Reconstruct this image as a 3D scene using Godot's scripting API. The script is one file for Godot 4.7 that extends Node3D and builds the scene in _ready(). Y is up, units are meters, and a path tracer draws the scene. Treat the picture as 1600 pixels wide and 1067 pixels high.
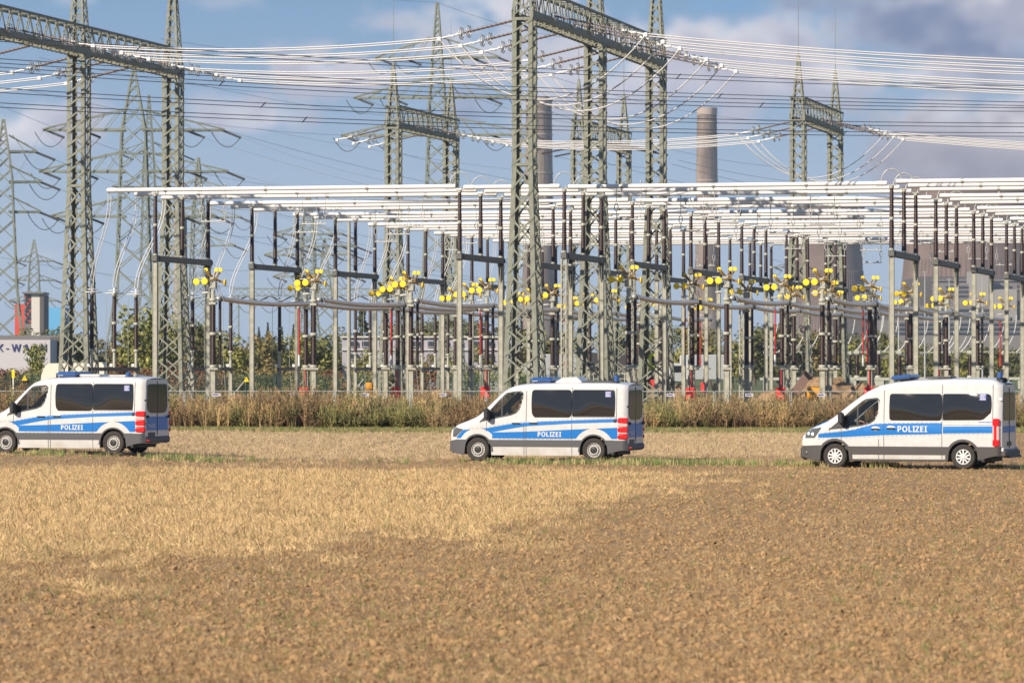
extends Node3D

# ---------------------------------------------------------------- mesh collector
class Geo:
	var v := PackedVector3Array()
	var n := PackedVector3Array()
	var ix := PackedInt32Array()
	var col := PackedColorArray()
	var tint := Color(0, 0, 0, -1.0)

	func put(p: Vector3, nn: Vector3) -> int:
		v.append(p)
		n.append(nn)
		if tint.a >= 0.0:
			col.append(tint)
		return v.size() - 1

	# triangle of three stored vertices, wound so that its front agrees with their normals
	func tri(a: int, b: int, c: int) -> void:
		var g := (v[c] - v[a]).cross(v[b] - v[a])
		if g.dot(n[a] + n[b] + n[c]) < 0.0:
			ix.append(a); ix.append(c); ix.append(b)
		else:
			ix.append(a); ix.append(b); ix.append(c)

	func quad(a: Vector3, b: Vector3, c: Vector3, d: Vector3, nn := Vector3.ZERO) -> void:
		if nn == Vector3.ZERO:
			nn = (c - a).cross(b - a).normalized()
		var i := put(a, nn)
		put(b, nn); put(c, nn); put(d, nn)
		tri(i, i + 1, i + 2)
		tri(i, i + 2, i + 3)

	func face(a: Vector3, b: Vector3, c: Vector3, nn := Vector3.ZERO) -> void:
		if nn == Vector3.ZERO:
			nn = (c - a).cross(b - a).normalized()
		var i := put(a, nn)
		put(b, nn); put(c, nn)
		tri(i, i + 1, i + 2)

	func box(t: Transform3D, s: Vector3) -> void:
		var x := t.basis.x * s.x * 0.5
		var y := t.basis.y * s.y * 0.5
		var z := t.basis.z * s.z * 0.5
		var o := t.origin
		quad(o - x - y + z, o + x - y + z, o + x + y + z, o - x + y + z, z.normalized())
		quad(o - x - y - z, o + x - y - z, o + x + y - z, o - x + y - z, -z.normalized())
		quad(o + x - y - z, o + x + y - z, o + x + y + z, o + x - y + z, x.normalized())
		quad(o - x - y - z, o - x + y - z, o - x + y + z, o - x - y + z, -x.normalized())
		quad(o - x + y - z, o + x + y - z, o + x + y + z, o - x + y + z, y.normalized())
		quad(o - x - y - z, o + x - y - z, o + x - y + z, o - x - y + z, -y.normalized())

	func cube(c: Vector3, s: Vector3) -> void:
		box(Transform3D(Basis(), c), s)

	# box with a chamfer along every edge
	func soft_box(c: Vector3, s: Vector3, r: float) -> void:
		var h := s * 0.5
		var ring := func(y: float, inset: float) -> PackedVector3Array:
			var a := h.x - inset
			var b := h.z - inset
			var k := r * 0.7
			return PackedVector3Array([Vector3(a, y, b - k), Vector3(a - k, y, b), Vector3(-a + k, y, b), Vector3(-a, y, b - k), Vector3(-a, y, -b + k), Vector3(-a + k, y, -b), Vector3(a - k, y, -b), Vector3(a, y, -b + k)])
		var rows := [ring.call(-h.y, r), ring.call(-h.y + r, 0.0), ring.call(h.y - r, 0.0), ring.call(h.y, r)]
		for j in 3:
			for i in 8:
				var k := (i + 1) % 8
				var m: Vector3 = (rows[j][i] + rows[j][k] + rows[j + 1][i] + rows[j + 1][k]) * 0.25
				var nn: Vector3 = (rows[j + 1][i] - rows[j][i]).cross(rows[j][k] - rows[j][i]).normalized()
				if nn.dot(m) < 0.0:
					nn = -nn
				quad(c + rows[j][i], c + rows[j][k], c + rows[j + 1][k], c + rows[j + 1][i], nn)
		for e in [[0, Vector3.DOWN], [3, Vector3.UP]]:
			for i in range(1, 7):
				face(c + rows[e[0]][0], c + rows[e[0]][i], c + rows[e[0]][i + 1], e[1])

	func bar(a: Vector3, b: Vector3, w: float, h: float, side := Vector3.ZERO) -> void:
		var d := (b - a).normalized()
		var s := side
		if s == Vector3.ZERO:
			s = Vector3.UP if absf(d.y) < 0.9 else Vector3.RIGHT
		var x := d.cross(s).normalized()
		var y := x.cross(d).normalized()
		box(Transform3D(Basis(x, y, d), (a + b) * 0.5), Vector3(w, h, a.distance_to(b)))

	func tube(p: PackedVector3Array, r: float, sides := 6, caps := true, r2 := -1.0) -> void:
		var first := v.size()
		var count := p.size()
		var ref := Vector3.UP
		for i in count:
			var d := (p[mini(i + 1, count - 1)] - p[maxi(i - 1, 0)]).normalized()
			if absf(d.dot(ref)) > 0.95:
				ref = Vector3.RIGHT if absf(d.x) < 0.8 else Vector3.BACK
			var x := d.cross(ref).normalized()
			var y := x.cross(d).normalized()
			var rr := r if r2 < 0.0 else lerpf(r, r2, float(i) / maxf(count - 1, 1))
			for k in sides:
				var a := TAU * k / sides
				var o := x * cos(a) + y * sin(a)
				put(p[i] + o * rr, o)
		for i in count - 1:
			for k in sides:
				var a := first + i * sides + k
				var b := first + i * sides + (k + 1) % sides
				tri(a, b, b + sides)
				tri(a, b + sides, a + sides)
		if caps:
			for e in [[0, 1], [count - 1, count - 2]]:
				var d: Vector3 = (p[e[0]] - p[e[1]]).normalized()
				var c := put(p[e[0]], d)
				for k in sides:
					put(v[first + e[0] * sides + k], d)
				for k in sides:
					tri(c, c + 1 + k, c + 1 + (k + 1) % sides)

	# profile of Vector2(radius, height) turned round an axis
	func lathe(prof: PackedVector2Array, sides := 10, t := Transform3D(), flat := false) -> void:
		var count := prof.size()
		for i in count - 1:
			var a := prof[i]
			var b := prof[i + 1]
			var e := b - a
			if e.length() < 1e-6:
				continue
			var nr := Vector2(e.y, -e.x).normalized()
			var first := v.size()
			for k in sides:
				var an := TAU * k / sides
				var c := cos(an)
				var s := sin(an)
				var nn := t.basis * Vector3(nr.x * c, nr.y, nr.x * s)
				put(t * Vector3(a.x * c, a.y, a.x * s), nn)
				put(t * Vector3(b.x * c, b.y, b.x * s), nn)
			for k in sides:
				var p := first + k * 2
				var q := first + ((k + 1) % sides) * 2
				if a.x > 1e-5:
					tri(p, q, p + 1)
				if b.x > 1e-5:
					tri(q, q + 1, p + 1)

	func ball(c: Vector3, r: Vector3, rows := 6, sides := 8) -> void:
		var first := v.size()
		for j in rows + 1:
			var b := PI * j / rows
			for k in sides:
				var a := TAU * k / sides
				var d := Vector3(sin(b) * cos(a), cos(b), sin(b) * sin(a))
				put(c + d * r, (d / r).normalized())
		for j in rows:
			for k in sides:
				var p := first + j * sides + k
				var q := first + j * sides + (k + 1) % sides
				if j > 0:
					tri(p, q, p + sides)
				if j < rows - 1:
					tri(q, q + sides, p + sides)

	func torus(t: Transform3D, R: float, r: float, sides := 16, ring := 6, arc := TAU) -> void:
		var pts := PackedVector3Array()
		for i in sides + 1:
			var a := arc * i / sides
			pts.append(t * Vector3(cos(a) * R, 0, sin(a) * R))
		tube(pts, r, ring, arc < TAU)

	# flat polygon (u, w) extruded: base point o, axes ax, ay, depth vector dz
	func prism(poly: PackedVector2Array, o: Vector3, ax: Vector3, ay: Vector3, dz: Vector3) -> void:
		var t := Geometry2D.triangulate_polygon(poly)
		var nn := dz.normalized()
		for side in [0, 1]:
			var i0 := v.size()
			for q in poly:
				put(o + ax * q.x + ay * q.y + dz * side, nn if side == 1 else -nn)
			for k in range(0, t.size(), 3):
				tri(i0 + t[k], i0 + t[k + 1], i0 + t[k + 2])
		var mid := Vector2.ZERO
		for q in poly:
			mid += q
		mid /= poly.size()
		var cw := Geometry2D.is_polygon_clockwise(poly)
		for i in poly.size():
			var a := poly[i]
			var b := poly[(i + 1) % poly.size()]
			var e := (b - a).normalized()
			var out2 := Vector2(-e.y, e.x) if cw else Vector2(e.y, -e.x)
			var nv := (ax * out2.x + ay * out2.y).normalized()
			var p := o + ax * a.x + ay * a.y
			var q := o + ax * b.x + ay * b.y
			quad(p, q, q + dz, p + dz, nv)

	func mesh() -> ArrayMesh:
		var arr := []
		arr.resize(Mesh.ARRAY_MAX)
		arr[Mesh.ARRAY_VERTEX] = v
		arr[Mesh.ARRAY_NORMAL] = n
		arr[Mesh.ARRAY_INDEX] = ix
		if col.size() == v.size() and col.size() > 0:
			arr[Mesh.ARRAY_COLOR] = col
		var m := ArrayMesh.new()
		m.add_surface_from_arrays(Mesh.PRIMITIVE_TRIANGLES, arr)
		return m


# ---------------------------------------------------------------- scene helpers
var M := {}
var rng := RandomNumberGenerator.new()
var used := {}
var unit_box: BoxMesh

const TH := 0.23824          # the busbars run 13.65 degrees off the picture plane
const CT := 0.97175
const ST := 0.23599
const X0 := -21.05
const Z0 := 232.0
const YARD := 0.3            # the yard lies a little above the field

func numbered(s: String) -> String:
	var k: int = used.get(s, 0)
	used[s] = k + 1
	return s if k == 0 else "%s_%03d" % [s, k]

func tag(o: Node, label: String, category: String, group := "", kind := "") -> Node:
	o.set_meta("label", label)
	if category: o.set_meta("category", category)
	if group: o.set_meta("group", group)
	if kind: o.set_meta("kind", kind)
	return o

func thing(called: String, label: String, category: String, at := Vector3.ZERO, turn := 0.0, group := "") -> Node3D:
	var o := Node3D.new()
	o.name = numbered(called)
	o.position = at
	o.rotation.y = turn
	add_child(o)
	tag(o, label, category, group)
	return o

func part(parent: Node, called: String, mesh: Mesh, mat: Material, at := Transform3D()) -> MeshInstance3D:
	var o := MeshInstance3D.new()
	o.name = called
	o.mesh = mesh
	o.material_override = mat
	o.transform = at
	parent.add_child(o, true)
	return o

func solo(called: String, mesh: Mesh, mat: Material, label: String, category: String, at := Transform3D(), group := "") -> MeshInstance3D:
	var o := MeshInstance3D.new()
	o.name = numbered(called)
	o.mesh = mesh
	o.material_override = mat
	o.transform = at
	add_child(o)
	tag(o, label, category, group)
	return o

func ground_piece(called: String, mesh: Mesh, mat: Material, label := "") -> MeshInstance3D:
	var o := MeshInstance3D.new()
	o.name = numbered(called)
	o.mesh = mesh
	o.material_override = mat
	add_child(o)
	o.set_meta("kind", "structure")
	if label: o.set_meta("label", label)
	return o

func twin(o: Node3D, at: Vector3, turn: float, label: String) -> Node3D:
	var c: Node3D = o.duplicate()
	c.name = numbered(String(o.name).trim_suffix("_000"))
	add_child(c)
	c.position = at
	c.rotation.y = turn
	c.set_meta("label", label)
	return c

func clear_box(a: Vector3, b: Vector3, w: float, h: float) -> Transform3D:
	var d := (b - a).normalized()
	var s := Vector3.UP if absf(d.y) < 0.9 else Vector3.RIGHT
	var x := d.cross(s).normalized()
	var y := x.cross(d).normalized()
	return Transform3D(Basis(x * w, y * h, d * a.distance_to(b)), (a + b) * 0.5)

# yard axes: u along the busbars, w away from the camera across them, h up
func yd(u: float, w: float, h: float) -> Vector3:
	return Vector3(X0 + u * CT + w * ST, h, -(Z0 + w * CT - u * ST))

# a point of the landscape, given by where it is seen and how far away it stands
func seen(px: float, py: float, far: float) -> Vector3:
	return Vector3((px - 800.0) / 6150.0 * far, 2.82 + (575.0 - py) / 6150.0 * far, -far)

func seen_x(px: float, far: float) -> float:
	return (px - 800.0) / 6150.0 * far

func lin(r: float, g: float, b: float) -> Color:
	return Color(r, g, b).linear_to_srgb()

func mat(r: float, g: float, b: float, rough := 0.8, metal := 0.0) -> StandardMaterial3D:
	var m := StandardMaterial3D.new()
	m.albedo_color = lin(r, g, b)
	m.roughness = rough
	m.metallic = metal
	return m

func noise_tex(freq: float, octaves: int, lo: Color, hi: Color, size := 512, kind := FastNoiseLite.TYPE_SIMPLEX_SMOOTH, sd := 1) -> NoiseTexture2D:
	var f := FastNoiseLite.new()
	f.noise_type = kind
	f.frequency = freq
	f.fractal_octaves = octaves
	f.seed = sd
	var t := NoiseTexture2D.new()
	t.width = size
	t.height = size
	t.seamless = true
	t.noise = f
	var g := Gradient.new()
	g.set_color(0, lo)
	g.set_color(1, hi)
	t.color_ramp = g
	return t

func grained(m: StandardMaterial3D, tex: Texture2D, scale: float) -> StandardMaterial3D:
	m.albedo_texture = tex
	m.uv1_triplanar = true
	m.uv1_world_triplanar = true
	m.uv1_scale = Vector3.ONE * scale
	return m

func smooth01(a: float, b: float, x: float) -> float:
	return smoothstep(a, b, x)

var hill := FastNoiseLite.new()
func ground_at(x: float, z: float) -> float:
	var far := -z
	var y := YARD * smoothstep(188.0, 206.0, far) 
	# the field rises a hand's breadth towards the nearest edge of the yard's left end
	y += 0.17 * smoothstep(-8.0, -14.0, x) * smoothstep(100.0, 118.0, far) * (1.0 - smoothstep(150.0, 185.0, far))
	y -= 0.05 * smoothstep(7.0, 12.0, x) * smoothstep(95.0, 108.0, far) * (1.0 - smoothstep(125.0, 150.0, far))
	return y

# where the ploughed brown soil takes over from the golden stubble
func soil_share(x: float, z: float) -> float:
	var far := -z
	var edge := 57.0 + (x + 7.4) * 1.75 if x < -1.1 else (68.0 + (x + 1.1) * 4.2 if x < 1.25 else 78.0 + (x - 1.25) * 5.0)
	var wob := hill.get_noise_2d(x * 9.0, far * 3.0) * 9.0 + hill.get_noise_2d(x * 40.0, far * 11.0) * 9.0
	var near_soil := 1.0 - smoothstep(-17.0, 12.0, far - edge - wob)
	var band := smoothstep(104.0, 111.0, far + wob * 0.5) * (1.0 - smoothstep(119.0, 125.0, far + wob * 0.5)) * 0.8
	var patch := clampf(hill.get_noise_2d(x * 9.0 + 400.0, far * 17.0) * 1.7 - 0.05, 0.0, 0.6)
	var thin := smoothstep(-4.0, 6.0, x) * 0.5 * (1.0 - smoothstep(125.0, 132.0, far))
	var share := maxf(maxf(near_soil, band), patch)
	share = share + (1.0 - share) * thin
	# straw lies in drifts on the worked soil as well
	share -= clampf(hill.get_noise_2d(x * 13.0 - 300.0, far * 21.0) * 1.4 - 0.22, 0.0, 0.35)
	return clampf(share, 0.0, 1.0)

func _ready() -> void:
	rng.seed = 20240
	hill.frequency = 0.02
	hill.seed = 5
	hill.fractal_octaves = 4
	unit_box = BoxMesh.new()
	set_view()
	set_materials()
	build_ground()
	build_yard()
	build_gantries()
	build_overhead()
	build_backdrop()
	build_vans()
	build_plants()
	build_small_things()

func set_view() -> void:
	var cam := Camera3D.new()
	cam.name = "camera"
	cam.position = Vector3(0, 2.82, 0)
	cam.rotation.x = atan(41.5 / 6150.0)
	cam.near = 1.0
	cam.far = 9000.0
	var lens_ := CameraAttributesPhysical.new()
	lens_.frustum_focal_length = 138.0
	lens_.frustum_focus_distance = 128.0
	lens_.frustum_near = 1.0
	lens_.frustum_far = 9000.0
	lens_.exposure_aperture = 4.0
	cam.attributes = lens_
	cam.keep_aspect = Camera3D.KEEP_HEIGHT
	add_child(cam)
	cam.fov = rad_to_deg(2.0 * atan(533.5 / 6150.0))
	var sun := DirectionalLight3D.new()
	sun.name = "sun"
	sun.light_energy = 1.6
	sun.light_color = Color(1.0, 0.95, 0.87)
	sun.light_angular_distance = 0.5
	sun.shadow_enabled = true
	add_child(sun)
	sun.look_at_from_position(Vector3(-0.60, 0.53, 0.60), Vector3.ZERO)
	var env := Environment.new()
	env.background_mode = Environment.BG_SKY
	env.tonemap_mode = Environment.TONE_MAPPER_LINEAR
	env.tonemap_exposure = 1.4
	env.sdfgi_enabled = true
	env.ssao_enabled = true
	env.ssil_enabled = true
	env.fog_enabled = true
	env.fog_mode = Environment.FOG_MODE_EXPONENTIAL
	env.fog_density = 0.00008
	env.fog_light_color = Color(0.80, 0.86, 0.95)
	var sky := Sky.new()
	var pano := PanoramaSkyMaterial.new()
	pano.panorama = ImageTexture.create_from_image(paint_sky())
	sky.sky_material = pano
	env.sky = sky
	env.background_energy_multiplier = 0.71
	var we := WorldEnvironment.new()
	we.name = "air"
	we.environment = env
	add_child(we)

# clear blue air with broken lavender clouds, denser banks to the right and a cooling tower's plume
func sky_color(az: float, el: float, wide: FastNoiseLite, fine: FastNoiseLite, blobs: Array) -> Color:
	var up := clampf(el / 90.0, 0.0, 1.0)
	var low := Color(0.42, 0.54, 0.68)
	var mid := Color(0.205, 0.365, 0.585)
	var top := Color(0.06, 0.15, 0.38)
	var c := low.lerp(mid, smoothstep(1.2, 6.4, el)).lerp(top, pow(smoothstep(4.0, 80.0, el), 0.7))
	var n1 := wide.get_noise_3d(az * 1.0, el * 2.2, 0.0)
	var n2 := fine.get_noise_3d(az * 1.0, el * 1.7, 3.0)
	# open cloud field over the whole sky
	var field := smoothstep(0.12, 0.55, n1 * 1.3 + n2 * 0.35) * 0.45 * smoothstep(1.5, 12.0, el)
	var inside := 1.0 - smoothstep(8.0, 11.0, absf(az)) 
	inside *= 1.0 - smoothstep(6.0, 9.0, el)
	field *= 1.0 - inside
	var gray := Color(0.47, 0.475, 0.565)
	var lit := Color(0.70, 0.68, 0.72)
	var cloud := gray.lerp(lit, clampf(0.5 + n2 * 1.2, 0.0, 1.0))
	c = c.lerp(cloud, field)
	for b in blobs:
		var dx: float = (az - b[0]) / b[2]
		var dy: float = (el - b[1]) / b[3]
		if absf(dx) > 2.2 or absf(dy) > 2.2:
			continue
		var d := sqrt(dx * dx + dy * dy)
		var e: float = b[5]
		var k = smoothstep(1.12, 0.55, d + n2 * e * 1.9 + n1 * e * 0.9) * b[4]
		if k > 0.0:
			var shade: Color = b[6]
			var bright := clampf(0.5 + (dy * 0.35 - dx * 0.25) + n2 * 1.9, 0.0, 1.0)
			c = c.lerp(shade.lerp(b[7], bright), k)
	c.a = 1.0
	return c

func paint_sky() -> Image:
	var wide := FastNoiseLite.new()
	wide.frequency = 0.045
	wide.fractal_octaves = 5
	wide.seed = 11
	var fine := FastNoiseLite.new()
	fine.frequency = 0.62
	fine.fractal_octaves = 5
	fine.fractal_gain = 0.6
	fine.seed = 4
	var lav := Color(0.50, 0.51, 0.62)
	var pale := Color(0.86, 0.83, 0.865)
	var dark := Color(0.20, 0.258, 0.42)
	var slate := Color(0.28, 0.33, 0.47)
	var smoke := Color(0.32, 0.315, 0.385)
	var smoke2 := Color(0.46, 0.45, 0.52)
	var blobs := []
	# x, y in pixels of the photograph turned into angles, half sizes, strength, raggedness, dark and light tone
	for q in [[40, 205, 150, 45, 0.9, 0.7, lav, pale], [130, 190, 80, 30, 0.4, 0.8, lav, pale], [400, 188, 130, 34, 0.85, 0.7, lav, pale], [350, 165, 60, 22, 0.4, 0.8, lav, pale],
		[560, 118, 170, 48, 0.95, 0.75, lav, pale], [760, 70, 190, 90, 0.75, 0.8, lav, pale], [730, 160, 110, 40, 0.6, 0.6, dark, lav], [900, 150, 180, 90, 0.75, 0.6, lav, pale], [800, 10, 120, 26, 0.55, 0.8, pale, pale],
		[1060, 90, 260, 95, 0.95, 0.6, lav, pale], [1180, 60, 240, 60, 0.7, 0.7, lav, pale], [1260, 120, 220, 50, 0.75, 0.6, lav, pale], [1130, 8, 90, 16, 0.8, 0.5, Color(0.2, 0.41, 0.68), Color(0.2, 0.41, 0.68)],
		[1500, 45, 240, 85, 0.98, 0.45, dark, lav], [1430, 60, 110, 50, 0.7, 0.5, dark, slate], [1590, 10, 90, 30, 0.7, 0.7, lav, pale], [1330, 5, 150, 20, 0.6, 0.7, dark, lav], [1400, 118, 200, 28, 0.7, 0.6, lav, pale],
		[1560, 130, 150, 30, 0.75, 0.6, slate, lav], [1540, 232, 215, 95, 0.98, 0.36, smoke, smoke2], [1620, 190, 140, 60, 0.8, 0.6, smoke2, pale], [1420, 262, 90, 40, 0.75, 0.5, smoke, smoke2], [1480, 180, 110, 40, 0.6, 0.7, smoke2, pale],
		[120, 2, 60, 12, 0.3, 0.8, pale, pale], [360, 5, 70, 14, 0.35, 0.8, lav, pale], [330, 345, 90, 30, 0.35, 0.8, lav, pale], [80, 400, 90, 20, 0.25, 0.8, lav, pale]]:
		blobs.append([rad_to_deg(atan((q[0] - 800.0) / 6150.0)), rad_to_deg(atan((575.0 - q[1]) / 6150.0)), rad_to_deg(q[2] / 6150.0), rad_to_deg(q[3] / 6150.0), q[4], q[5], q[6], q[7]])
	var low := Image.create(512, 256, false, Image.FORMAT_RGBAF)
	for y in 256:
		var el := 90.0 - (y + 0.5) / 256.0 * 180.0
		for x in 512:
			var az := wrapf((x + 0.5) / 512.0 * 360.0, -180.0, 180.0)
			low.set_pixel(x, y, sky_color(az, el, wide, fine, []) if el > -2.0 else Color(0.20, 0.18, 0.14))
	low.resize(4096, 2048, Image.INTERPOLATE_BILINEAR)
	var y0 := 1024 - 190
	for y in range(y0, 1026):
		var el := 90.0 - (y + 0.5) / 2048.0 * 180.0
		for xx in range(-190, 190):
			var az := (xx + 0.5) / 4096.0 * 360.0
			var x := posmod(xx, 4096)
			var c := sky_color(az, maxf(el, 0.0), wide, fine, blobs)
			var k := (1.0 - smoothstep(12.0, 16.0, absf(az))) * (1.0 - smoothstep(12.0, 16.0, el))
			if k < 1.0:
				c = low.get_pixel(x, y).lerp(c, k)
			low.set_pixel(x, y, c)
	return low

func set_materials() -> void:
	var steel_grain := noise_tex(0.02, 4, Color(0.80, 0.80, 0.78), Color(1, 1, 1), 256)
	M.steel = grained(mat(0.43, 0.415, 0.345, 0.6), steel_grain, 0.35)
	M.gantry_steel = grained(mat(0.25, 0.258, 0.208, 0.65), steel_grain, 0.35)
	M.steel_far = mat(0.19, 0.205, 0.165, 0.75)
	M.steel_pale = mat(0.35, 0.35, 0.30, 0.6)
	M.zinc = mat(0.45, 0.45, 0.43, 0.45, 0.3)
	M.yellow_bright = mat(0.85, 0.78, 0.02, 0.45)
	M.steel_shaded = mat(0.11, 0.11, 0.10, 0.6)  # steel of portal crossbeams and brackets, their shade darkened into the colour
	M.alu = mat(0.74, 0.725, 0.72, 0.42)
	M.alu_wire = mat(0.60, 0.585, 0.585, 0.45, 0.1)
	M.dull_alu = mat(0.74, 0.63, 0.56, 0.34, 0.6)
	M.porcelain = mat(0.030, 0.0105, 0.006, 0.42)
	M.rod = mat(0.20, 0.155, 0.145, 0.5)
	M.flange = mat(0.42, 0.41, 0.34, 0.5)
	M.yellow = mat(0.95, 0.64, 0.012, 0.5)
	M.ochre = mat(0.20, 0.115, 0.015, 0.5)
	M.white_fitting = mat(0.66, 0.66, 0.66, 0.4)
	M.red = mat(0.52, 0.028, 0.025, 0.5)
	M.red_box = mat(0.78, 0.03, 0.025, 0.45)
	M.dark_wire = mat(0.07, 0.07, 0.075, 0.6)
	M.thin_wire = mat(0.17, 0.18, 0.20, 0.6)
	M.dark_metal = mat(0.09, 0.09, 0.095, 0.5, 0.3)
	M.concrete = grained(mat(0.40, 0.37, 0.35, 0.9), noise_tex(0.012, 5, Color(0.72, 0.70, 0.68), Color(1, 1, 1), 256, FastNoiseLite.TYPE_SIMPLEX_SMOOTH, 9), 0.05)
	M.black = mat(0.02, 0.02, 0.02, 0.6)

func build_ground() -> void:
	var fine := FastNoiseLite.new()
	fine.frequency = 1.9
	fine.fractal_octaves = 3
	fine.seed = 21
	var rows := PackedFloat32Array()
	var f := 18.0
	while f < 205.0:
		rows.append(f)
		f *= 1.0042
	while f < 8200.0:
		rows.append(f)
		f *= 1.05
	var cols := PackedFloat32Array()
	for e in [-2.5, -1.2, -0.6, -0.35, -0.25, -0.2]:
		cols.append(e)
	for i in 171:
		cols.append(lerpf(-0.17, 0.17, i / 170.0))
	for e in [0.2, 0.25, 0.35, 0.6, 1.2, 2.5]:
		cols.append(e)
	var g := Geo.new()
	var w := cols.size()
	var soil := Color(0.372, 0.233, 0.102)
	var soil2 := Color(0.285, 0.168, 0.070)
	var gold := Color(0.52, 0.36, 0.18)
	var stub := Color(0.49, 0.35, 0.205)
	var verge := Color(0.19, 0.185, 0.055)
	var yard := Color(0.26, 0.20, 0.105)
	var meadow := Color(0.12, 0.15, 0.045)
	for r: float in rows:
		for c: float in cols:
			var x := c * (r + 3.0)
			var z := -r
			var y := ground_at(x, z)
			var share := soil_share(x, z)
			var k: float = 1.0 - smoothstep(60.0, 210.0, r)
			var q := fine.get_noise_2d(x, z)
			y += q * lerpf(0.015, 0.028, share) * k
			var big := hill.get_noise_2d(x * 5.0, z * 2.0)
			var col := gold.lerp(stub, smoothstep(104.0, 126.0, r))
			col = col.lerp(soil.lerp(soil2, clampf(0.5 + big * 1.6, 0.0, 1.0)), share * 0.92)
			col = col * (1.0 + big * 0.30 + q * 0.30)
			# narrow grassy track the vans follow, and the grass verge before the weeds
			var line := 128.0 - x * 0.243
			var green := clampf(1.0 - absf(r - line + 12.0 + big * 3.0) / 3.2, 0.0, 1.0) * clampf(0.15 + big * 2.0, 0.0, 1.0) * 0.3
			green = maxf(green, smoothstep(170.0, 174.0, r + big * 4.0) * 0.85)
			col = col.lerp(verge, green)
			col = col.lerp(yard, smoothstep(192.0, 204.0, r))
			col = col.lerp(meadow, smoothstep(300.0, 360.0, r))
			g.v.append(Vector3(x, y, z))
			g.n.append(Vector3.UP)
			g.col.append(col)
	for j in rows.size() - 1:
		for i in w - 1:
			var a := j * w + i
			var nn := (g.v[a + 1] - g.v[a]).cross(g.v[a + w] - g.v[a]).normalized()
			g.n[a] = nn
			g.ix.append(a); g.ix.append(a + w); g.ix.append(a + 1)
			g.ix.append(a + 1); g.ix.append(a + w); g.ix.append(a + w + 1)
	M.ground = mat(1, 1, 1, 0.95)
	M.ground.vertex_color_use_as_albedo = true
	grained(M.ground, noise_tex(0.011, 7, Color(0.70, 0.68, 0.65), Color(1, 1, 1), 1024, FastNoiseLite.TYPE_SIMPLEX, 31), 0.27)
	ground_piece("field_ground", g.mesh(), M.ground, "stubble field with ploughed brown soil before the switchyard")
	scatter_field()

func scatter(called: String, mesh: Mesh, material: Material, list: Array, tints: PackedColorArray, label: String, kind := "stuff") -> void:
	var mm := MultiMesh.new()
	mm.transform_format = MultiMesh.TRANSFORM_3D
	mm.use_colors = true
	mm.mesh = mesh
	mm.instance_count = list.size()
	for i in list.size():
		mm.set_instance_transform(i, list[i])
		mm.set_instance_color(i, tints[i])
	var o := MultiMeshInstance3D.new()
	o.name = numbered(called)
	o.multimesh = mm
	o.material_override = material
	add_child(o)
	o.set_meta("label", label)
	o.set_meta("kind", kind)

func blade_tuft(count: int, h0: float, h1: float, wide: float, spread: float, lean: float, segs := 2) -> ArrayMesh:
	var g := Geo.new()
	for i in count:
		var a := rng.randf() * TAU
		var base := Vector3(cos(a), 0, sin(a)) * spread * sqrt(rng.randf())
		var b := rng.randf() * TAU
		var dir := Vector3(cos(b), 0, sin(b)) * lean * rng.randf()
		var h := rng.randf_range(h0, h1)
		var s := Vector3(sin(a * 3.0), 0, cos(a * 3.0)) * wide * 0.5
		var nn := Vector3(s.z, 0.0, -s.x).normalized()
		var last := base
		for k in segs:
			var t0 := float(k) / segs
			var t1 := float(k + 1) / segs
			var p := base + Vector3(0, h * t1, 0) + dir * h * t1 * t1
			var w0 := 1.0 - t0 * 0.7
			var w1 := 1.0 - t1 * 0.7
			g.quad(last - s * w0, last + s * w0, p + s * w1, p - s * w1, nn)
			last = p
	return g.mesh()

func clod_mesh() -> ArrayMesh:
	var g := Geo.new()
	var p := []
	for j in 3:
		for k in 6:
			var b := PI * (0.22 + 0.3 * j)
			var a := TAU * (k + 0.5 * j) / 6.0
			p.append(Vector3(sin(b) * cos(a), cos(b) * 0.75, sin(b) * sin(a)) * rng.randf_range(0.65, 1.15))
	var top := Vector3(0, 0.8, 0)
	for k in 6:
		var n := (k + 1) % 6
		g.face(top, p[k], p[n])
		for j in 2:
			g.face(p[j * 6 + k], p[j * 6 + n], p[j * 6 + 6 + k])
			g.face(p[j * 6 + n], p[j * 6 + 6 + n], p[j * 6 + 6 + k])
	# every face looks outwards
	for i in range(0, g.ix.size(), 3):
		var c := (g.v[g.ix[i]] + g.v[g.ix[i + 1]] + g.v[g.ix[i + 2]]) / 3.0
		if g.n[g.ix[i]].dot(c) < 0.0:
			for e in 3:
				g.n[g.ix[i + e]] = -g.n[g.ix[i + e]]
			var t := g.ix[i + 1]
			g.ix[i + 1] = g.ix[i + 2]
			g.ix[i + 2] = t
	return g.mesh()

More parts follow.
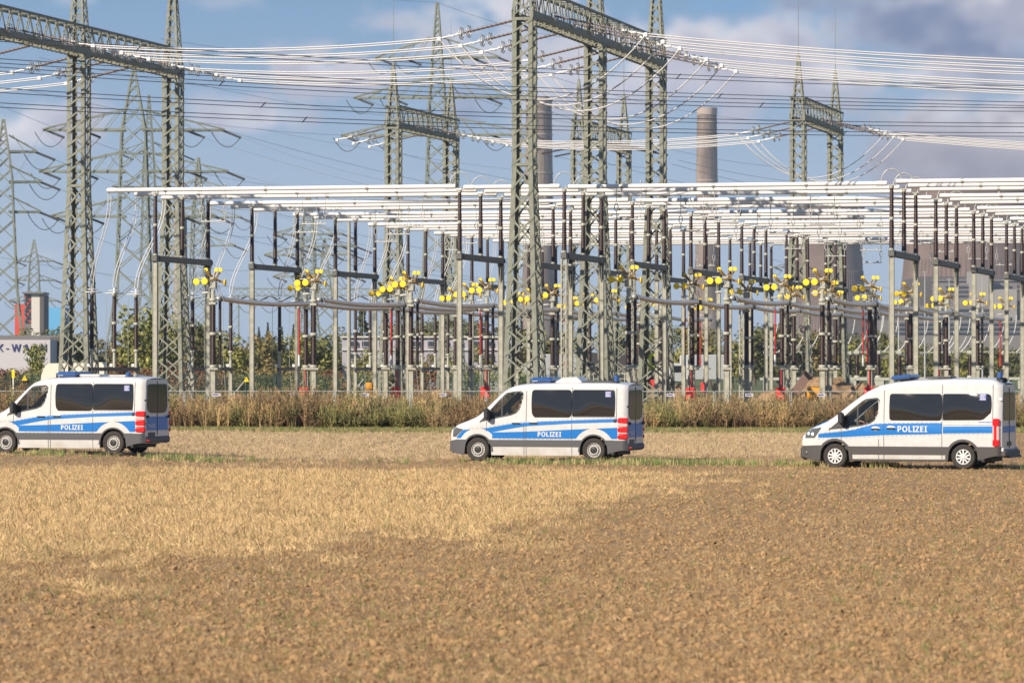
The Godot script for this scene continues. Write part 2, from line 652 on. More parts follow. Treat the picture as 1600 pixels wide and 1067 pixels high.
func scatter_field() -> void:
	M.straw = mat(1, 1, 1, 0.7)
	M.straw.vertex_color_use_as_albedo = true
	M.soil_clod = mat(1, 1, 1, 0.95)
	M.soil_clod.vertex_color_use_as_albedo = true
	var straws := [[], [], []]
	var straw_c := [PackedColorArray(), PackedColorArray(), PackedColorArray()]
	var clods := [[], []]
	var clod_c := [PackedColorArray(), PackedColorArray()]
	var greens := []
	var green_c := PackedColorArray()
	for i in 330000:
		var r := 31.0 * exp(rng.randf() * log(176.0 / 31.0))
		var x := rng.randf_range(-0.152, 0.152) * r
		var z := -r
		var share := soil_share(x, z)
		var big := hill.get_noise_2d(x * 5.0, z * 2.0)
		var y := ground_at(x, z)
		if rng.randf() < share * 0.74:
			if rng.randf() < 0.6:
				var s := rng.randf_range(0.005, 0.014) * (1.0 + pow(rng.randf(), 6.0) * 3.2)
				var b := Basis(Vector3(rng.randf() - 0.5, rng.randf() + 0.2, rng.randf() - 0.5).normalized(), rng.randf() * TAU).scaled(Vector3(s * rng.randf_range(0.8, 1.5), s, s * rng.randf_range(0.8, 1.4)))
				var k := rng.randi() % 2
				clods[k].append(Transform3D(b, Vector3(x, y + s * 0.25, z)))
				var t := rng.randf_range(0.82, 1.12)
				clod_c[k].append(Color(0.35 * t, 0.212 * t, 0.096 * t))
			continue
		var green := rng.randf() < (0.05 if share > 0.5 else 0.012)
		var k2 := rng.randi() % 3
		var s2 := rng.randf_range(0.65, 1.2) * (0.62 if share > 0.5 else 1.0)
		var tilt := Basis(Vector3(rng.randf() - 0.5, 0, rng.randf() - 0.5).normalized(), rng.randf() * (1.4 if share > 0.5 else 1.1)) * Basis(Vector3.UP, rng.randf() * TAU)
		var tr := Transform3D(tilt.scaled(Vector3.ONE * s2), Vector3(x, y - 0.005, z))
		var t2 := rng.randf_range(0.62, 1.2)
		if green and big > -0.15:
			greens.append(Transform3D(Basis(Vector3.UP, rng.randf() * TAU).scaled(Vector3.ONE * s2 * 0.8), Vector3(x, y, z)))
			green_c.append(Color(0.14 * t2, 0.19 * t2, 0.045 * t2))
			continue
		straws[k2].append(tr)
		var far_k := smoothstep(104.0, 126.0, r)
		var tone := Color(lerpf(0.62, 0.55, far_k) * t2, lerpf(0.435, 0.405, far_k) * t2, lerpf(0.215, 0.235, far_k) * t2)
		if share > 0.5:
			tone = Color(0.375 * t2, 0.236 * t2, 0.108 * t2) if rng.randf() < 0.8 else Color(0.54 * t2, 0.39 * t2, 0.20 * t2)
		straw_c[k2].append(tone)
	# tufts of fresh grass along the wheel track and the verge
	for i in 9000:
		var x := rng.randf_range(-19.0, 19.0)
		var line := 116.0 - x * 0.243 + rng.randfn(0.0, 0.75)
		var big := hill.get_noise_2d(x * 14.0, 40.0)
		if rng.randf() > clampf(0.05 + big * 1.2 + smoothstep(4.5, 8.0, x) * (1.0 - smoothstep(8.6, 9.6, x)) * 0.7, 0.02, 1.0):
			continue
		var t := rng.randf_range(0.6, 1.25)
		greens.append(Transform3D(Basis(Vector3.UP, rng.randf() * TAU).scaled(Vector3(1, rng.randf_range(0.7, 1.6), 1)), Vector3(x, ground_at(x, -line), -line)))
		green_c.append(Color(0.15 * t, 0.20 * t, 0.05 * t) if rng.randf() < 0.62 else Color(0.52 * t, 0.42 * t, 0.2 * t))
	for i in 16000:
		var r := rng.randf_range(170.0, 181.0)
		var x := rng.randf_range(-0.14, 0.14) * r
		var t := rng.randf_range(0.6, 1.2)
		greens.append(Transform3D(Basis(Vector3.UP, rng.randf() * TAU).scaled(Vector3(1.3, rng.randf_range(0.8, 1.5), 1.3)), Vector3(x, ground_at(x, -r), -r)))
		green_c.append(Color(0.17 * t, 0.19 * t, 0.05 * t) if rng.randf() < 0.7 else Color(0.40 * t, 0.31 * t, 0.14 * t))
	var loose := []
	var loose_c := PackedColorArray()
	for i in 17000:
		var r := 30.0 * exp(rng.randf() * log(150.0 / 30.0))
		var x := rng.randf_range(-0.152, 0.152) * r
		var t := rng.randf_range(0.7, 1.25)
		var b := Basis(Vector3.UP, rng.randf() * TAU) * Basis(Vector3.RIGHT, rng.randf_range(-1.0, 1.0))
		loose.append(Transform3D(b.scaled(Vector3(1.0, 1.0, 1.0) * rng.randf_range(0.25, 0.85)), Vector3(x, ground_at(x, -r) + rng.randf_range(0.012, 0.035), -r)))
		loose_c.append(Color(0.66 * t, 0.52 * t, 0.31 * t) if rng.randf() < 0.3 else Color(0.46 * t, 0.32 * t, 0.15 * t))
	var stalk := Geo.new()
	stalk.tube(PackedVector3Array([Vector3(0, 0, -0.06), Vector3(0.004, 0.006, 0.0), Vector3(0, 0.002, 0.065)]), 0.0038, 4)
	scatter("loose_straw", stalk.mesh(), M.straw, loose, loose_c, "single pale straws lying about on soil and stubble")
	for k in 3:
		scatter("straw_stubble", blade_tuft(10, 0.025, 0.085, 0.010, 0.14, 2.4, 1) if k < 2 else blade_tuft(7, 0.05, 0.13, 0.009, 0.08, 0.8, 1), M.straw, straws[k], straw_c[k], "dry golden straw stubble lying over the field")
	for k in 2:
		scatter("soil_clods", clod_mesh(), M.soil_clod, clods[k], clod_c[k], "brown crumbs of ploughed soil on the field")
	scatter("grass_tufts", blade_tuft(10, 0.07, 0.17, 0.012, 0.09, 0.7, 2), M.straw, greens, green_c, "short green grass growing along the wheel track and the field's edge")

# ---------------------------------------------------------------- the switchyard
const ROWS := ["nearest busbar row", "second busbar row", "third busbar row", "fourth busbar row", "fifth busbar row", "farthest busbar row"]
const PHASE := ["front tube", "middle tube", "back tube"]
const U_PORTAL := [0.0, 18.54, 24.76, 43.7]
const TUBE_H := 13.33

func insulator_mesh(segs: int, seg: float, r0: float, r1: float, gap: float, sheds: int, sides := 8) -> ArrayMesh:
	var g := Geo.new()
	var total := segs * seg + (segs - 1) * gap
	var prof := PackedVector2Array()
	prof.append(Vector2(0.0, 0.0))
	for s in segs:
		var y0 := s * (seg + gap)
		for i in sheds:
			var a := y0 + seg * i / sheds
			var b := y0 + seg * (i + 0.75) / sheds
			var c := y0 + seg * (i + 1.0) / sheds
			var ra := lerpf(r1, r0, a / total)
			prof.append(Vector2(ra * 0.74, a))
			prof.append(Vector2(ra, lerpf(a, b, 0.25)))
			prof.append(Vector2(ra * 0.78, b))
			if i == sheds - 1:
				prof.append(Vector2(ra * 0.74, c))
	prof.append(Vector2(0.0, total))
	g.lathe(prof, sides)
	return g.mesh()

func disc_mesh(r: float, h: float, sides := 10) -> ArrayMesh:
	var g := Geo.new()
	g.lathe(PackedVector2Array([Vector2(0, 0), Vector2(r * 0.9, 0), Vector2(r, h * 0.2), Vector2(r, h * 0.8), Vector2(r * 0.9, h), Vector2(0, h)]), sides)
	return g.mesh()

func up(x: float, y: float, z: float) -> Transform3D:
	return Transform3D(Basis(), Vector3(x, y, z))

func insulator(parent: Node, mesh: Mesh, at: Vector3, segs: int, seg: float, gap: float, flange_: Mesh) -> MeshInstance3D:
	var o := part(parent, "insulator", mesh, M.porcelain, Transform3D(Basis(), at))
	for i in segs + 1:
		part(o, "flange", flange_, M.flange, up(0, i * (seg + gap) - gap if i > 0 and i < segs else (-0.1 if i == 0 else segs * seg + (segs - 1) * gap), 0))
	return o

func column_mesh(w: float, h: float) -> ArrayMesh:
	# wide flanged rolled column: two flanges and a web
	var g := Geo.new()
	g.cube(Vector3(-w * 0.5 + 0.012, h * 0.5, 0), Vector3(0.024, h, w))
	g.cube(Vector3(w * 0.5 - 0.012, h * 0.5, 0), Vector3(0.024, h, w))
	g.cube(Vector3(0, h * 0.5, w * 0.36), Vector3(w - 0.05, h - 0.01, 0.022))
	g.cube(Vector3(0, 0.02, 0), Vector3(w * 1.7, 0.04, w * 1.7))
	return g.mesh()

func lattice_column_mesh(w: float, h: float, step: float) -> ArrayMesh:
	var g := Geo.new()
	var k := w * 0.5
	for sx in [-1, 1]:
		for sz in [-1, 1]:
			g.cube(Vector3(sx * (k - 0.045), h * 0.5, sz * k), Vector3(0.09, h, 0.012))
			g.cube(Vector3(sx * k, h * 0.5, sz * (k - 0.05)), Vector3(0.012, h, 0.085))
	var y := 0.15
	var flip := 1.0
	while y + step < h:
		for s in [-1, 1]:
			g.bar(Vector3(-k * 0.8 * flip, y, s * (k + 0.008)), Vector3(k * 0.8 * flip, y + step, s * (k + 0.008)), 0.04, 0.012, Vector3.BACK)
			g.bar(Vector3(s * (k + 0.008), y, -k * 0.8 * flip), Vector3(s * (k + 0.008), y + step, k * 0.8 * flip), 0.04, 0.012, Vector3.RIGHT)
		flip = -flip
		y += step
	return g.mesh()

func build_yard() -> void:
	var ins := insulator_mesh(2, 1.62, 0.125, 0.165, 0.16, 13)
	var fl := disc_mesh(0.14, 0.15)
	var col_mesh := column_mesh(0.28, 9.1 - YARD)
	var lat := lattice_column_mesh(0.36, 9.1 - YARD, 0.42)
	var beam := Geo.new()
	beam.soft_box(Vector3(0, 9.28, -5.0), Vector3(0.34, 0.34, 10.5), 0.02)
	for s in [-0.28, -10.28]:
		beam.lathe(PackedVector2Array([Vector2(0, 0), Vector2(0.24, 0), Vector2(0.24, 0.05), Vector2(0, 0.05)]), 10, Transform3D(Basis(Vector3.RIGHT, PI / 2), Vector3(0, 9.28, s)))
	var beam_m := beam.mesh()
	var gus := Geo.new()
	gus.prism(PackedVector2Array([Vector2(0, 0), Vector2(0.62, 0), Vector2(0, -1.15)]), Vector3(-0.01, 9.1, -9.84), Vector3(0, 0, 1), Vector3(0, 1, 0), Vector3(0.02, 0, 0))
	gus.cube(Vector3(0, 9.02, -9.99), Vector3(0.36, 0.08, 0.4))
	var gus_m := gus.mesh()
	var where := ["at the free tube ends", "at the first loop joint", "at the second loop joint", "at the third loop joint"]
	for row in 6:
		for c in 4:
			var t := thing("busbar_support", "portal with three brown insulators, %s, %s" % [ROWS[row], where[c]], "busbar support", yd(U_PORTAL[c], row * 19.0, 0.0), -TH, "busbar support portals")
			part(t, "column", lat if c == 2 else col_mesh, M.steel, up(0, YARD, 0))
			part(t, "column", col_mesh, M.steel, up(0, YARD, -10.0))
			part(t, "crossbeam", beam_m, M.steel_shaded)
			part(t, "bracket", gus_m, M.steel_shaded)
			for k in 3:
				insulator(t, ins, Vector3(0, 9.56, -5.0 * k), 2, 1.62, 0.16, fl)
				var cl := Geo.new()
				cl.cube(Vector3(0, 0, 0), Vector3(0.42, 0.05, 0.3))
				cl.cube(Vector3(0.12, 0.09, 0), Vector3(0.06, 0.16, 0.24))
				part(t, "tube_saddle", cl.mesh(), M.zinc, up(0, 13.13, -5.0 * k))
	busbars()
	disconnectors()
	sensors()

func busbars() -> void:
	var spans := [[-3.0, 18.3], [18.8, 24.5], [25.0, 43.45], [43.95, 66.0]]
	var span_name := ["long span with the free end", "short span at the tall gantry", "long span behind the tall gantry", "span over the last van"]
	var contacts := [[3.58, 8.26, 12.93], [], [28.54, 33.32, 38.15], []]
	var loop := Geo.new()
	var arc := PackedVector3Array()
	for i in 15:
		var a := PI * i / 14.0
		arc.append(Vector3(-cos(a) * 0.58, 0.1 + sin(a) * 0.72, 0))
	loop.tube(arc, 0.035, 5)
	var loop_m := loop.mesh()
	var clamp_ := Geo.new()
	clamp_.lathe(PackedVector2Array([Vector2(0, -0.09), Vector2(0.15, -0.09), Vector2(0.15, 0.09), Vector2(0, 0.09)]), 10, Transform3D(Basis(Vector3.BACK, PI / 2), Vector3.ZERO))
	clamp_.cube(Vector3(0, -0.2, 0), Vector3(0.07, 0.16, 0.07))
	var clamp_m := clamp_.mesh()
	var hang := Geo.new()
	for s in [-0.72, 0.72]:
		hang.tube(PackedVector3Array([Vector3(s, 0.3, 0), Vector3(s, -0.9, 0)]), 0.022, 5)
		hang.torus(Transform3D(Basis(Vector3.RIGHT, PI / 2).scaled(Vector3(0.45, 1, 1)), Vector3(s, -1.2, 0)), 0.24, 0.03, 12, 5)
		hang.ball(Vector3(s, 0.25, 0), Vector3(0.06, 0.08, 0.06), 4, 6)
		hang.tube(PackedVector3Array([Vector3(s, -1.45, 0), Vector3(s * 0.96, -1.9, 0)]), 0.022, 5)
	hang.tube(PackedVector3Array([Vector3(-0.78, -1.9, 0), Vector3(0.78, -1.9, 0)]), 0.04, 6)
	for s in [-0.45, 0.45]:
		hang.ball(Vector3(s, -1.82, 0), Vector3(0.1, 0.06, 0.06), 4, 6)
	var hang_m := hang.mesh()
	var tubes := []
	for sp in spans:
		var len_: float = sp[1] - sp[0]
		var g := Geo.new()
		g.tube(PackedVector3Array([Vector3(0, 0, 0), Vector3(len_, 0, 0)]), 0.128, 12)
		tubes.append(g.mesh())
	var sleeve := Geo.new()
	sleeve.tube(PackedVector3Array([Vector3(-0.3, 0, 0), Vector3(0.3, 0, 0)]), 0.145, 12)
	var sleeve_m := sleeve.mesh()
	for row in 6:
		for k in 3:
			for s in 4:
				var sag: float = [0.0, -0.1, -0.17, 0.02][s] + rng.randf_range(-0.02, 0.02)
				var t := solo("busbar_tube", tubes[s], M.alu, "bright %s of the %s, %s" % [PHASE[k], ROWS[row], span_name[s]], "busbar tube",
					Transform3D(Basis(Vector3.UP, -TH), yd(spans[s][0], row * 19.0 + k * 5.0, TUBE_H + [0.0, -0.06, -0.1, 0.0][s])), "busbar tubes")
				var len_: float = spans[s][1] - spans[s][0]
				part(t, "end_sleeve", sleeve_m, M.white_fitting, up(0.32, 0, 0))
				if s < 3:
					part(t, "end_sleeve", sleeve_m, M.white_fitting, up(len_ - 0.32, 0, 0))
					part(t, "expansion_loop", loop_m, M.zinc, up(len_ + 0.25, 0, 0))
				if len_ > 10.0:
					for i in 3:
						part(t, "damper_clamp", clamp_m, M.zinc, up(len_ * (0.17 + 0.29 * i + 0.02 * k), 0, 0))
				if contacts[s].size():
					part(t, "hanging_contact", hang_m, M.zinc, up(contacts[s][k] - spans[s][0], 0, 0))

func disconnectors() -> void:
	var seg := 1.82
	var ins := insulator_mesh(2, seg, 0.165, 0.185, 0.18, 14, 10)
	var slim := insulator_mesh(2, seg, 0.10, 0.11, 0.18, 14, 8)
	var fl := disc_mesh(0.22, 0.17, 12)
	var fl2 := disc_mesh(0.14, 0.17, 10)
	var post := column_mesh(0.32, 2.75 - YARD)
	var big := disc_mesh(0.175, 0.06, 14)
	var small := disc_mesh(0.105, 0.06, 12)
	var arms := Geo.new()
	arms.bar(Vector3(-0.42, 0.87, -0.18), Vector3(0.02, 0.36, -0.06), 0.08, 0.10)
	arms.bar(Vector3(-0.15, 0.42, -0.10), Vector3(0.66, 0.20, 0.02), 0.085, 0.11)
	arms.bar(Vector3(0.26, 0.85, 0.22), Vector3(0.0, 0.40, 0.10), 0.05, 0.06)
	arms.bar(Vector3(0.49, 0.85, 0.22), Vector3(0.20, 0.42, 0.10), 0.05, 0.06)
	arms.bar(Vector3(0.30, 0.42, 0.16), Vector3(-0.36, 0.27, 0.26), 0.07, 0.08)
	arms.bar(Vector3(-0.80, 0.25, 0.26), Vector3(-0.20, 0.12, 0.10), 0.06, 0.07)
	arms.bar(Vector3(-0.42, 0.87, 0.16), Vector3(0.0, 0.36, 0.08), 0.06, 0.08)
	arms.bar(Vector3(-0.30, 0.62, -0.18), Vector3(-0.30, 0.62, 0.18), 0.05, 0.05)
	arms.bar(Vector3(0.36, 0.68, -0.05), Vector3(0.36, 0.68, 0.25), 0.05, 0.05)
	arms.bar(Vector3(0.34, 0.28, -0.16), Vector3(0.34, 0.28, 0.2), 0.06, 0.06)
	var arms_m := arms.mesh()
	var head := Geo.new()
	head.soft_box(Vector3(0, 0.06, 0), Vector3(0.42, 0.42, 0.36), 0.05)
	head.lathe(PackedVector2Array([Vector2(0.0, -0.95), Vector2(0.15, -0.95), Vector2(0.12, -0.2), Vector2(0, -0.2)]), 10)
	head.cube(Vector3(0, -1.0, 0), Vector3(0.4, 0.14, 0.36))
	var head_m := head.mesh()
	var rods := Geo.new()
	for s in [0.0, 0.16]:
		rods.tube(PackedVector3Array([Vector3(0.15 + s, 0.0, -0.1), Vector3(0.45 + s, -0.92, -0.22)]), 0.025, 5)
	rods.tube(PackedVector3Array([Vector3(-0.62, -0.42, 0.1), Vector3(-0.2, -0.36, 0.12), Vector3(0.35, -0.62, 0.0)]), 0.03, 5)
	rods.tube(PackedVector3Array([Vector3(-0.66, -0.38, 0.1), Vector3(-0.3, -0.34, 0.1)]), 0.045, 5)
	rods.tube(PackedVector3Array([Vector3(-0.80, 0.50, 0.28), Vector3(-0.36, 0.50, 0.28)]), 0.035, 5)
	rods.tube(PackedVector3Array([Vector3(0.2, 1.06, 0.2), Vector3(0.5, 1.06, 0.2)]), 0.03, 5)
	rods.tube(PackedVector3Array([Vector3(-0.1, 0.1, 0.2), Vector3(0.1, 0.55, 0.2), Vector3(0.3, 0.62, 0.1)]), 0.03, 5)
	rods.cube(Vector3(0.0, 0.42, 0.0), Vector3(0.3, 0.22, 0.3))
	var rods_m := rods.mesh()
	var ball_ := Geo.new()
	ball_.ball(Vector3.ZERO, Vector3.ONE * 0.16, 8, 12)
	var ball_m := ball_.mesh()
	var base := Geo.new()
	base.soft_box(Vector3(0.05, 2.76, -0.1), Vector3(0.62, 0.12, 0.7), 0.02)
	var base_m := base.mesh()
	var red := Geo.new()
	red.tube(PackedVector3Array([Vector3(0, 3.65, 0), Vector3(0, 6.55, 0)]), 0.048, 7)
	var red_m := red.mesh()
	var grip := Geo.new()
	grip.tube(PackedVector3Array([Vector3(0, 2.95, 0), Vector3(0, 3.65, 0)]), 0.075, 7)
	grip.ball(Vector3(-0.04, 6.75, 0), Vector3(0.12, 0.2, 0.12), 5, 7)
	var grip_m := grip.mesh()
	var drive := Geo.new()
	drive.tube(PackedVector3Array([Vector3(0, 1.6, 0), Vector3(0, 2.7, 0)]), 0.04, 7)
	var drive_m := drive.mesh()
	var box_ := Geo.new()
	box_.soft_box(Vector3(0, 1.22, 0), Vector3(0.56, 0.76, 0.36), 0.03)
	box_.cube(Vector3(0, 0.62, 0), Vector3(0.12, 0.6, 0.12))
	var box_m := box_.mesh()
	var plate := Geo.new()
	plate.cube(Vector3(0.0, 1.05, 0.188), Vector3(0.1, 0.05, 0.012))
	var plate_m := plate.mesh()
	var us := [[3.58, 8.26, 12.93], [28.54, 33.32, 38.15]]
	var bays := ["free end bay", "gantry bay"]
	var face := Basis(Vector3.RIGHT, PI / 2)
	for bay in 2:
		for row in 6:
			for k in 3:
				var t := thing("disconnector", "yellow disced pantograph disconnector under the %s, %s, %s" % [PHASE[k], ROWS[row], bays[bay]], "disconnector", yd(us[bay][k], row * 19.0 + k * 5.0, 0), -TH, "yellow pantograph disconnectors")
				part(t, "column", post, M.steel, up(0, YARD, 0))
				part(t, "base_frame", base_m, M.steel)
				insulator(t, ins, Vector3(0, 2.93, 0), 2, seg, 0.18, fl)
				if (k + row) % 2 == 0 or row == 1:
					insulator(t, slim, Vector3(0.32, 2.93, -0.3), 2, seg, 0.18, fl2)
				var hd := part(t, "head", head_m, M.steel_pale, up(0, 7.62, 0))
				part(hd, "linkage", rods_m, M.zinc)
				var ar := part(t, "scissor_arms", arms_m, M.ochre, Transform3D(Basis().scaled(Vector3.ONE * 1.14), Vector3(0, 7.6, 0)))
				for d in [[-0.80, 0.25, 0.30, 0], [-0.36, 0.27, 0.30, 0], [-0.42, 0.87, -0.15, 1], [0.26, 0.85, 0.25, 1], [0.49, 0.85, 0.25, 1]]:
					part(ar, "disc", big if d[3] == 0 else small, M.yellow, Transform3D(face, Vector3(d[0], d[1], d[2])))
				part(ar, "disc", big, M.yellow, Transform3D(Basis(Vector3.BACK, PI / 2), Vector3(0.68, 0.20, 0.02)))
				part(t, "terminal_ball", ball_m, M.zinc, up(0.30, 6.9, -0.1))
				part(t, "terminal_ball", ball_m, M.dark_metal, up(0.42, 6.9, -0.32))
				if row == 1 or row == 5:
					part(t, "earthing_rod", red_m, M.red, up(-0.42, 0, 0.1))
					part(t, "rod_end", grip_m, M.white_fitting if row == 1 else M.red, up(-0.42, 0, 0.1))
					part(t, "drive_shaft", drive_m, M.red, up(0.0, 0, 0.24))
					var bx := part(t, "drive_cabinet", box_m, M.red_box, up(0.0, 0, 0.42))
					part(bx, "type_plate", plate_m, M.white_fitting)
	# the sagging tubes that carry each phase from row to row
	for bay in 2:
		for row in 5:
			for k in 3:
				var g := Geo.new()
				var pts := PackedVector3Array()
				for i in 13:
					var f := i / 12.0
					pts.append(Vector3(0, -0.16 * 4.0 * f * (1.0 - f), -lerpf(0.5, 18.6, f)))
				g.tube(pts, 0.148, 12)
				solo("feeder_tube", g.mesh(), M.dull_alu, "dull sagging tube from the %s disconnector of the %s backwards, %s" % [PHASE[k].replace(" tube", ""), ROWS[row], bays[bay]], "feeder tube",
					Transform3D(Basis(Vector3.UP, -TH), yd(us[bay][k] + 0.36, row * 19.0 + k * 5.0, 6.9)), "feeder tubes between the disconnectors")

func sensors() -> void:
	var seg := 1.55
	var ins := insulator_mesh(2, seg, 0.14, 0.155, 0.18, 12)
	var fl := disc_mesh(0.16, 0.16)
	var pipe := Geo.new()
	pipe.lathe(PackedVector2Array([Vector2(0, 2.86), Vector2(0.10, 2.86), Vector2(0.085, 3.8), Vector2(0, 3.8)]), 9)
	var pipe_m := pipe.mesh()
	var ring := Geo.new()
	for h in [0.0, 0.16]:
		ring.torus(up(0, h, 0), 0.56 if h == 0.0 else 0.34, 0.032, 18, 5)
	ring.cube(Vector3(0, 0.02, 0), Vector3(1.0, 0.03, 0.05))
	ring.cube(Vector3(0, 0.02, 0), Vector3(0.05, 0.03, 1.0))
	ring.lathe(PackedVector2Array([Vector2(0, 0), Vector2(0.1, 0), Vector2(0.06, 0.35), Vector2(0, 0.35)]), 8)
	var ring_m := ring.mesh()
	var beam := Geo.new()
	beam.cube(Vector3(0, 2.75, -4.0), Vector3(0.2, 0.22, 8.7))
	var beam_m := beam.mesh()
	var post := column_mesh(0.24, 2.64 - YARD)
	var lead := Geo.new()
	lead.tube(PackedVector3Array([Vector3(-0.5, 7.2, 0), Vector3(-0.52, 5.0, 0.02), Vector3(-0.5, 3.0, 0), Vector3(-0.3, 0.8, 0)]), 0.016, 4)
	var lead_m := lead.mesh()
	var cap := Geo.new()
	cap.soft_box(Vector3(-0.18, 2.98, 0), Vector3(0.2, 0.2, 0.2), 0.03)
	var cap_m := cap.mesh()
	for row in 6:
		var t := thing("surge_arrester", "three ringed surge arresters on a low beam, %s" % ROWS[row], "surge arrester", yd(-4.14, row * 19.0 + 0.5, 0), -TH, "surge arrester stands")
		part(t, "column", post, M.steel, up(0, YARD, 0))
		part(t, "column", post, M.steel, up(0, YARD, -8.0))
		part(t, "beam", beam_m, M.dark_metal)
		for k in 3:
			part(t, "pedestal", pipe_m, M.flange, up(0, 0, -4.0 * k))
			var o := insulator(t, ins, Vector3(0, 3.9, -4.0 * k), 2, seg, 0.18, fl)
			part(o, "grading_ring", ring_m, M.white_fitting, up(0, 3.42, 0))
			part(t, "counter_box", cap_m, M.white_fitting, up(0, 0, -4.0 * k))
			part(t, "earth_lead", lead_m, M.zinc, up(0, 0, -4.0 * k))
		for k in 3:
			var g := Geo.new()
			var w0 := k * 5.0
			var w1 := 0.5 + k * 4.0
			for side in [-0.09, 0.09]:
				var pts := PackedVector3Array()
				for i in 15:
					var f := i / 14.0
					var a := Vector3(-2.85, 13.2, w0)
					var b := Vector3(-2.75, 11.0, w0)
					var c := Vector3(-4.1, 9.6, w1)
					var d := Vector3(-4.14, 7.7, w1)
					var q := a.bezier_interpolate(b, c, d, f)
					pts.append(yd(q.x + side, q.z + row * 19.0, q.y))
				g.tube(pts, 0.028, 5)
			solo("dropper_cable", g.mesh(), M.alu_wire, "pale twin cable hanging from the %s, %s" % [PHASE[k], ROWS[row]], "cable", Transform3D(), "dropper cables")

# ---------------------------------------------------------------- lattice gantries
func column_half(h: float) -> float:
	return lerpf(1.08, 0.575, clampf(h / 14.2, 0.0, 1.0))

func plate_leg(g: Geo, a: Vector3, b: Vector3, sx: float, sz: float, w: float) -> void:
	var ox := Vector3(sx * w * 0.5, 0, 0)
	var oz := Vector3(0, 0, sz * w * 0.5)
	g.bar(a - ox, b - ox, w, 0.025, Vector3.BACK)
	g.bar(a - oz, b - oz, w, 0.025, Vector3.RIGHT)

func lattice_column(parent: Node, z: float, singly: bool) -> void:
	var legs := []
	for sx in [-1.0, 1.0]:
		for sz in [-1.0, 1.0]:
			var g := Geo.new()
			var b0 := column_half(YARD)
			plate_leg(g, Vector3(sx * b0, YARD - 0.1, sz * b0), Vector3(sx * 0.575, 14.2, sz * 0.575), sx, sz, 0.25)
			plate_leg(g, Vector3(sx * 0.575, 14.2, sz * 0.575), Vector3(sx * 0.575, 22.4, sz * 0.575), sx, sz, 0.24)
			legs.append(g.mesh())
	var body := part(parent, "lattice_column", legs[0], M.gantry_steel, up(0, 0, z))
	for i in range(1, 4):
		part(body, "leg", legs[i], M.gantry_steel)
	for h in [14.2, 22.35]:
		var ties := Geo.new()
		for s in [-1, 1]:
			ties.cube(Vector3(0, h, s * 0.59), Vector3(1.2, 0.16, 0.03))
			ties.cube(Vector3(s * 0.59, h, 0), Vector3(0.03, 0.16, 1.15))
		part(body, "tie_plate", ties.mesh(), M.gantry_steel)
	for s in [[-1, -1], [1, -1], [-1, 1], [1, 1]]:
		var foot := Geo.new()
		foot.soft_box(Vector3(s[0] * 1.07, YARD - 0.05, s[1] * 1.07), Vector3(0.7, 0.6, 0.7), 0.04)
		part(body, "footing", foot.mesh(), M.concrete)
	var merged := Geo.new()
	var h0 := YARD + 0.1
	while h0 < 22.2:
		var step := 1.55 if h0 < 13.0 else 0.82
		var h1 := minf(h0 + step, 22.3)
		if h0 < 14.2 and h1 > 14.1:
			h1 = 14.15
		var b0 := column_half(h0) - 0.03
		var b1 := column_half(h1) - 0.03
		for f in 4:
			var rot := Basis(Vector3.UP, PI / 2 * f)
			for dirn in ([-1.0, 1.0] if h0 < 14.1 else [1.0]):
				var a: Vector3 = rot * Vector3(-dirn * b0, h0, b0 + (0.055 if dirn > 0 else 0.0))
				var b: Vector3 = rot * Vector3(dirn * b1, h1, b1 + (0.055 if dirn > 0 else 0.0))
				if singly:
					part(body, "brace", unit_box, M.gantry_steel, clear_box(a, b, 0.05, 0.10))
				else:
					merged.bar(a, b, 0.045, 0.085)
		h0 = h1 + (0.06 if h1 < 14.3 and h1 > 14.1 else 0.0)
	if not singly:
		part(body, "bracing", merged.mesh(), M.gantry_steel).set_meta("kind", "stuff")

func spire(parent: Node, z: float, top: float, rod: float) -> void:
	var g := Geo.new()
	for sx in [-1.0, 1.0]:
		for sz in [-1.0, 1.0]:
			plate_leg(g, Vector3(sx * 0.575, 22.4, sz * 0.575), Vector3(sx * 0.08, top, sz * 0.08), sx, sz, 0.13)
	var h0 := 22.5
	while h0 < top - 0.4:
		var step := lerpf(0.95, 0.4, (h0 - 22.4) / (top - 22.4))
		var b0 := lerpf(0.575, 0.08, (h0 - 22.4) / (top - 22.4))
		var b1 := lerpf(0.575, 0.08, minf((h0 + step - 22.4) / (top - 22.4), 1.0))
		for f in 4:
			var rot := Basis(Vector3.UP, PI / 2 * f)
			var d := 1.0 if int(h0 * 10) % 2 == 0 else -1.0
			g.bar(rot * Vector3(-b0 * d, h0, b0), rot * Vector3(b1 * d, h0 + step, b1), 0.03, 0.06)
			g.bar(rot * Vector3(b0 * d, h0, b0), rot * Vector3(-b1 * d, h0 + step, b1), 0.03, 0.06)
		h0 += step
	var o := part(parent, "spire", g.mesh(), M.gantry_steel, up(0, 0, z))
	var r := Geo.new()
	r.tube(PackedVector3Array([Vector3(0, top - 0.3, 0), Vector3(0, rod, 0)]), 0.03, 5, true, 0.012)
	part(o, "lightning_rod", r.mesh(), M.gantry_steel)

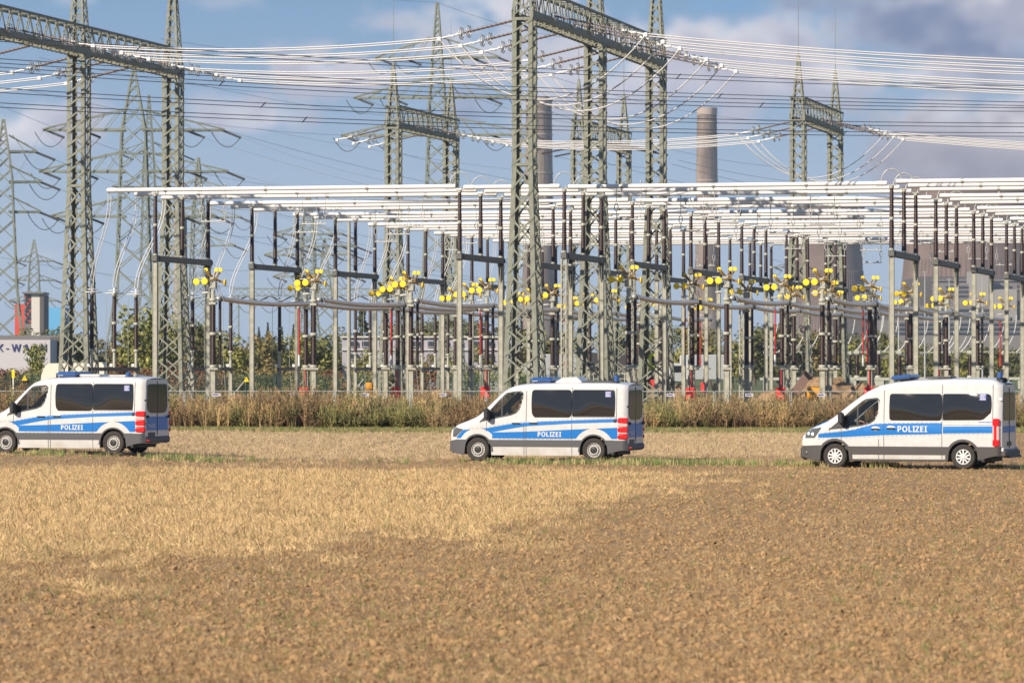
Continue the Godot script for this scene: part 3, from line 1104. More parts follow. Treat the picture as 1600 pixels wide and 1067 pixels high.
func truss_beam(parent: Node, z0: float, z1: float, singly: bool) -> void:
	var g := Geo.new()
	for s in [-1, 1]:
		g.cube(Vector3(s * 0.60, 22.62, (z0 + z1) * 0.5), Vector3(0.05, 0.42, absf(z1 - z0)))
		g.cube(Vector3(s * 0.54, 22.42, (z0 + z1) * 0.5), Vector3(0.16, 0.03, absf(z1 - z0)))
		g.cube(Vector3(s * 0.56, 24.15, (z0 + z1) * 0.5), Vector3(0.14, 0.13, absf(z1 - z0)))
	var body := part(parent, "beam", g.mesh(), M.gantry_steel)
	var merged := Geo.new()
	var n := int(absf(z1 - z0) / 0.78)
	for i in n:
		var a := lerpf(z0, z1, float(i) / n)
		var b := lerpf(z0, z1, float(i + 1) / n)
		var up_ := i % 2 == 0
		var list := []
		for s in [-1, 1]:
			list.append([Vector3(s * 0.58, 22.8 if up_ else 24.1, a), Vector3(s * 0.58, 24.1 if up_ else 22.8, b), 0.07])
		list.append([Vector3(-0.5 if up_ else 0.5, 24.13, a), Vector3(0.5 if up_ else -0.5, 24.13, b), 0.07])
		list.append([Vector3(-0.52, 22.38, (a + b) * 0.5), Vector3(0.52, 22.38, (a + b) * 0.5), 0.10])
		for q in list:
			if singly:
				part(body, "brace", unit_box, M.gantry_steel, clear_box(q[0], q[1], 0.05, q[2]))
			else:
				merged.bar(q[0], q[1], 0.05, q[2])
	if not singly:
		part(body, "bracing", merged.mesh(), M.gantry_steel).set_meta("kind", "stuff")

func gantry(label: String, u: float, w0: float, offsets: Array, singles: Array, rod := 33.0, top := 27.7) -> Node3D:
	var t := thing("gantry", label, "gantry", yd(u, w0, 0.0), -TH, "lattice gantries of the switchyard")
	for i in offsets.size():
		lattice_column(t, -offsets[i], singles[i])
		spire(t, -offsets[i], top, rod)
	truss_beam(t, 0.6 - offsets[0], -offsets[-1] - 0.6, singles[-1])
	return t

func build_gantries() -> void:
	gantry("tall grey green lattice gantry whose beam leaves the picture above the first van", -9.2, -6.2, [0.0, 18.4, 36.8], [false, true, true], 33.0, 30.5)
	gantry("tall three legged lattice gantry standing behind the middle van", 23.9, -6.2, [0.0, 18.4, 36.8], [true, true, true], 33.0, 30.5)
	gantry("more distant lattice gantry with two slim rods, between the tall pylon's legs", -9.8, 88.6, [0.0, 18.7], [true, true])
	gantry("more distant lattice gantry before the steam of the cooling tower", 23.9, 86.7, [0.0, 18.7], [true, true])
	gantry("distant lattice gantry with dark brown strings, seen through the tall gantry beside the far chimney", 0.8, 110.3, [0.0, 18.7], [false, false])

# ---------------------------------------------------------------- overhead conductors
func sag_line(a: Vector3, b: Vector3, sag: float, n := 20) -> PackedVector3Array:
	var p := PackedVector3Array()
	for i in n + 1:
		var f := float(i) / n
		p.append(a.lerp(b, f) - Vector3(0, sag * 4.0 * f * (1.0 - f), 0))
	return p

func strain_mesh(dirn: float, drop: float) -> Array:
	# twin rod insulators from the beam to the conductor clamp, six metres long
	var rods := Geo.new()
	for s in [-0.16, 0.16]:
		rods.tube(PackedVector3Array([Vector3(dirn * 0.7, 0, s), Vector3(dirn * 4.6, -drop * 0.75, s)]), 0.05, 6)
		for i in 13:
			var f := (i + 0.5) / 13.0
			var c := Vector3(dirn * lerpf(0.9, 4.4, f), -drop * 0.75 * lerpf(0.05, 0.95, f), s)
			rods.lathe(PackedVector2Array([Vector2(0.05, -0.02), Vector2(0.085, 0.0), Vector2(0.05, 0.02)]), 7, Transform3D(Basis(Vector3.BACK, PI / 2), c))
	var rings := []
	for q in [0.8, 4.3, 4.75]:
		for s in [-0.2, 0.2]:
			var ring := Geo.new()
			rings.append(ring)
			ring.torus(Transform3D(Basis(Vector3.BACK, PI / 2 + 0.12 * s), Vector3(dirn * q, -drop * 0.75 * (q - 0.7) / 3.9, s)), 0.26 if q < 4.0 else 0.34, 0.028, 14, 5)
	var fit := Geo.new()
	fit.cube(Vector3(dirn * 4.85, -drop * 0.8, 0), Vector3(0.26, 0.1, 0.5))
	fit.tube(PackedVector3Array([Vector3(dirn * 4.8, -drop * 0.8, 0), Vector3(dirn * 6.0, -drop, 0)]), 0.05, 6)
	fit.soft_box(Vector3(dirn * 5.35, -drop * 0.9, 0), Vector3(0.36, 0.13, 0.2), 0.03)
	fit.soft_box(Vector3(dirn * 6.05, -drop - 0.05, 0), Vector3(0.26, 0.28, 0.22), 0.05)
	return [rods.mesh(), rings.map(func(e): return e.mesh()), fit.mesh()]

func twin_wire(a: PackedVector3Array, r: float, gap: Vector3) -> ArrayMesh:
	var g := Geo.new()
	for s in [-0.5, 0.5]:
		var p := PackedVector3Array()
		for q in a:
			p.append(q + gap * s)
		g.tube(p, r, 5)
	return g.mesh()

func build_overhead() -> void:
	var strain := {1.0: strain_mesh(1.0, 1.15), -1.0: strain_mesh(-1.0, 1.15)}
	var pend := ["first", "second", "third", "fourth", "fifth", "sixth"]
	var spots := [[-9.2, -6.2, [4.2, 9.2, 14.2, 22.6, 27.6, 32.6], "gantry above the first van"], [23.9, -6.2, [4.2, 9.2, 14.2, 22.6, 27.6, 32.6], "gantry behind the middle van"],
		[-9.8, 88.6, [4.4, 9.4, 14.4], "gantry between the tall pylon's legs"], [23.9, 86.7, [6.3, 11.3, 16.3], "gantry before the steam"]]
	for sp in spots:
		for dirn in [-1.0, 1.0]:
			var i := 0
			for w in sp[2]:
				var t := thing("strain_insulator", "%s strain insulator from the field, %s side of the %s" % [pend[i], "inner" if (dirn > 0) == (sp[0] < 0) else "outer", sp[3]], "insulator", yd(sp[0], sp[1] + w, 22.9), -TH, "strain insulators on the gantries")
				part(t, "insulator_rods", strain[dirn][0], M.rod)
				for e in strain[dirn][1]:
					part(t, "grading_ring", e, M.zinc)
				part(t, "clamp", strain[dirn][2], M.white_fitting)
				i += 1
	var h := 21.72
	var gap := Vector3(0, 0.02, 0.15)
	for i in 6:
		var w: float = -6.2 + [4.2, 9.2, 14.2, 22.6, 27.6, 32.6][i]
		solo("conductor", twin_wire(sag_line(yd(-3.2, w, h), yd(17.9, w, h), 0.42), 0.038, Vector3(0, 0.12, 0.06)), M.alu_wire, "%s white twin conductor from the field strung between the two nearer gantries" % pend[i], "overhead conductor", Transform3D(), "white conductors")
		solo("conductor", twin_wire(sag_line(yd(29.9, w, h), yd(112.0, w, h + 0.5), 2.6, 40), 0.038, Vector3(0, 0.12, 0.06)), M.alu_wire, "%s white twin conductor from the field running off beyond the three legged gantry" % pend[i], "overhead conductor", Transform3D(), "white conductors")
		solo("conductor", twin_wire(sag_line(yd(-15.2, w, h), yd(-60.0, w, h + 0.5), 1.2, 24), 0.038, Vector3(0, 0.12, 0.06)), M.alu_wire, "%s white twin conductor from the field leaving the gantry above the first van" % pend[i], "overhead conductor", Transform3D(), "white conductors")
		solo("jumper_cable", twin_wire(sag_line(yd(17.9, w, h - 0.1), yd(29.9, w, h - 0.1), 3.5, 24), 0.03, Vector3(0, 0.02, 0.24)), M.alu_wire, "%s white jumper loop from the field hanging under the three legged gantry" % pend[i], "cable", Transform3D(), "white jumper loops")
	for i in 3:
		var w := 93.0 + i * 5.0
		solo("conductor", twin_wire(sag_line(yd(-3.8, w, h), yd(17.9, w, h), 0.5), 0.044, Vector3(0, 0.13, 0.06)), M.alu_wire, "%s white twin conductor strung between the two more distant gantries" % pend[i], "overhead conductor", Transform3D(), "white conductors")
		solo("conductor", twin_wire(sag_line(yd(29.9, w, h), yd(112.0, w, h), 2.2, 30), 0.044, Vector3(0, 0.13, 0.06)), M.alu_wire, "%s white twin conductor crossing the steam behind the busbars" % pend[i], "overhead conductor", Transform3D(), "white conductors")
		solo("jumper_cable", twin_wire(sag_line(yd(17.9, w, h - 0.1), yd(29.9, w, h - 0.1), 3.5, 24), 0.03, Vector3(0, 0.02, 0.24)), M.alu_wire, "%s white jumper loop under the gantry before the steam" % pend[i], "cable", Transform3D(), "white jumper loops")
	# brown strings of the distant gantry
	for i in 3:
		for dirn in [-1.0, 1.0]:
			var g := Geo.new()
			var a := yd(0.8 + dirn * 0.7, 113.5 + i * 5.0, 22.6)
			var b := yd(0.8 + dirn * 5.2, 113.5 + i * 5.0, 21.8)
			g.tube(PackedVector3Array([a, b]), 0.06, 6)
			for k in 22:
				var c := a.lerp(b, (k + 0.5) / 22.0)
				g.lathe(PackedVector2Array([Vector2(0.05, -0.04), Vector2(0.14, 0.0), Vector2(0.05, 0.04)]), 8, Transform3D(Basis(Vector3.BACK, PI / 2), c))
			solo("insulator_string", g.mesh(), M.porcelain, "%s dark brown insulator string on the %s side of the distant gantry" % [pend[i], "free" if dirn < 0 else "chimney"], "insulator", Transform3D(), "brown insulator strings")
	# dark lines that cross the whole view before the gantries
	var dark := [[61, 88, 108, 137], [95, 121, 138, 162], [108, 133, 152, 171], [141, 163, 180, 195], [164, 185, 198, 210]]
	for i in 5:
		var p := PackedVector3Array()
		for k in 33:
			var px := -240.0 + k * 65.0
			var f := px / 1600.0
			var y0: float = dark[i][0]
			var y2: float = dark[i][2]
			var y3: float = dark[i][3]
			var py := y0 * (1 - f) * (1 - 2 * f) + y2 * 4 * f * (1 - f) + y3 * f * (2 * f - 1)
			var far := 1.0 / lerpf(1.0 / 194.0, 1.0 / 227.0, f)
			p.append(seen(px, py, far))
		solo("line_wire", twin_wire(p, 0.021, Vector3(0.1, 0.2, 0.1)), M.dark_wire, "%s dark twin wire from the top crossing before all gantries" % pend[i], "overhead conductor", Transform3D(), "dark crossing wires")
		var sp := Geo.new()
		for k in 2:
			var q := p[7 + k * 13 + i]
			sp.bar(q + Vector3(-0.12, -0.14, 0), q + Vector3(0.16, 0.16, 0), 0.05, 0.05)
		solo("wire_spacer", sp.mesh(), M.dark_wire, "small dark spacers on the %s dark twin wire from the top" % pend[i], "spacer", Transform3D(), "wire spacers")

# ---------------------------------------------------------------- pylons, chimneys, towers, buildings
func pylon_mast(t: Node, top: float, base_half: float, waist_h: float, waist_half: float, head_h: float, head_half: float, wire_r: float) -> void:
	var half := func(h: float) -> float:
		if h < waist_h:
			return lerpf(base_half, waist_half, h / waist_h)
		if h < head_h:
			return lerpf(waist_half, head_half, (h - waist_h) / (head_h - waist_h))
		return lerpf(head_half, 0.15, (h - head_h) / (top - head_h))
	var legs := Geo.new()
	var stops := [0.0, waist_h, head_h, top]
	for sx in [-1.0, 1.0]:
		for sz in [-1.0, 1.0]:
			for i in 3:
				var a: float = half.call(stops[i])
				var b: float = half.call(stops[i + 1])
				legs.bar(Vector3(sx * a, stops[i], sz * a), Vector3(sx * b, stops[i + 1], sz * b), wire_r * 2.4, wire_r * 2.4)
	var o := part(t, "mast", legs.mesh(), M.steel_far)
	var g := Geo.new()
	var h0 := 0.0
	while h0 < top - 0.6:
		var b0: float = half.call(h0)
		var step := clampf(b0 * 1.7, 1.1, 7.0)
		var h1 := minf(h0 + step, top)
		var b1: float = half.call(h1)
		for f in 4:
			var rot := Basis(Vector3.UP, PI / 2 * f)
			g.bar(rot * Vector3(-b0, h0, b0), rot * Vector3(b1, h1, b1), wire_r, wire_r * 1.4)
			g.bar(rot * Vector3(b0, h0, b0), rot * Vector3(-b1, h1, b1), wire_r, wire_r * 1.4)
		h0 = h1
	part(o, "bracing", g.mesh(), M.steel_far).set_meta("kind", "stuff")

func crossarm(t: Node, h: float, reach: float, body_half: float, tall: float, wire_r: float, drops: Array, sweep: float) -> void:
	for s in [-1.0, 1.0]:
		var g := Geo.new()
		for z in [-body_half, body_half]:
			g.bar(Vector3(s * body_half * 0.6, h, z), Vector3(s * reach, h, z * 0.15), wire_r * 2.6, wire_r * 3.2)
			g.bar(Vector3(s * body_half * 0.6, h + tall, z), Vector3(s * reach, h + 0.15, z * 0.15), wire_r * 1.7, wire_r * 1.7)
		var n := int(reach / 2.6)
		for i in n:
			var a := lerpf(body_half, reach, float(i) / n)
			var b := lerpf(body_half, reach, float(i + 1) / n)
			var ta := lerpf(tall, 0.2, float(i) / n)
			var z := body_half * lerpf(1.0, 0.15, float(i) / n)
			for q in [-z, z]:
				g.bar(Vector3(s * a, h + ta, q), Vector3(s * b, h, q), wire_r * 0.8, wire_r)
			g.bar(Vector3(s * a, h, -z), Vector3(s * b, h, z), wire_r * 0.8, wire_r)
		var arm := part(t, "crossarm", g.mesh(), M.steel_far)
		for d in drops:
			var x: float = s * d
			for e in [-0.22, 0.22]:
				var u := Geo.new()
				u.tube(PackedVector3Array([Vector3(x, h, e), Vector3(x + sweep * 0.9, h - absf(sweep) * 0.36, e)]), wire_r * 1.7, 5)
				part(arm, "insulator", u.mesh(), M.dark_metal)
			var q := Geo.new()
			q.tube(sag_line(Vector3(x + sweep * 0.85, h - absf(sweep) * 0.36, 0), Vector3(x - sweep * 0.5, h - 0.3, 0), 2.0, 8), wire_r * 0.6, 4)
			part(arm, "jumper_loop", q.mesh(), M.dark_metal)

func pylon(label: String, px: float, top_y: float, far: float, arms: Array, base_half: float, waist: Array, wire_r: float, turn := 0.1, sweep := 3.5) -> Node3D:
	var at := seen(px, 575.0, far)
	at.y = 0.0
	var top := 2.82 + (575.0 - top_y) / 6150.0 * far
	var t := thing("pylon", label, "pylon", at, turn, "lattice pylons beyond the switchyard")
	pylon_mast(t, top, base_half, waist[0], waist[1], waist[2], waist[3], wire_r)
	for a in arms:
		var h: float = 2.82 + (575.0 - a[0]) / 6150.0 * far
		crossarm(t, h, a[1] / 6150.0 * far, waist[3] * 1.1, a[2], wire_r, a[3], sweep)
	return t

func turned(prof: PackedVector2Array, sides: int) -> ArrayMesh:
	var g := Geo.new()
	var first := 0
	for i in prof.size():
		var d := prof[mini(i + 1, prof.size() - 1)] - prof[maxi(i - 1, 0)]
		var nr := Vector2(d.y, -d.x).normalized()
		for k in sides:
			var a := TAU * k / sides
			g.put(Vector3(prof[i].x * cos(a), prof[i].y, prof[i].x * sin(a)), Vector3(nr.x * cos(a), nr.y, nr.x * sin(a)))
	for i in prof.size() - 1:
		for k in sides:
			var a := first + i * sides + k
			var b := first + i * sides + (k + 1) % sides
			g.tri(a, b, b + sides)
			g.tri(a, b + sides, a + sides)
	return g.mesh()

func chimney(label: String, px: float, half_px: float, top_y: float, far: float) -> void:
	var at := seen(px, 575.0, far)
	at.y = 0.0
	var top := 2.82 + (575.0 - top_y) / 6150.0 * far
	var r := half_px / 6150.0 * far
	var t := thing("chimney", label, "chimney", at, 0.0, "chimneys of the power station")
	part(t, "shaft", turned(PackedVector2Array([Vector2(r * 1.55, 0), Vector2(r * 1.16, top * 0.5), Vector2(r, top), Vector2(r * 0.8, top), Vector2(r * 0.78, top - 6.0), Vector2(0, top - 6.0)]), 36), M.chimney)
	var rim := Geo.new()
	rim.lathe(PackedVector2Array([Vector2(r * 0.98, top - 5.5), Vector2(r * 1.05, top - 5.2), Vector2(r * 1.05, top - 0.4), Vector2(r * 0.98, top - 0.1)]), 30)
	part(t, "rim_band", rim.mesh(), M.chimney_rim)
	var ladder := Geo.new()
	for s in [-0.5, 0.5]:
		ladder.bar(Vector3(r * 0.5 + s, top * 0.5, r * 1.12), Vector3(r * 0.45 + s, top, r * 0.95), 0.25, 0.25)
	for i in 24:
		var f := i / 24.0
		ladder.bar(Vector3(r * 0.5 - 0.6, lerpf(top * 0.5, top, f), lerpf(r * 1.12, r * 0.95, f)), Vector3(r * 0.5 + 0.6, lerpf(top * 0.5, top, f), lerpf(r * 1.12, r * 0.95, f)), 0.25, 0.3)
	part(t, "ladder", ladder.mesh(), M.plant_dark)
	for h in [0.62, 0.72, 0.86, 0.94]:
		var b := Geo.new()
		var rr := lerpf(r * 1.16, r, (h - 0.5) * 2.0)
		b.lathe(PackedVector2Array([Vector2(rr, top * h), Vector2(rr * 1.05, top * h + 0.4), Vector2(rr * 1.05, top * h + 1.2), Vector2(rr, top * h + 1.2)]), 30)
		part(t, "platform", b.mesh(), M.chimney_rim)

func cooling_tower(label: String, px: float, half_px: float, top_y: float, far: float) -> void:
	var at := seen(px, 575.0, far)
	at.y = 0.0
	var top := 2.82 + (575.0 - top_y) / 6150.0 * far
	var r := half_px / 6150.0 * far
	var t := thing("cooling_tower", label, "cooling tower", at, 0.0, "cooling towers of the power station")
	var prof := PackedVector2Array()
	for i in 25:
		var f := i / 24.0
		var h := top * lerpf(0.06, 1.0, f)
		var q := (f - 0.76) / 0.76
		prof.append(Vector2(r * sqrt(1.0 + 0.62 * q * q * (1.0 if q < 0 else 2.4)), h))
	prof.append(Vector2(prof[24].x - 1.2, top))
	prof.append(Vector2(prof[22].x - 1.2, prof[22].y))
	prof.append(Vector2(prof[16].x - 1.2, prof[16].y))
	part(t, "shell", turned(prof, 64), M.tower)
	var ribs := Geo.new()
	for k in 44:
		var a := TAU * k / 44.0
		var b := TAU * (k + 0.5) / 44.0
		var p := Vector3(cos(a) * prof[0].x * 1.02, 0, sin(a) * prof[0].x * 1.02)
		ribs.bar(p, Vector3(cos(b) * prof[0].x, prof[0].y, sin(b) * prof[0].x), 1.0, 1.0)
		ribs.bar(p, Vector3(cos(b - TAU / 44.0) * prof[0].x, prof[0].y, sin(b - TAU / 44.0) * prof[0].x), 1.0, 1.0)
	part(t, "support_columns", ribs.mesh(), M.tower).set_meta("kind", "stuff")
	var fins := Geo.new()
	for k in 90:
		var a := TAU * k / 90.0
		for j in range(0, 14):
			fins.bar(Vector3(cos(a) * (prof[j].x + 0.1), prof[j].y, sin(a) * (prof[j].x + 0.1)), Vector3(cos(a) * (prof[j + 1].x + 0.1), prof[j + 1].y, sin(a) * (prof[j + 1].x + 0.1)), 0.5, 0.5)
	part(t, "wind_ribs", fins.mesh(), M.tower).set_meta("kind", "stuff")

# a block of a building seen between two pixel columns, from a pixel row down to the ground
func block(parent: Node, called: String, x0: float, x1: float, y_top: float, far: float, deep: float, material: Material, y_bottom := -1.0) -> MeshInstance3D:
	var top := 2.82 + (575.0 - y_top) / 6150.0 * far
	var low := 0.0 if y_bottom < 0.0 else 2.82 + (575.0 - y_bottom) / 6150.0 * far
	var g := Geo.new()
	var a := seen_x(x0, far)
	var b := seen_x(x1, far)
	g.cube(Vector3((a + b) * 0.5, (top + low) * 0.5, -far - deep * 0.5), Vector3(b - a, top - low, deep))
	return part(parent, called, g.mesh(), material)

func build_backdrop() -> void:
	M.chimney = grained(mat(0.30, 0.232, 0.185, 0.9), noise_tex(0.01, 5, Color(0.55, 0.52, 0.5), Color(1, 1, 1), 256, FastNoiseLite.TYPE_SIMPLEX, 77), 0.012)
	M.chimney.uv1_scale = Vector3(0.03, 0.006, 0.03)
	M.chimney_rim = mat(0.36, 0.29, 0.245, 0.9)
	M.tower = grained(mat(0.21, 0.148, 0.118, 0.95), noise_tex(0.01, 4, Color(0.72, 0.7, 0.7), Color(1, 1, 1), 256, FastNoiseLite.TYPE_SIMPLEX, 78), 0.01)
	M.plant_dark = mat(0.085, 0.072, 0.068, 0.8)
	M.plant_mid = mat(0.16, 0.145, 0.138, 0.8)
	M.plant_pale = mat(0.27, 0.25, 0.235, 0.8)
	M.glass_far = mat(0.05, 0.06, 0.075, 0.2)
	M.brick_red = mat(0.55, 0.06, 0.035, 0.8)
	M.blue_panel = mat(0.11, 0.36, 0.62, 0.7)
	M.render_white = mat(0.58, 0.54, 0.50, 0.8)
	M.roof_gray = mat(0.14, 0.135, 0.135, 0.8)
	M.lilac = mat(0.36, 0.345, 0.39, 0.8)
	M.sign_white = mat(0.48, 0.455, 0.48, 0.6)
	M.sign_blue = mat(0.06, 0.06, 0.22, 0.6)

	cooling_tower("dark brown cooling tower partly hidden by the tall gantry's neighbours, the narrower of the two", 1290, 58, 322, 2700)
	cooling_tower("big dark brown cooling tower rising behind the rearmost van", 1524, 108, 293, 2500)
	chimney("broad pale concrete chimney behind the tall gantry's first leg", 842, 20.0, 152, 2600)
	chimney("slim concrete chimney standing free between the gantries", 1105, 15.5, 168, 2800)
	var silo := seen(281, 575, 900)
	silo.y = 0.0
	var st := thing("concrete_shaft", "short pale round concrete shaft behind the gantry leg near the willow", "chimney", silo, 0.0)
	part(st, "shaft", turned(PackedVector2Array([Vector2(1.75, 0), Vector2(1.6, 22), Vector2(1.5, 37.5), Vector2(0, 37.5)]), 24), M.concrete)

	# pylons
	pylon("tall lattice pylon with three pairs of arms behind the first gantry", 208, 107, 650, [[203, 142, 3.4, [14.6, 8.6]], [268, 148, 3.4, [15.2, 9.0]], [338, 130, 3.2, [13.4, 8.0]]], 5.0, [16.0, 2.8, 42.0, 1.95], 0.115, 0.02)
	pylon("lattice pylon cut by the picture's edge beyond the wash hall", 4, 186, 620, [[237, 52, 2.6, [5.0]], [284, 60, 2.6, [5.8]], [331, 58, 2.6, [5.6]]], 3.8, [15.0, 2.2, 33.0, 1.35], 0.11, 0.08)
	pylon("very tall slender pylon with a pointed head above the distant gantry", 683, 3, 700, [[90, 98, 3.6, [10.8, 6.0]], [152, 132, 3.6, [14.6, 8.5]], [211, 152, 3.6, [17.0, 9.6]]], 4.8, [20.0, 2.3, 50.0, 1.4], 0.115, -0.1)
	pylon("small far pylon with three arms before the red and blue tower block", 52, 374, 1500, [[408, 32, 2.4, [7.4]], [438, 34, 2.4, [8.0]], [470, 38, 2.6, [8.8]]], 5.0, [22.0, 2.6, 44.0, 1.6], 0.17, 0.05, 5.0)
	pylon("thin far pylon half covered by the first gantry's second leg", 232, 148, 820, [[240, 52, 2.4, [6.4]], [292, 58, 2.4, [7.2]]], 3.4, [18.0, 1.8, 44.0, 1.2], 0.085, 0.2)
	pylon("thin pylon rising behind the busbars beside the gantry leg with the willow", 309, 246, 860, [[300, 60, 2.6, [8.0]], [340, 70, 2.6, [9.4]], [384, 60, 2.6, [8.0]]], 3.6, [18.0, 1.7, 36.0, 1.2], 0.11, -0.2)
	pylon("far pylon with splayed legs under the second row of tubes", 507, 372, 760, [[385, 50, 1.5, [6.0, 3.2]], [430, 40, 1.5, [4.8]]], 4.6, [8.0, 2.6, 22.0, 0.8], 0.10, 0.1)
	pylon("far pylon seen between the supports beneath the busbars", 481, 300, 950, [[366, 56, 2.4, [8.4, 4.6]], [398, 70, 2.4, [10.6, 5.6]], [432, 56, 2.4, [8.4]]], 3.6, [16.0, 1.9, 38.0, 1.3], 0.13, -0.15)
	pylon("faint far pylon by the cooling tower", 1238, 382, 1500, [[418, 30, 2.0, [7.0]], [440, 36, 2.0, [8.4]]], 4.4, [18.0, 1.8, 36.0, 1.1], 0.14, 0.2)
	# low far lattice portal behind the first disconnectors
	var lo := seen(492, 575, 560)
	lo.y = 0.0
	var port := thing("far_portal", "long low lattice portal with dark strings behind the first disconnectors", "gantry", lo, 0.0)
	var pg := Geo.new()
	var pb := Geo.new()
	for y in [13.1, 14.1]:
		for z in [-0.5, 0.5]:
			pg.bar(Vector3(-12.0, y, z), Vector3(12.0, y, z), 0.14, 0.14)
	for i in 24:
		var x := -12.0 + i
		pb.bar(Vector3(x, 13.1, 0.5), Vector3(x + 1, 14.1, 0.5), 0.06, 0.08)
		pb.bar(Vector3(x, 14.1, -0.5), Vector3(x + 1, 13.1, -0.5), 0.06, 0.08)
	part(port, "beam", pg.mesh(), M.steel_far)
	part(port, "bracing", pb.mesh(), M.steel_far).set_meta("kind", "stuff")
	for x in [-11.4, 11.4]:
		var c := Geo.new()
		for s in [-0.6, 0.6]:
			c.bar(Vector3(x + s, 0, 0.4), Vector3(x + s * 0.8, 13.2, 0.4), 0.14, 0.14)
			c.bar(Vector3(x + s, 0, -0.4), Vector3(x + s * 0.8, 13.2, -0.4), 0.14, 0.14)
		for i in 10:
			c.bar(Vector3(x - 0.5, i * 1.3, 0.4), Vector3(x + 0.5, i * 1.3 + 1.3, 0.4), 0.06, 0.08)
		part(port, "column", c.mesh(), M.steel_far)
	for i in 7:
		var x := -9.6 + i * 3.2
		for s in [-1.0, 1.0]:
			var d := Geo.new()
			d.tube(PackedVector3Array([Vector3(x, 13.1, 0.0), Vector3(x + s * 1.6, 12.3, 0.2)]), 0.1, 5)
			part(port, "insulator", d.mesh(), M.dark_metal)
		var c := Geo.new()
		c.tube(sag_line(Vector3(x - 1.6, 12.3, 0.2), Vector3(x + 1.6, 12.3, 0.2), 1.6, 8), 0.04, 4)
		part(port, "jumper_loop", c.mesh(), M.dark_metal)

	# long thin wires of the lines beyond
	var lines := [[[66, 203], [-40, 330], 650, 500], [[66, 203], [420, 470], 650, 560], [[350, 203], [700, 300], 650, 560], [[350, 203], [900, 330], 650, 700], [[62, 268], [400, 468], 650, 560], [[355, 268], [820, 360], 650, 600],
		[[355, 268], [560, 462], 650, 560], [[280, 203], [760, 330], 650, 600], [[276, 268], [700, 420], 650, 560], [[208, 107], [760, 190], 650, 800], [[0, 165], [430, 290], 640, 800], [[56, 237], [420, 330], 620, 800],
		[[64, 284], [430, 372], 620, 800], [[60, 331], [420, 420], 620, 900], [[683, 3], [1000, 62], 700, 900], [[683, 3], [300, -60], 700, 600], [[592, 90], [960, 200], 700, 900], [[562, 152], [1010, 262], 700, 900], [[805, 152], [1240, 262], 700, 900],
		[[537, 211], [1000, 300], 700, 900], [[820, 211], [1300, 318], 700, 900], [[592, 90], [250, 60], 700, 640], [[562, 152], [60, 90], 700, 600], [[537, 211], [40, 140], 700, 600], [[780, 90], [1230, 190], 700, 900], [[400, 200], [830, 268], 800, 800],
		[[0, 402], [430, 452], 1200, 1300], [[84, 408], [460, 470], 1500, 1300], [[1060, 250], [1420, 290], 420, 500], [[1050, 256], [1500, 330], 420, 500], [[1160, 390], [1560, 470], 520, 620], [[420, 330], [1000, 430], 800, 1000], [[380, 345], [900, 450], 800, 1000], [[330, 360], [840, 446], 860, 1000]]
	var wire_count := {}
	for i in lines.size():
		var q: Array = lines[i]
		var a := seen(q[0][0], q[0][1], q[2])
		var b := seen(q[1][0], q[1][1], q[3])
		var g := Geo.new()
		g.tube(sag_line(a, b, a.distance_to(b) * 0.012, 24), 0.026 * (q[2] + q[3]) / 1300.0, 4, false)
		var m: Material = M.thin_wire if i != 30 else M.dull_alu
		var from: String = {650: "tall pylon behind the first gantry", 640: "pylon at the picture's edge", 620: "pylon at the picture's edge", 700: "slender pointed pylon"}.get(q[2], "farthest lines")
		var many: int = wire_count.get(from, 0)
		wire_count[from] = many + 1
		solo("far_wire", g.mesh(), m, "thin dark wire of the %s, %s from its top" % [from, ["first", "second", "third", "fourth", "fifth", "sixth", "seventh", "eighth", "ninth", "tenth", "eleventh", "twelfth"][many]], "overhead conductor", Transform3D(), "thin far wires")

	# power station behind the rearmost van
	var ps := thing("power_station", "dark blocks and halls of the power station below the big cooling tower", "power station")
	for q in [["boiler_hall", 1438, 1700, 432, 2200, 90, "plant_dark"], ["pale_hall", 1470, 1590, 442, 2150, 40, "plant_mid"], ["turbine_hall", 1400, 1720, 478, 2100, 60, "plant_mid"], ["workshop", 1320, 1440, 492, 2000, 30, "plant_dark"],
		["low_hall", 1380, 1640, 500, 1900, 30, "plant_mid"], ["stair_tower", 1518, 1546, 424, 2140, 20, "plant_pale"], ["filter_house", 1560, 1590, 452, 2080, 20, "plant_pale"], ["conveyor", 1300, 1410, 476, 2020, 20, "plant_dark"], ["ash_silo", 1338, 1352, 462, 2010, 20, "plant_mid"]]:
		var b := block(ps, q[0], q[1], q[2], q[3], q[4], q[5], M[q[6]])
		if q[0] in ["boiler_hall", "pale_hall", "turbine_hall", "low_hall"]:
			var w := Geo.new()
			var far: float = q[4]
			for i in 3:
				var y: float = 2.82 + (575.0 - q[3] - 6.0 - i * 7.0) / 6150.0 * far
				w.cube(Vector3((seen_x(q[1], far) + seen_x(q[2], far)) * 0.5, y, -far + 0.3), Vector3((seen_x(q[2], far) - seen_x(q[1], far)) * 0.86, 0.9, 1.0))
			part(b, "window_band", w.mesh(), M.glass_far if q[0] != "boiler_hall" else M.plant_mid)
	# tower block with a red and a blue annex
	var tb := thing("tower_block", "tall pale office block with a red and a blue annex, behind the wash hall", "building")
	var core := block(tb, "wall", 48, 67, 459, 1250, 14, M.render_white)
	block(tb, "window_wall", 36.5, 48, 458, 1250.4, 14, M.plant_mid)
	block(tb, "dark_wall", 61, 67.6, 461, 1249.7, 13, M.plant_dark)
	block(tb, "red_annex", 22, 36.5, 475, 1260, 30, M.brick_red)
	block(tb, "blue_annex", 69, 97, 480, 1300, 30, M.blue_panel)
	var roof := Geo.new()
	roof.cube(Vector3(seen_x(51, 1250), 2.82 + (575.0 - 457.5) / 6150.0 * 1250, -1256), Vector3(7.0, 0.5, 14.5))
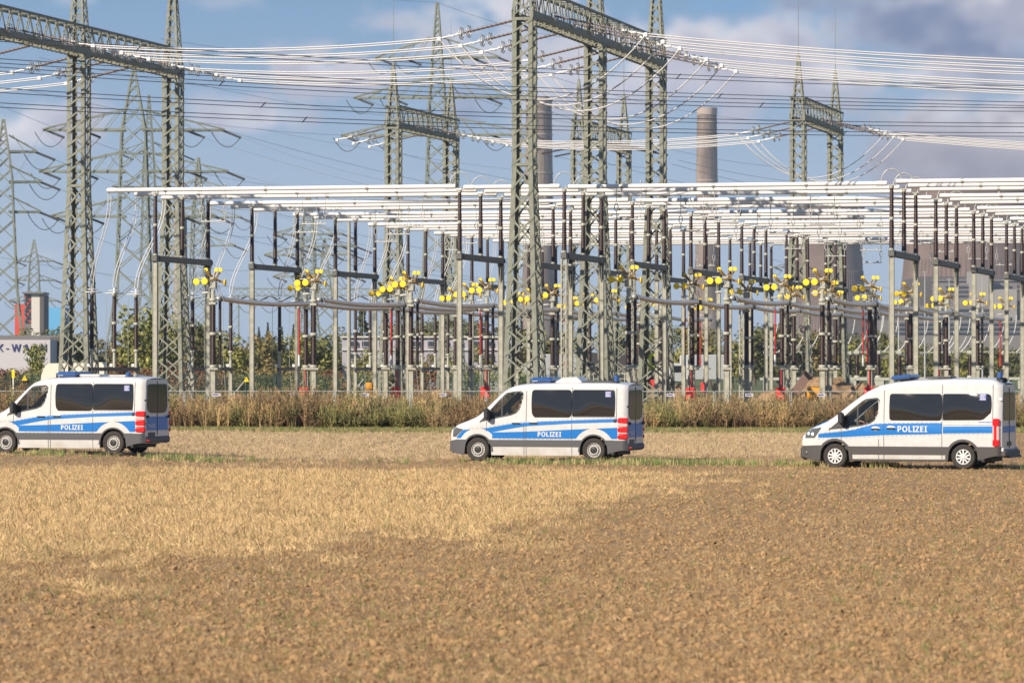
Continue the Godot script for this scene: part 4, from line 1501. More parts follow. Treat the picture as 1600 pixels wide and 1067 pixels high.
	part(core, "roof_edge", roof.mesh(), M.plant_mid)
	for j in 8:
		for i in 3:
			var w := Geo.new()
			w.cube(Vector3(seen_x(39 + i * 3.4, 1250), 2.82 + (575.0 - 463.0 - j * 5.6) / 6150.0 * 1250, -1250.6), Vector3(0.5, 0.75, 1.2))
			part(tb, "window", w.mesh(), M.brick_red if (i + j) % 3 == 0 else M.glass_far)
	# wash hall with its sign
	var wh := thing("wash_hall", "low white hall with blue lettering and a dark gray roof among bushes", "building")
	var hall := block(wh, "wall", -60, 77.5, 531, 395, 14, M.sign_white)
	var side := block(wh, "side_wall", 77.5, 97, 527, 401, 12, M.plant_dark)
	var rf := block(wh, "roof", -60, 103, 524, 408, 10, M.roof_gray, 531)
	side.set_meta("label", "dark end bay of the wash hall")
	var font := SystemFont.new()
	font.font_names = PackedStringArray(["Droid Sans"])
	var tx := TextMesh.new()
	var wide_font := FontVariation.new()
	wide_font.base_font = font
	wide_font.spacing_glyph = 15
	tx.font = wide_font
	tx.text = "TRUCK-WASH"
	tx.font_size = 64
	tx.pixel_size = 0.0165
	tx.depth = 0.08
	tx.curve_step = 2.0
	var width := tx.get_aabb().size.x
	part(wh, "lettering", tx, M.sign_blue, Transform3D(Basis(), Vector3(seen_x(72, 395) - width * 0.5, 2.82 + (575.0 - 543.5) / 6150.0 * 395, -394.93)))
	# low lilac office building behind the switchyard
	var ob := thing("office_building", "low lilac gray building with a white roof edge behind the middle of the switchyard", "building")
	var wall := block(ob, "wall", 534, 806, 527, 430, 12, M.lilac)
	block(wall, "roof_edge", 532, 808, 525.2, 429.7, 12.4, M.render_white, 527.6)
	block(ob, "plinth_band", 533.5, 806.5, 544, 429.8, 0.15, M.sign_white, 547.5)
	for x in [548, 565, 592, 622, 645, 668, 690, 712, 738, 760, 784]:
		for y in ([533.5, 553.0] if int(x) % 2 == 0 else [533.5]):
			var w := block(ob, "window", x, x + 10.5, y, 429.75, 0.3, M.glass_far, y + 8.0)
			block(w, "frame", x - 0.8, x, y - 0.6, 429.7, 0.3, M.sign_white, y + 8.6)
			block(w, "sill", x - 0.8, x + 11.3, y + 8.0, 429.65, 0.3, M.sign_white, y + 8.8)

# ---------------------------------------------------------------- vans
class Shell:
	var top: PackedVector2Array      # roof line from nose to tail
	var length := 5.7
	var half := 0.985
	var sill := 0.19
	var axles := [0.9, 4.54]
	var wheel_r := 0.36
	var arch := 0.43
	var belt := 1.12
	var lean := 0.085
	var hood_end := 0.95
	var screen_end := 1.8
	var bulge := 0.0

	func curve(p: PackedVector2Array, x: float) -> float:
		if x <= p[0].x:
			return p[0].y
		for i in p.size() - 1:
			if x <= p[i + 1].x:
				return lerpf(p[i].y, p[i + 1].y, (x - p[i].x) / maxf(p[i + 1].x - p[i].x, 1e-5))
		return p[p.size() - 1].y

	func roof(x: float) -> float:
		# smoothed roof line
		var s := 0.0
		for k in [-0.12, -0.06, 0.0, 0.06, 0.12]:
			s += curve(top, clampf(x + k, 0.0, length))
		return s / 5.0

	func low(x: float) -> float:
		var y := sill
		for a in axles:
			var d: float = absf(x - a)
			if d < arch:
				y = maxf(y, wheel_r + sqrt(arch * arch - d * d))
		if x < 0.35:
			y = maxf(y, sill + 0.02 + 0.10 * pow(1.0 - x / 0.35, 2.0))
		if x > length - 0.9:
			y = maxf(y, sill + 0.16 * smoothstep(length - 0.9, length - 0.1, x))
		return y

	func corner(x: float) -> float:
		return lerpf(0.22, 0.15, smoothstep(hood_end, screen_end + 0.3, x))

	func wide(x: float, y: float) -> float:
		var p := 1.0
		if x < 0.8:
			p -= 0.20 * pow(1.0 - x / 0.8, 2.2)
		if x > length - 0.16:
			p -= 0.075 * pow(1.0 - (length - x) / 0.16, 2.0)
		var t := 1.0
		if y > belt:
			t -= lean * (y - belt) / 1.2
		else:
			t -= 0.018 * pow((belt - y) / 0.9, 2.0)
		return half * p * t

	func side(x: float, y: float) -> float:
		var r := corner(x)
		var e := roof(x) - r
		if y <= e:
			return wide(x, y)
		var q := clampf((y - e) / r, 0.0, 1.0)
		return wide(x, e) - r + r * sqrt(1.0 - q * q)

	func at(x: float, y: float, off: float, sgn: float) -> Vector3:
		return Vector3(x, y, (side(x, y) + off) * sgn)

	# a sheet that follows the flank between two curves
	func patch(g: Geo, hi: PackedVector2Array, lo: PackedVector2Array, off: float, sgn: float, step := 0.05, rows := 3, cut := true) -> void:
		var x0 := maxf(hi[0].x, lo[0].x)
		var x1 := minf(hi[hi.size() - 1].x, lo[lo.size() - 1].x)
		var stops := [x0, x1]
		for c in [hi, lo]:
			for q in c:
				if q.x > x0 and q.x < x1:
					stops.append(q.x)
		var n := int((x1 - x0) / step)
		for i in n:
			stops.append(lerpf(x0, x1, float(i) / n))
		stops.sort()
		var prev := -1
		for x: float in stops:
			var a := curve(lo, x)
			var b := curve(hi, x)
			if cut:
				a = maxf(a, low(x) + 0.004)
			if b < a + 0.002:
				prev = -1
				continue
			var first := g.v.size()
			for j in rows + 1:
				var y := lerpf(a, b, float(j) / rows)
				var p := at(x, y, off, sgn)
				var f := float(j) / rows
				p.z += sgn * bulge * 4.0 * f * (1.0 - f)
				var dx := at(x + 0.01, y, off, sgn) - at(x - 0.01, y, off, sgn)
				var dy := at(x, y + 0.01, off, sgn) - at(x, y - 0.01, off, sgn)
				dy.z += sgn * bulge * 4.0 * (1.0 - 2.0 * f) / maxf(b - a, 0.05) * 0.02
				if bulge > 0.0:
					dx.z += sgn * 0.02 * (0.045 * sin(x * 2.6 + 0.8) + 0.03 * sin(x * 7.0 + y * 5.0))
					dy.z += 0.02 * sgn * 0.05 * sin(x * 3.3 + y * 3.0)
				var nn := dx.cross(dy).normalized()
				g.put(p, nn if nn.z * sgn > 0.0 else -nn)
			if prev >= 0:
				for j in rows:
					g.tri(prev + j, prev + j + 1, first + j)
					g.tri(prev + j + 1, first + j + 1, first + j)
			prev = first

	func body(open_hi: PackedVector2Array, open_lo: PackedVector2Array) -> ArrayMesh:
		var xs := []
		var x := 0.0
		while x < length:
			xs.append(x)
			x += 0.045 if x > 0.3 else 0.03
		for a in axles:
			for k in 13:
				xs.append(a - arch * cos(PI * k / 12.0))
		for k in 5:
			xs.append(length - 0.16 * pow(1.0 - k / 4.0, 2.0))
		xs.sort()
		var g := Geo.new()
		var ns := 40
		var na := 5
		var nt := 5
		var total := ns + na + nt
		for sgn: float in [1.0, -1.0]:
			var first := g.v.size()
			for sx: float in xs:
				var lo := low(sx)
				var rt := roof(sx)
				var r := corner(sx)
				var e := maxf(rt - r, lo + 0.05)
				var w := wide(sx, e)
				for j in ns + 1:
					var y := lerpf(lo, e, float(j) / ns)
					var dust := clampf(smoothstep(0.75, 0.15, y) * (0.30 + 0.2 * sin(sx * 5.3) * sin(sx * 2.1 + y * 7.0)), 0.0, 0.7)
					g.tint = Color(1, 1, 1, 1).lerp(Color(0.62, 0.50, 0.36, 1), dust)
					g.put(Vector3(sx, y, wide(sx, y) * sgn), Vector3.ZERO)
				g.tint = Color(1, 1, 1, 1)
				for j in na:
					var a := PI / 2 * (j + 1.0) / na
					g.put(Vector3(sx, e + r * sin(a), (w - r + r * cos(a)) * sgn), Vector3.ZERO)
				for j in nt:
					var f := 1.0 - (j + 1.0) / nt
					g.put(Vector3(sx, e + r + 0.035 * (1.0 - f * f), (w - r) * f * sgn), Vector3.ZERO)
			var m := total + 1
			for i in xs.size():
				for j in m:
					var k := first + i * m + j
					var dx := g.v[first + mini(i + 1, xs.size() - 1) * m + j] - g.v[first + maxi(i - 1, 0) * m + j]
					var dy := g.v[first + i * m + mini(j + 1, m - 1)] - g.v[first + i * m + maxi(j - 1, 0)]
					var nn := dx.cross(dy).normalized() * sgn
					g.n[k] = nn
			for i in xs.size() - 1:
				var cx: float = (xs[i] + xs[i + 1]) * 0.5
				for j in total:
					var a := first + i * m + j
					var c := (g.v[a] + g.v[a + m + 1]) * 0.5
					if cx > open_hi[0].x + 0.3 and cx < open_hi[open_hi.size() - 1].x - 0.02 and c.y < curve(open_hi, cx) - 0.025 and c.y > curve(open_lo, cx) + 0.025 and j < ns + 2:
						continue
					if j >= ns + na and cx > hood_end + 0.06 and cx < screen_end - 0.06:
						continue
					g.tri(a, a + 1, a + m)
					g.tri(a + 1, a + m + 1, a + m)
		# nose and tail closed by flat sheets
		for e in [[0.0, Vector3.LEFT], [length, Vector3.RIGHT]]:
			var sx: float = e[0]
			var ys := []
			for j in 24:
				ys.append(lerpf(low(sx), roof(sx), j / 23.0))
			for j in 23:
				var a: float = ys[j]
				var b: float = ys[j + 1]
				g.quad(Vector3(sx, a, -side(sx, a)), Vector3(sx, a, side(sx, a)), Vector3(sx, b, side(sx, b)), Vector3(sx, b, -side(sx, b)), e[1])
		return g.mesh()

	func screen(g: Geo) -> void:
		# the windscreen, a little proud of the body
		var n := 14
		var first := g.v.size()
		for i in n + 1:
			var x := lerpf(hood_end + 0.02, screen_end - 0.02, float(i) / n)
			var r := corner(x)
			var e := roof(x) - r
			var w := wide(x, e) - r
			for k in 13:
				var f := k / 6.0 - 1.0
				g.put(Vector3(x - 0.004, e + r + 0.035 * (1.0 - f * f) + 0.005, w * f), Vector3(-0.6, 0.75, 0.1 * f).normalized())
		for i in n:
			for k in 12:
				var a := first + i * 13 + k
				g.tri(a, a + 1, a + 14)
				g.tri(a, a + 14, a + 13)

func v2(list: Array) -> PackedVector2Array:
	var p := PackedVector2Array()
	for i in range(0, list.size(), 2):
		p.append(Vector2(list[i], list[i + 1]))
	return p

func shifted(p: PackedVector2Array, dy: float) -> PackedVector2Array:
	var q := PackedVector2Array()
	for a in p:
		q.append(a + Vector2(0, dy))
	return q

# a pane with rounded corners as an upper and a lower curve
func pane(x0: float, x1: float, y0: float, y1: float, r: float, slant := 0.0) -> Array:
	var hi := PackedVector2Array()
	var lo := PackedVector2Array()
	for k in 7:
		var a := PI / 2 * k / 6.0
		hi.append(Vector2(x0 + r * (1.0 - cos(a)), y1 - r * (1.0 - sin(a))))
		lo.append(Vector2(x0 + r * (1.0 - cos(a)), y0 + r * (1.0 - sin(a)) + slant * (1.0 - k / 6.0)))
	for k in 7:
		var a := PI / 2 * (1.0 - k / 6.0)
		hi.append(Vector2(x1 - r * (1.0 - cos(a)), y1 - r * (1.0 - sin(a))))
		lo.append(Vector2(x1 - r * (1.0 - cos(a)), y0 + r * (1.0 - sin(a))))
	return [hi, lo]

func bowed(ax: float, ay: float, r: float, x0: float, x1: float, floor_: float) -> PackedVector2Array:
	var p := PackedVector2Array()
	for k in 41:
		var x := lerpf(x0, x1, k / 40.0)
		var d := absf(x - ax)
		p.append(Vector2(x, maxf(floor_, ay + sqrt(maxf(r * r - d * d, 0.0)) if d < r else floor_)))
	return p

func flank(t: Node, called: String, s: Shell, m: Material, hi: PackedVector2Array, lo: PackedVector2Array, off := 0.004, both := false, rows := 3) -> MeshInstance3D:
	var g := Geo.new()
	s.bulge = 0.035 if called == "side_window" else 0.0
	s.patch(g, hi, lo, off, 1.0, 0.05, rows)
	s.bulge = 0.0
	if both:
		s.patch(g, hi, lo, off, -1.0, 0.05, rows)
	return part(t, called, g.mesh(), m)

func wheel_parts(t: Node, at: Vector3, r: float, covered: bool, near: bool) -> void:
	var rot := Transform3D(Basis(Vector3.RIGHT, PI / 2), at)
	var g := Geo.new()
	var w := 0.115
	g.lathe(PackedVector2Array([Vector2(r * 0.60, -w), Vector2(r * 0.9, -w), Vector2(r * 0.975, -w * 0.82), Vector2(r, -w * 0.5), Vector2(r, w * 0.5), Vector2(r * 0.975, w * 0.82), Vector2(r * 0.9, w), Vector2(r * 0.62, w * 0.92), Vector2(r * 0.6, w * 0.4)]), 36)
	var tyre := part(t, "tyre", g.mesh(), M.rubber, rot)
	if not near:
		return
	var d := Geo.new()
	d.lathe(PackedVector2Array([Vector2(0.0, 0.035), Vector2(r * 0.61, 0.035)]), 30)
	part(tyre, "wheel_back", d.mesh(), M.black)
	var q := Geo.new()
	var face := Geo.new()
	if covered:
		face.lathe(PackedVector2Array([Vector2(r * 0.52, 0.07), Vector2(r * 0.55, 0.10), Vector2(r * 0.61, 0.10), Vector2(r * 0.62, 0.06)]), 36)
		for k in 10:
			var a := TAU * (k + 0.5) / 10.0
			var b := Basis(Vector3.UP, a)
			var off := 0.10 if k % 2 == 0 else -0.10
			face.box(Transform3D(b * Basis(Vector3.UP, off), b * Vector3(r * 0.36, 0.088, 0)), Vector3(r * 0.40, 0.03, r * 0.125))
		face.lathe(PackedVector2Array([Vector2(0.0, 0.115), Vector2(r * 0.12, 0.115), Vector2(r * 0.21, 0.10), Vector2(r * 0.22, 0.07)]), 24)
		part(tyre, "wheel_cover", face.mesh(), M.silver)
	else:
		face.lathe(PackedVector2Array([Vector2(r * 0.53, 0.05), Vector2(r * 0.55, 0.085), Vector2(r * 0.605, 0.085), Vector2(r * 0.61, 0.05)]), 36)
		face.lathe(PackedVector2Array([Vector2(r * 0.30, 0.06), Vector2(r * 0.31, 0.10), Vector2(r * 0.385, 0.10), Vector2(r * 0.42, 0.06), Vector2(r * 0.45, 0.05), Vector2(r * 0.45, 0.04)]), 36)
		for k in 16:
			var b := Basis(Vector3.UP, TAU * k / 16.0)
			face.box(Transform3D(b, b * Vector3(r * 0.49, 0.055, 0)), Vector3(r * 0.12, 0.02, r * 0.09))
		part(tyre, "rim", face.mesh(), M.steel_rim)
		q.lathe(PackedVector2Array([Vector2(0.0, 0.095), Vector2(r * 0.2, 0.09), Vector2(r * 0.305, 0.075)]), 24)
		part(tyre, "hub_cap", q.mesh(), M.plastic)

func lettering(parent: Node, called: String, text: String, width: float, at: Transform3D, m: Material) -> void:
	var font := SystemFont.new()
	font.font_names = PackedStringArray(["Droid Sans"])
	font.font_weight = 700
	var tx := TextMesh.new()
	tx.font = font
	tx.text = text
	tx.font_size = 48
	tx.depth = 0.003
	tx.curve_step = 3.0
	tx.pixel_size = 0.01
	tx.pixel_size = 0.01 * width / tx.get_aabb().size.x
	part(parent, called, tx, m, at)

func van_common(t: Node3D, s: Shell, hi: PackedVector2Array, lo: PackedVector2Array, split: float, tri_x: float, seams: Array, wheel_covered: bool) -> void:
	part(t, "body", s.body(hi, lo), M.van_white)
	var under := Geo.new()
	under.cube(Vector3(s.length * 0.5, 0.42, 0), Vector3(s.length - 0.7, 0.42, 1.42))
	under.cube(Vector3(s.length * 0.5, 0.55, 0), Vector3(s.length - 0.5, 0.06, 1.8))
	for a in s.axles:
		under.tube(PackedVector3Array([Vector3(a, s.wheel_r, -0.85), Vector3(a, s.wheel_r, 0.85)]), 0.07, 8)
	under.tube(PackedVector3Array([Vector3(s.length - 1.6, 0.26, -0.3), Vector3(s.length - 0.5, 0.24, -0.35)]), 0.09, 8)
	part(t, "underbody", under.mesh(), M.black)
	# cab
	var cab := Geo.new()
	cab.cube(Vector3(2.46, 1.25, 0), Vector3(0.05, 1.45, 1.7))
	cab.soft_box(Vector3(1.12, 0.98, 0), Vector3(0.55, 0.46, 1.62), 0.08)
	cab.cube(Vector3(1.7, 0.6, 0), Vector3(1.5, 0.04, 1.72))
	part(t, "cab_lining", cab.mesh(), M.cabin)
	for z in [0.45, -0.45]:
		var seat := Geo.new()
		seat.soft_box(Vector3(2.06, 0.80, z), Vector3(0.52, 0.16, 0.5), 0.05)
		seat.box(Transform3D(Basis(Vector3.BACK, -0.16), Vector3(2.34, 1.16, z)), Vector3(0.14, 0.66, 0.48))
		seat.box(Transform3D(Basis(Vector3.BACK, -0.12), Vector3(2.38, 1.60, z)), Vector3(0.1, 0.2, 0.26))
		part(t, "seat", seat.mesh(), M.seat_cloth)
	var st := Geo.new()
	var tilt := Transform3D(Basis(Vector3.BACK, 0.95), Vector3(1.62, 1.24, 0.45))
	st.torus(tilt, 0.20, 0.016, 20, 6)
	for k in 3:
		st.tube(PackedVector3Array([tilt * Vector3.ZERO, tilt * (Basis(Vector3.UP, TAU * k / 3.0) * Vector3(0.2, 0, 0))]), 0.018, 5)
	st.tube(PackedVector3Array([tilt * Vector3.ZERO, Vector3(1.35, 1.0, 0.45)]), 0.035, 6)
	part(t, "steering_wheel", st.mesh(), M.black)
	# glass with its rubber frame
	var glass := Geo.new()
	s.patch(glass, hi, lo, -0.004, 1.0, 0.06, 6)
	part(t, "cab_window", glass.mesh(), M.glass)
	var glass2 := Geo.new()
	s.patch(glass2, hi, lo, -0.004, -1.0, 0.06, 6)
	part(t, "cab_window", glass2.mesh(), M.glass)
	var fr := Geo.new()
	for sgn in [1.0, -1.0]:
		s.patch(fr, hi, shifted(hi, -0.045), 0.003, sgn, 0.04, 1)
		s.patch(fr, shifted(lo, 0.045), lo, 0.003, sgn, 0.04, 1)
		s.patch(fr, v2([split - 0.022, s.curve(hi, split - 0.022), split + 0.022, s.curve(hi, split + 0.022)]), v2([split - 0.022, s.curve(lo, split), split + 0.022, s.curve(lo, split)]), 0.004, sgn, 0.03, 4)
		s.patch(fr, v2([hi[0].x, hi[0].y, tri_x, s.curve(hi, tri_x)]), v2([lo[0].x, lo[0].y, tri_x, s.curve(lo, tri_x)]), 0.005, sgn, 0.04, 2)
	part(t, "window_frame", fr.mesh(), M.plastic)
	var ws := Geo.new()
	s.screen(ws)
	part(t, "windscreen", ws.mesh(), M.glass)
	for sgn in [1.0, -1.0]:
		var mir := Geo.new()
		var mx := tri_x - 0.10
		mir.soft_box(Vector3(mx, 1.44, sgn * (s.half + 0.17)), Vector3(0.15, 0.34, 0.22), 0.05)
		mir.bar(Vector3(mx + 0.02, 1.24, sgn * (s.half - 0.03)), Vector3(mx, 1.30, sgn * (s.half + 0.15)), 0.09, 0.07)
		part(t, "mirror", mir.mesh(), M.plastic)
	for q in seams:
		var g := Geo.new()
		s.patch(g, v2([q[0] - 0.007, q[2], q[0] + 0.007, q[2]]), v2([q[0] - 0.007, q[1], q[0] + 0.007, q[1]]), 0.0055, 1.0, 0.1, 12)
		part(t, "door_gap", g.mesh(), M.gap)
	for k in 2:
		for z in [0.86, -0.86]:
			wheel_parts(t, Vector3(s.axles[k], s.wheel_r, z), s.wheel_r, wheel_covered, z > 0)

func rear_sheet(t: Node, called: String, m: Material, x: float, poly: PackedVector2Array, deep := 0.012) -> MeshInstance3D:
	var g := Geo.new()
	g.prism(poly, Vector3(x, 0, 0), Vector3(0, 0, 1), Vector3(0, 1, 0), Vector3(deep, 0, 0))
	return part(t, called, g.mesh(), m)

func handle_set(t: Node, s: Shell, x: float, y: float) -> void:
	var g := Geo.new()
	g.ball(s.at(x, y, 0.0, 1.0), Vector3(0.15, 0.075, 0.008), 6, 14)
	part(t, "handle_cup", g.mesh(), M.van_white)
	var h := Geo.new()
	h.soft_box(s.at(x, y, 0.03, 1.0), Vector3(0.25, 0.035, 0.035), 0.012)
	part(t, "door_handle", h.mesh(), M.plastic)

func contour_marks(t: Node, s: Shell, line: PackedVector2Array, x0: float, x1: float) -> void:
	# dashed retroreflecting outline of the livery
	var g := Geo.new()
	var x := x0
	while x < x1 - 0.09:
		s.patch(g, v2([x, s.curve(line, x) + 0.016, x + 0.075, s.curve(line, x + 0.075) + 0.016]), v2([x, s.curve(line, x) - 0.006, x + 0.075, s.curve(line, x + 0.075) - 0.006]), 0.006, 1.0, 0.08, 1)
		x += 0.135
	part(t, "contour_marking", g.mesh(), M.reflector).set_meta("kind", "stuff")

func blue_bar(t: Node, x0: float, x1: float, y: float, tall: float, wide: float, tilt := 0.0) -> void:
	var g := Geo.new()
	var b := Transform3D(Basis(Vector3.BACK, tilt), Vector3((x0 + x1) * 0.5, y, 0))
	g.soft_box(Vector3.ZERO, Vector3(x1 - x0, tall, wide), tall * 0.42)
	part(t, "light_bar", g.mesh(), M.blue_glass, b)
	var f := Geo.new()
	f.soft_box(Vector3((x0 + x1) * 0.5, y - tall * 0.55, 0), Vector3((x1 - x0) * 0.8, 0.07, wide * 0.8), 0.02)
	part(t, "light_bar_foot", f.mesh(), M.plastic)
	var c := Geo.new()
	for sgn in [-1.0, 1.0]:
		c.soft_box(Vector3(-(x1 - x0) * 0.27, -0.005, sgn * wide * 0.455), Vector3((x1 - x0) * 0.30, tall * 0.45, 0.10), 0.02)
	part(t, "flasher_lens", c.mesh(), M.pale_lens, b)

func beacon(t: Node, x: float, y: float, tall: float, z := 0.55) -> void:
	var g := Geo.new()
	g.lathe(PackedVector2Array([Vector2(0, 0.03), Vector2(0.085, 0.03), Vector2(0.082, tall * 0.85), Vector2(0.06, tall), Vector2(0, tall)]), 14)
	part(t, "beacon", g.mesh(), M.blue_glass, up(x, y, z))
	var f := Geo.new()
	f.lathe(PackedVector2Array([Vector2(0, -0.04), Vector2(0.1, -0.04), Vector2(0.1, 0.035), Vector2(0, 0.035)]), 14)
	part(t, "beacon_foot", f.mesh(), M.plastic, up(x, y, z))

func window_label(t: Node, s: Shell, x: float, y: float, w: float, h: float) -> void:
	var g := Geo.new()
	s.patch(g, v2([x, y + h, x + w, y + h]), v2([x, y, x + w, y]), 0.036, 1.0, 0.2, 1)
	var o := part(t, "window_sticker", g.mesh(), M.sticker_blue)
	for k in 3:
		var q := Geo.new()
		s.patch(q, v2([x + 0.02, y + h - 0.02 - k * h * 0.31, x + w - 0.03 * (k % 2) - 0.02, y + h - 0.02 - k * h * 0.31]), v2([x + 0.02, y + h - 0.015 - h * 0.2 - k * h * 0.31, x + w - 0.03 * (k % 2) - 0.02, y + h - 0.015 - h * 0.2 - k * h * 0.31]), 0.039, 1.0, 0.2, 1)
		part(o, "print_line", q.mesh(), M.sign_white)

func first_kind(called_label: String, at: Vector3, turn: float, pod: bool) -> Node3D:
	var s := Shell.new()
	s.length = 5.58
	s.top = v2([0.0, 0.92, 0.05, 1.02, 0.14, 1.10, 0.47, 1.20, 0.86, 1.36, 0.95, 1.43, 1.30, 1.77, 1.70, 2.13, 1.92, 2.25, 2.2, 2.315, 2.6, 2.345, 3.6, 2.37, 4.9, 2.37, 5.38, 2.35, 5.5, 2.33, 5.58, 2.29])
	s.axles = [0.9, 4.54]
	s.hood_end = 0.93
	s.screen_end = 1.78
	var t := thing("police_van", called_label, "van", at, turn, "white and blue police vans on the field")
	var hi := v2([0.97, 1.20, 1.20, 1.465, 1.50, 1.79, 1.77, 2.06, 1.85, 2.10, 2.24, 2.125, 2.30, 2.10, 2.335, 2.04])
	var lo := v2([0.97, 1.185, 1.33, 1.27, 1.95, 1.39, 2.12, 1.46, 2.22, 1.58, 2.28, 1.75, 2.335, 2.03])
	van_common(t, s, hi, lo, 1.66, 1.34, [[2.43, 0.2, 2.28], [3.86, 0.2, 2.28], [5.25, 1.3, 2.28], [1.18, 0.9, 1.22], [2.36, 0.2, 1.2]], false)
	# dark side windows
	for q in [[2.60, 3.845, 1.335, 2.165, 0.10, 0.10], [3.875, 5.19, 1.345, 2.165, 0.06, 0.0]]:
		var p := pane(q[0], q[1], q[2], q[3], q[4], q[5])
		flank(t, "side_window", s, M.dark_glass, p[0], p[1], 0.008, false, 14)
	flank(t, "window_rail", s, M.zinc_dark, v2([3.92, 1.365, 5.22, 1.365]), v2([3.92, 1.35, 5.22, 1.35]), 0.012, false, 1)
	# livery
	var top_edge := v2([0.42, 0.945, 1.18, 1.005, 1.97, 1.14, 2.81, 1.205, 3.86, 1.25, 5.28, 1.30])
	var mid_hi := v2([1.36, 0.885, 1.9, 0.985, 2.43, 1.07, 3.86, 1.155, 5.28, 1.20])
	var mid_lo := v2([1.36, 0.875, 2.43, 0.905, 3.86, 0.975, 5.28, 1.035])
	var bot := bowed(0.9, 0.36, 0.645, 0.2, 1.6, 0.70)
	var bot2 := bowed(4.54, 0.36, 0.645, 3.86, 5.28, 0.70)
	flank(t, "blue_stripe", s, M.van_blue, v2([0.20, 0.73, 0.42, 0.945, 1.18, 1.005, 1.36, 1.035]), bot, 0.005)
	flank(t, "blue_stripe", s, M.van_blue, top_edge, mid_hi, 0.005)
	flank(t, "blue_stripe", s, M.van_blue, mid_lo, v2([1.36, 0.70, 1.6, 0.70, 3.86, 0.70]), 0.005)
	flank(t, "blue_stripe", s, M.van_blue, v2([3.86, 0.975, 5.28, 1.035]), bot2, 0.005)
	flank(t, "blue_stripe", s, M.van_blue, v2([1.355, 0.88, 1.62, 0.885]), bowed(0.9, 0.36, 0.645, 1.355, 1.62, 0.70), 0.0045)
	contour_marks(t, s, shifted(top_edge, 0.018), 0.45, 5.3)
	contour_marks(t, s, v2([1.5, 0.682, 5.3, 0.682]), 1.56, 3.9)
	flank(t, "lower_trim", s, M.plastic_gray, v2([0.5, 0.655, 5.2, 0.655]), v2([0.5, 0.45, 5.2, 0.45]), 0.012)
	flank(t, "front_bumper", s, M.plastic_gray, v2([0.0, 0.62, 0.2, 0.66, 0.56, 0.66]), v2([0.0, 0.2, 0.56, 0.2]), 0.018, true, 5)
	flank(t, "rear_bumper", s, M.plastic_gray, v2([4.98, 0.65, 5.58, 0.65]), v2([4.98, 0.25, 5.58, 0.25]), 0.02, true, 5)
	for a in [0.9, 4.54]:
		flank(t, "wheel_arch", s, M.plastic_gray, bowed(a, 0.36, 0.475, a - 0.48, a + 0.48, 0.36), v2([a - 0.48, 0.30, a + 0.48, 0.30]), 0.016)
	var nose := Geo.new()
	nose.soft_box(Vector3(0.06, 0.46, 0), Vector3(0.22, 0.42, 1.62), 0.08)
	part(t, "bumper_nose", nose.mesh(), M.plastic_gray)
	var grille := Geo.new()
	for k in 4:
		grille.soft_box(Vector3(0.005, 0.74 + k * 0.075, 0), Vector3(0.05, 0.04, 0.95), 0.015)
	part(t, "grille", grille.mesh(), M.plastic)
	flank(t, "headlamp", s, M.lamp_glass, v2([0.07, 0.97, 0.13, 1.035, 0.42, 0.97]), v2([0.07, 0.74, 0.17, 0.74, 0.42, 0.965]), 0.012, true, 4)
	for q in [[2.12, 1.155], [2.66, 1.165]]:
		handle_set(t, s, q[0], q[1])
	var cap := Geo.new()
	cap.lathe(PackedVector2Array([Vector2(0, 0.015), Vector2(0.05, 0.012), Vector2(0.055, 0)]), 14, Transform3D(Basis(Vector3.RIGHT, PI / 2), s.at(5.21, 1.235, 0.003, 1.0)))
	part(t, "filler_lock", cap.mesh(), M.plastic)
	lettering(t, "lettering", "POLIZEI", 0.74, Transform3D(Basis(), s.at(3.16, 0.825, 0.009, 1.0)), M.letter_silver)
	window_label(t, s, 4.90, 1.95, 0.18, 0.17)
	# tail lamps round the corner
	for sgn in [1.0, -1.0]:
		var z: float = sgn * (s.wide(5.45, 1.0) - 0.028)
		for q in [[1.245, 0.17, "red_lamp"], [1.10, 0.115, "clear_lamp"], [0.965, 0.15, "red_lamp"], [0.86, 0.055, "clear_lamp"], [0.755, 0.14, "red_lamp"]]:
			var g := Geo.new()
			g.soft_box(Vector3(5.445, q[0], z - sgn * (q[0] - 0.7) * 0.02), Vector3(0.31, q[1], 0.13), 0.03)
			part(t, "tail_lamp", g.mesh(), M[q[2]])
	rear_sheet(t, "rear_window", M.dark_glass, 5.58, v2([-0.74, 2.12, -0.76, 1.45, -0.66, 1.32, -0.45, 1.27, 0.45, 1.27, 0.66, 1.32, 0.76, 1.45, 0.74, 2.12, 0.6, 2.16, -0.6, 2.16]))
	rear_sheet(t, "blue_stripe", M.van_blue, 5.58, v2([-0.80, 0.74, -0.80, 1.16, 0.80, 1.16, 0.80, 0.74]), 0.008)
	rear_sheet(t, "door_gap", M.gap, 5.58, v2([-0.008, 0.6, -0.008, 2.25, 0.008, 2.25, 0.008, 0.6]), 0.016)
	rear_sheet(t, "plate_recess", M.plastic, 5.58, v2([0.18, 0.54, 0.18, 0.68, 0.68, 0.68, 0.68, 0.54]), 0.014)
	lettering(t, "lettering", "POLIZEI", 0.52, Transform3D(Basis(Vector3.UP, PI / 2), Vector3(5.593, 0.88, 0.42)), M.letter_silver)
	var hinge := Geo.new()
	for sgn in [1.0, -1.0]:
		hinge.soft_box(Vector3(5.54, 1.66, sgn * 0.86), Vector3(0.12, 0.07, 0.08), 0.02)
		hinge.soft_box(Vector3(5.62, 1.16, sgn * 0.80), Vector3(0.09, 0.09, 0.05), 0.02)
	part(t, "hinge", hinge.mesh(), M.plastic)
	var rb := Geo.new()
	rb.soft_box(Vector3(5.52, 0.46, 0), Vector3(0.2, 0.24, 1.86), 0.06)
	part(t, "bumper_step", rb.mesh(), M.plastic_gray)
	var rr := Geo.new()
	rr.soft_box(Vector3(5.57, 0.43, 0.80), Vector3(0.2, 0.07, 0.16), 0.02)
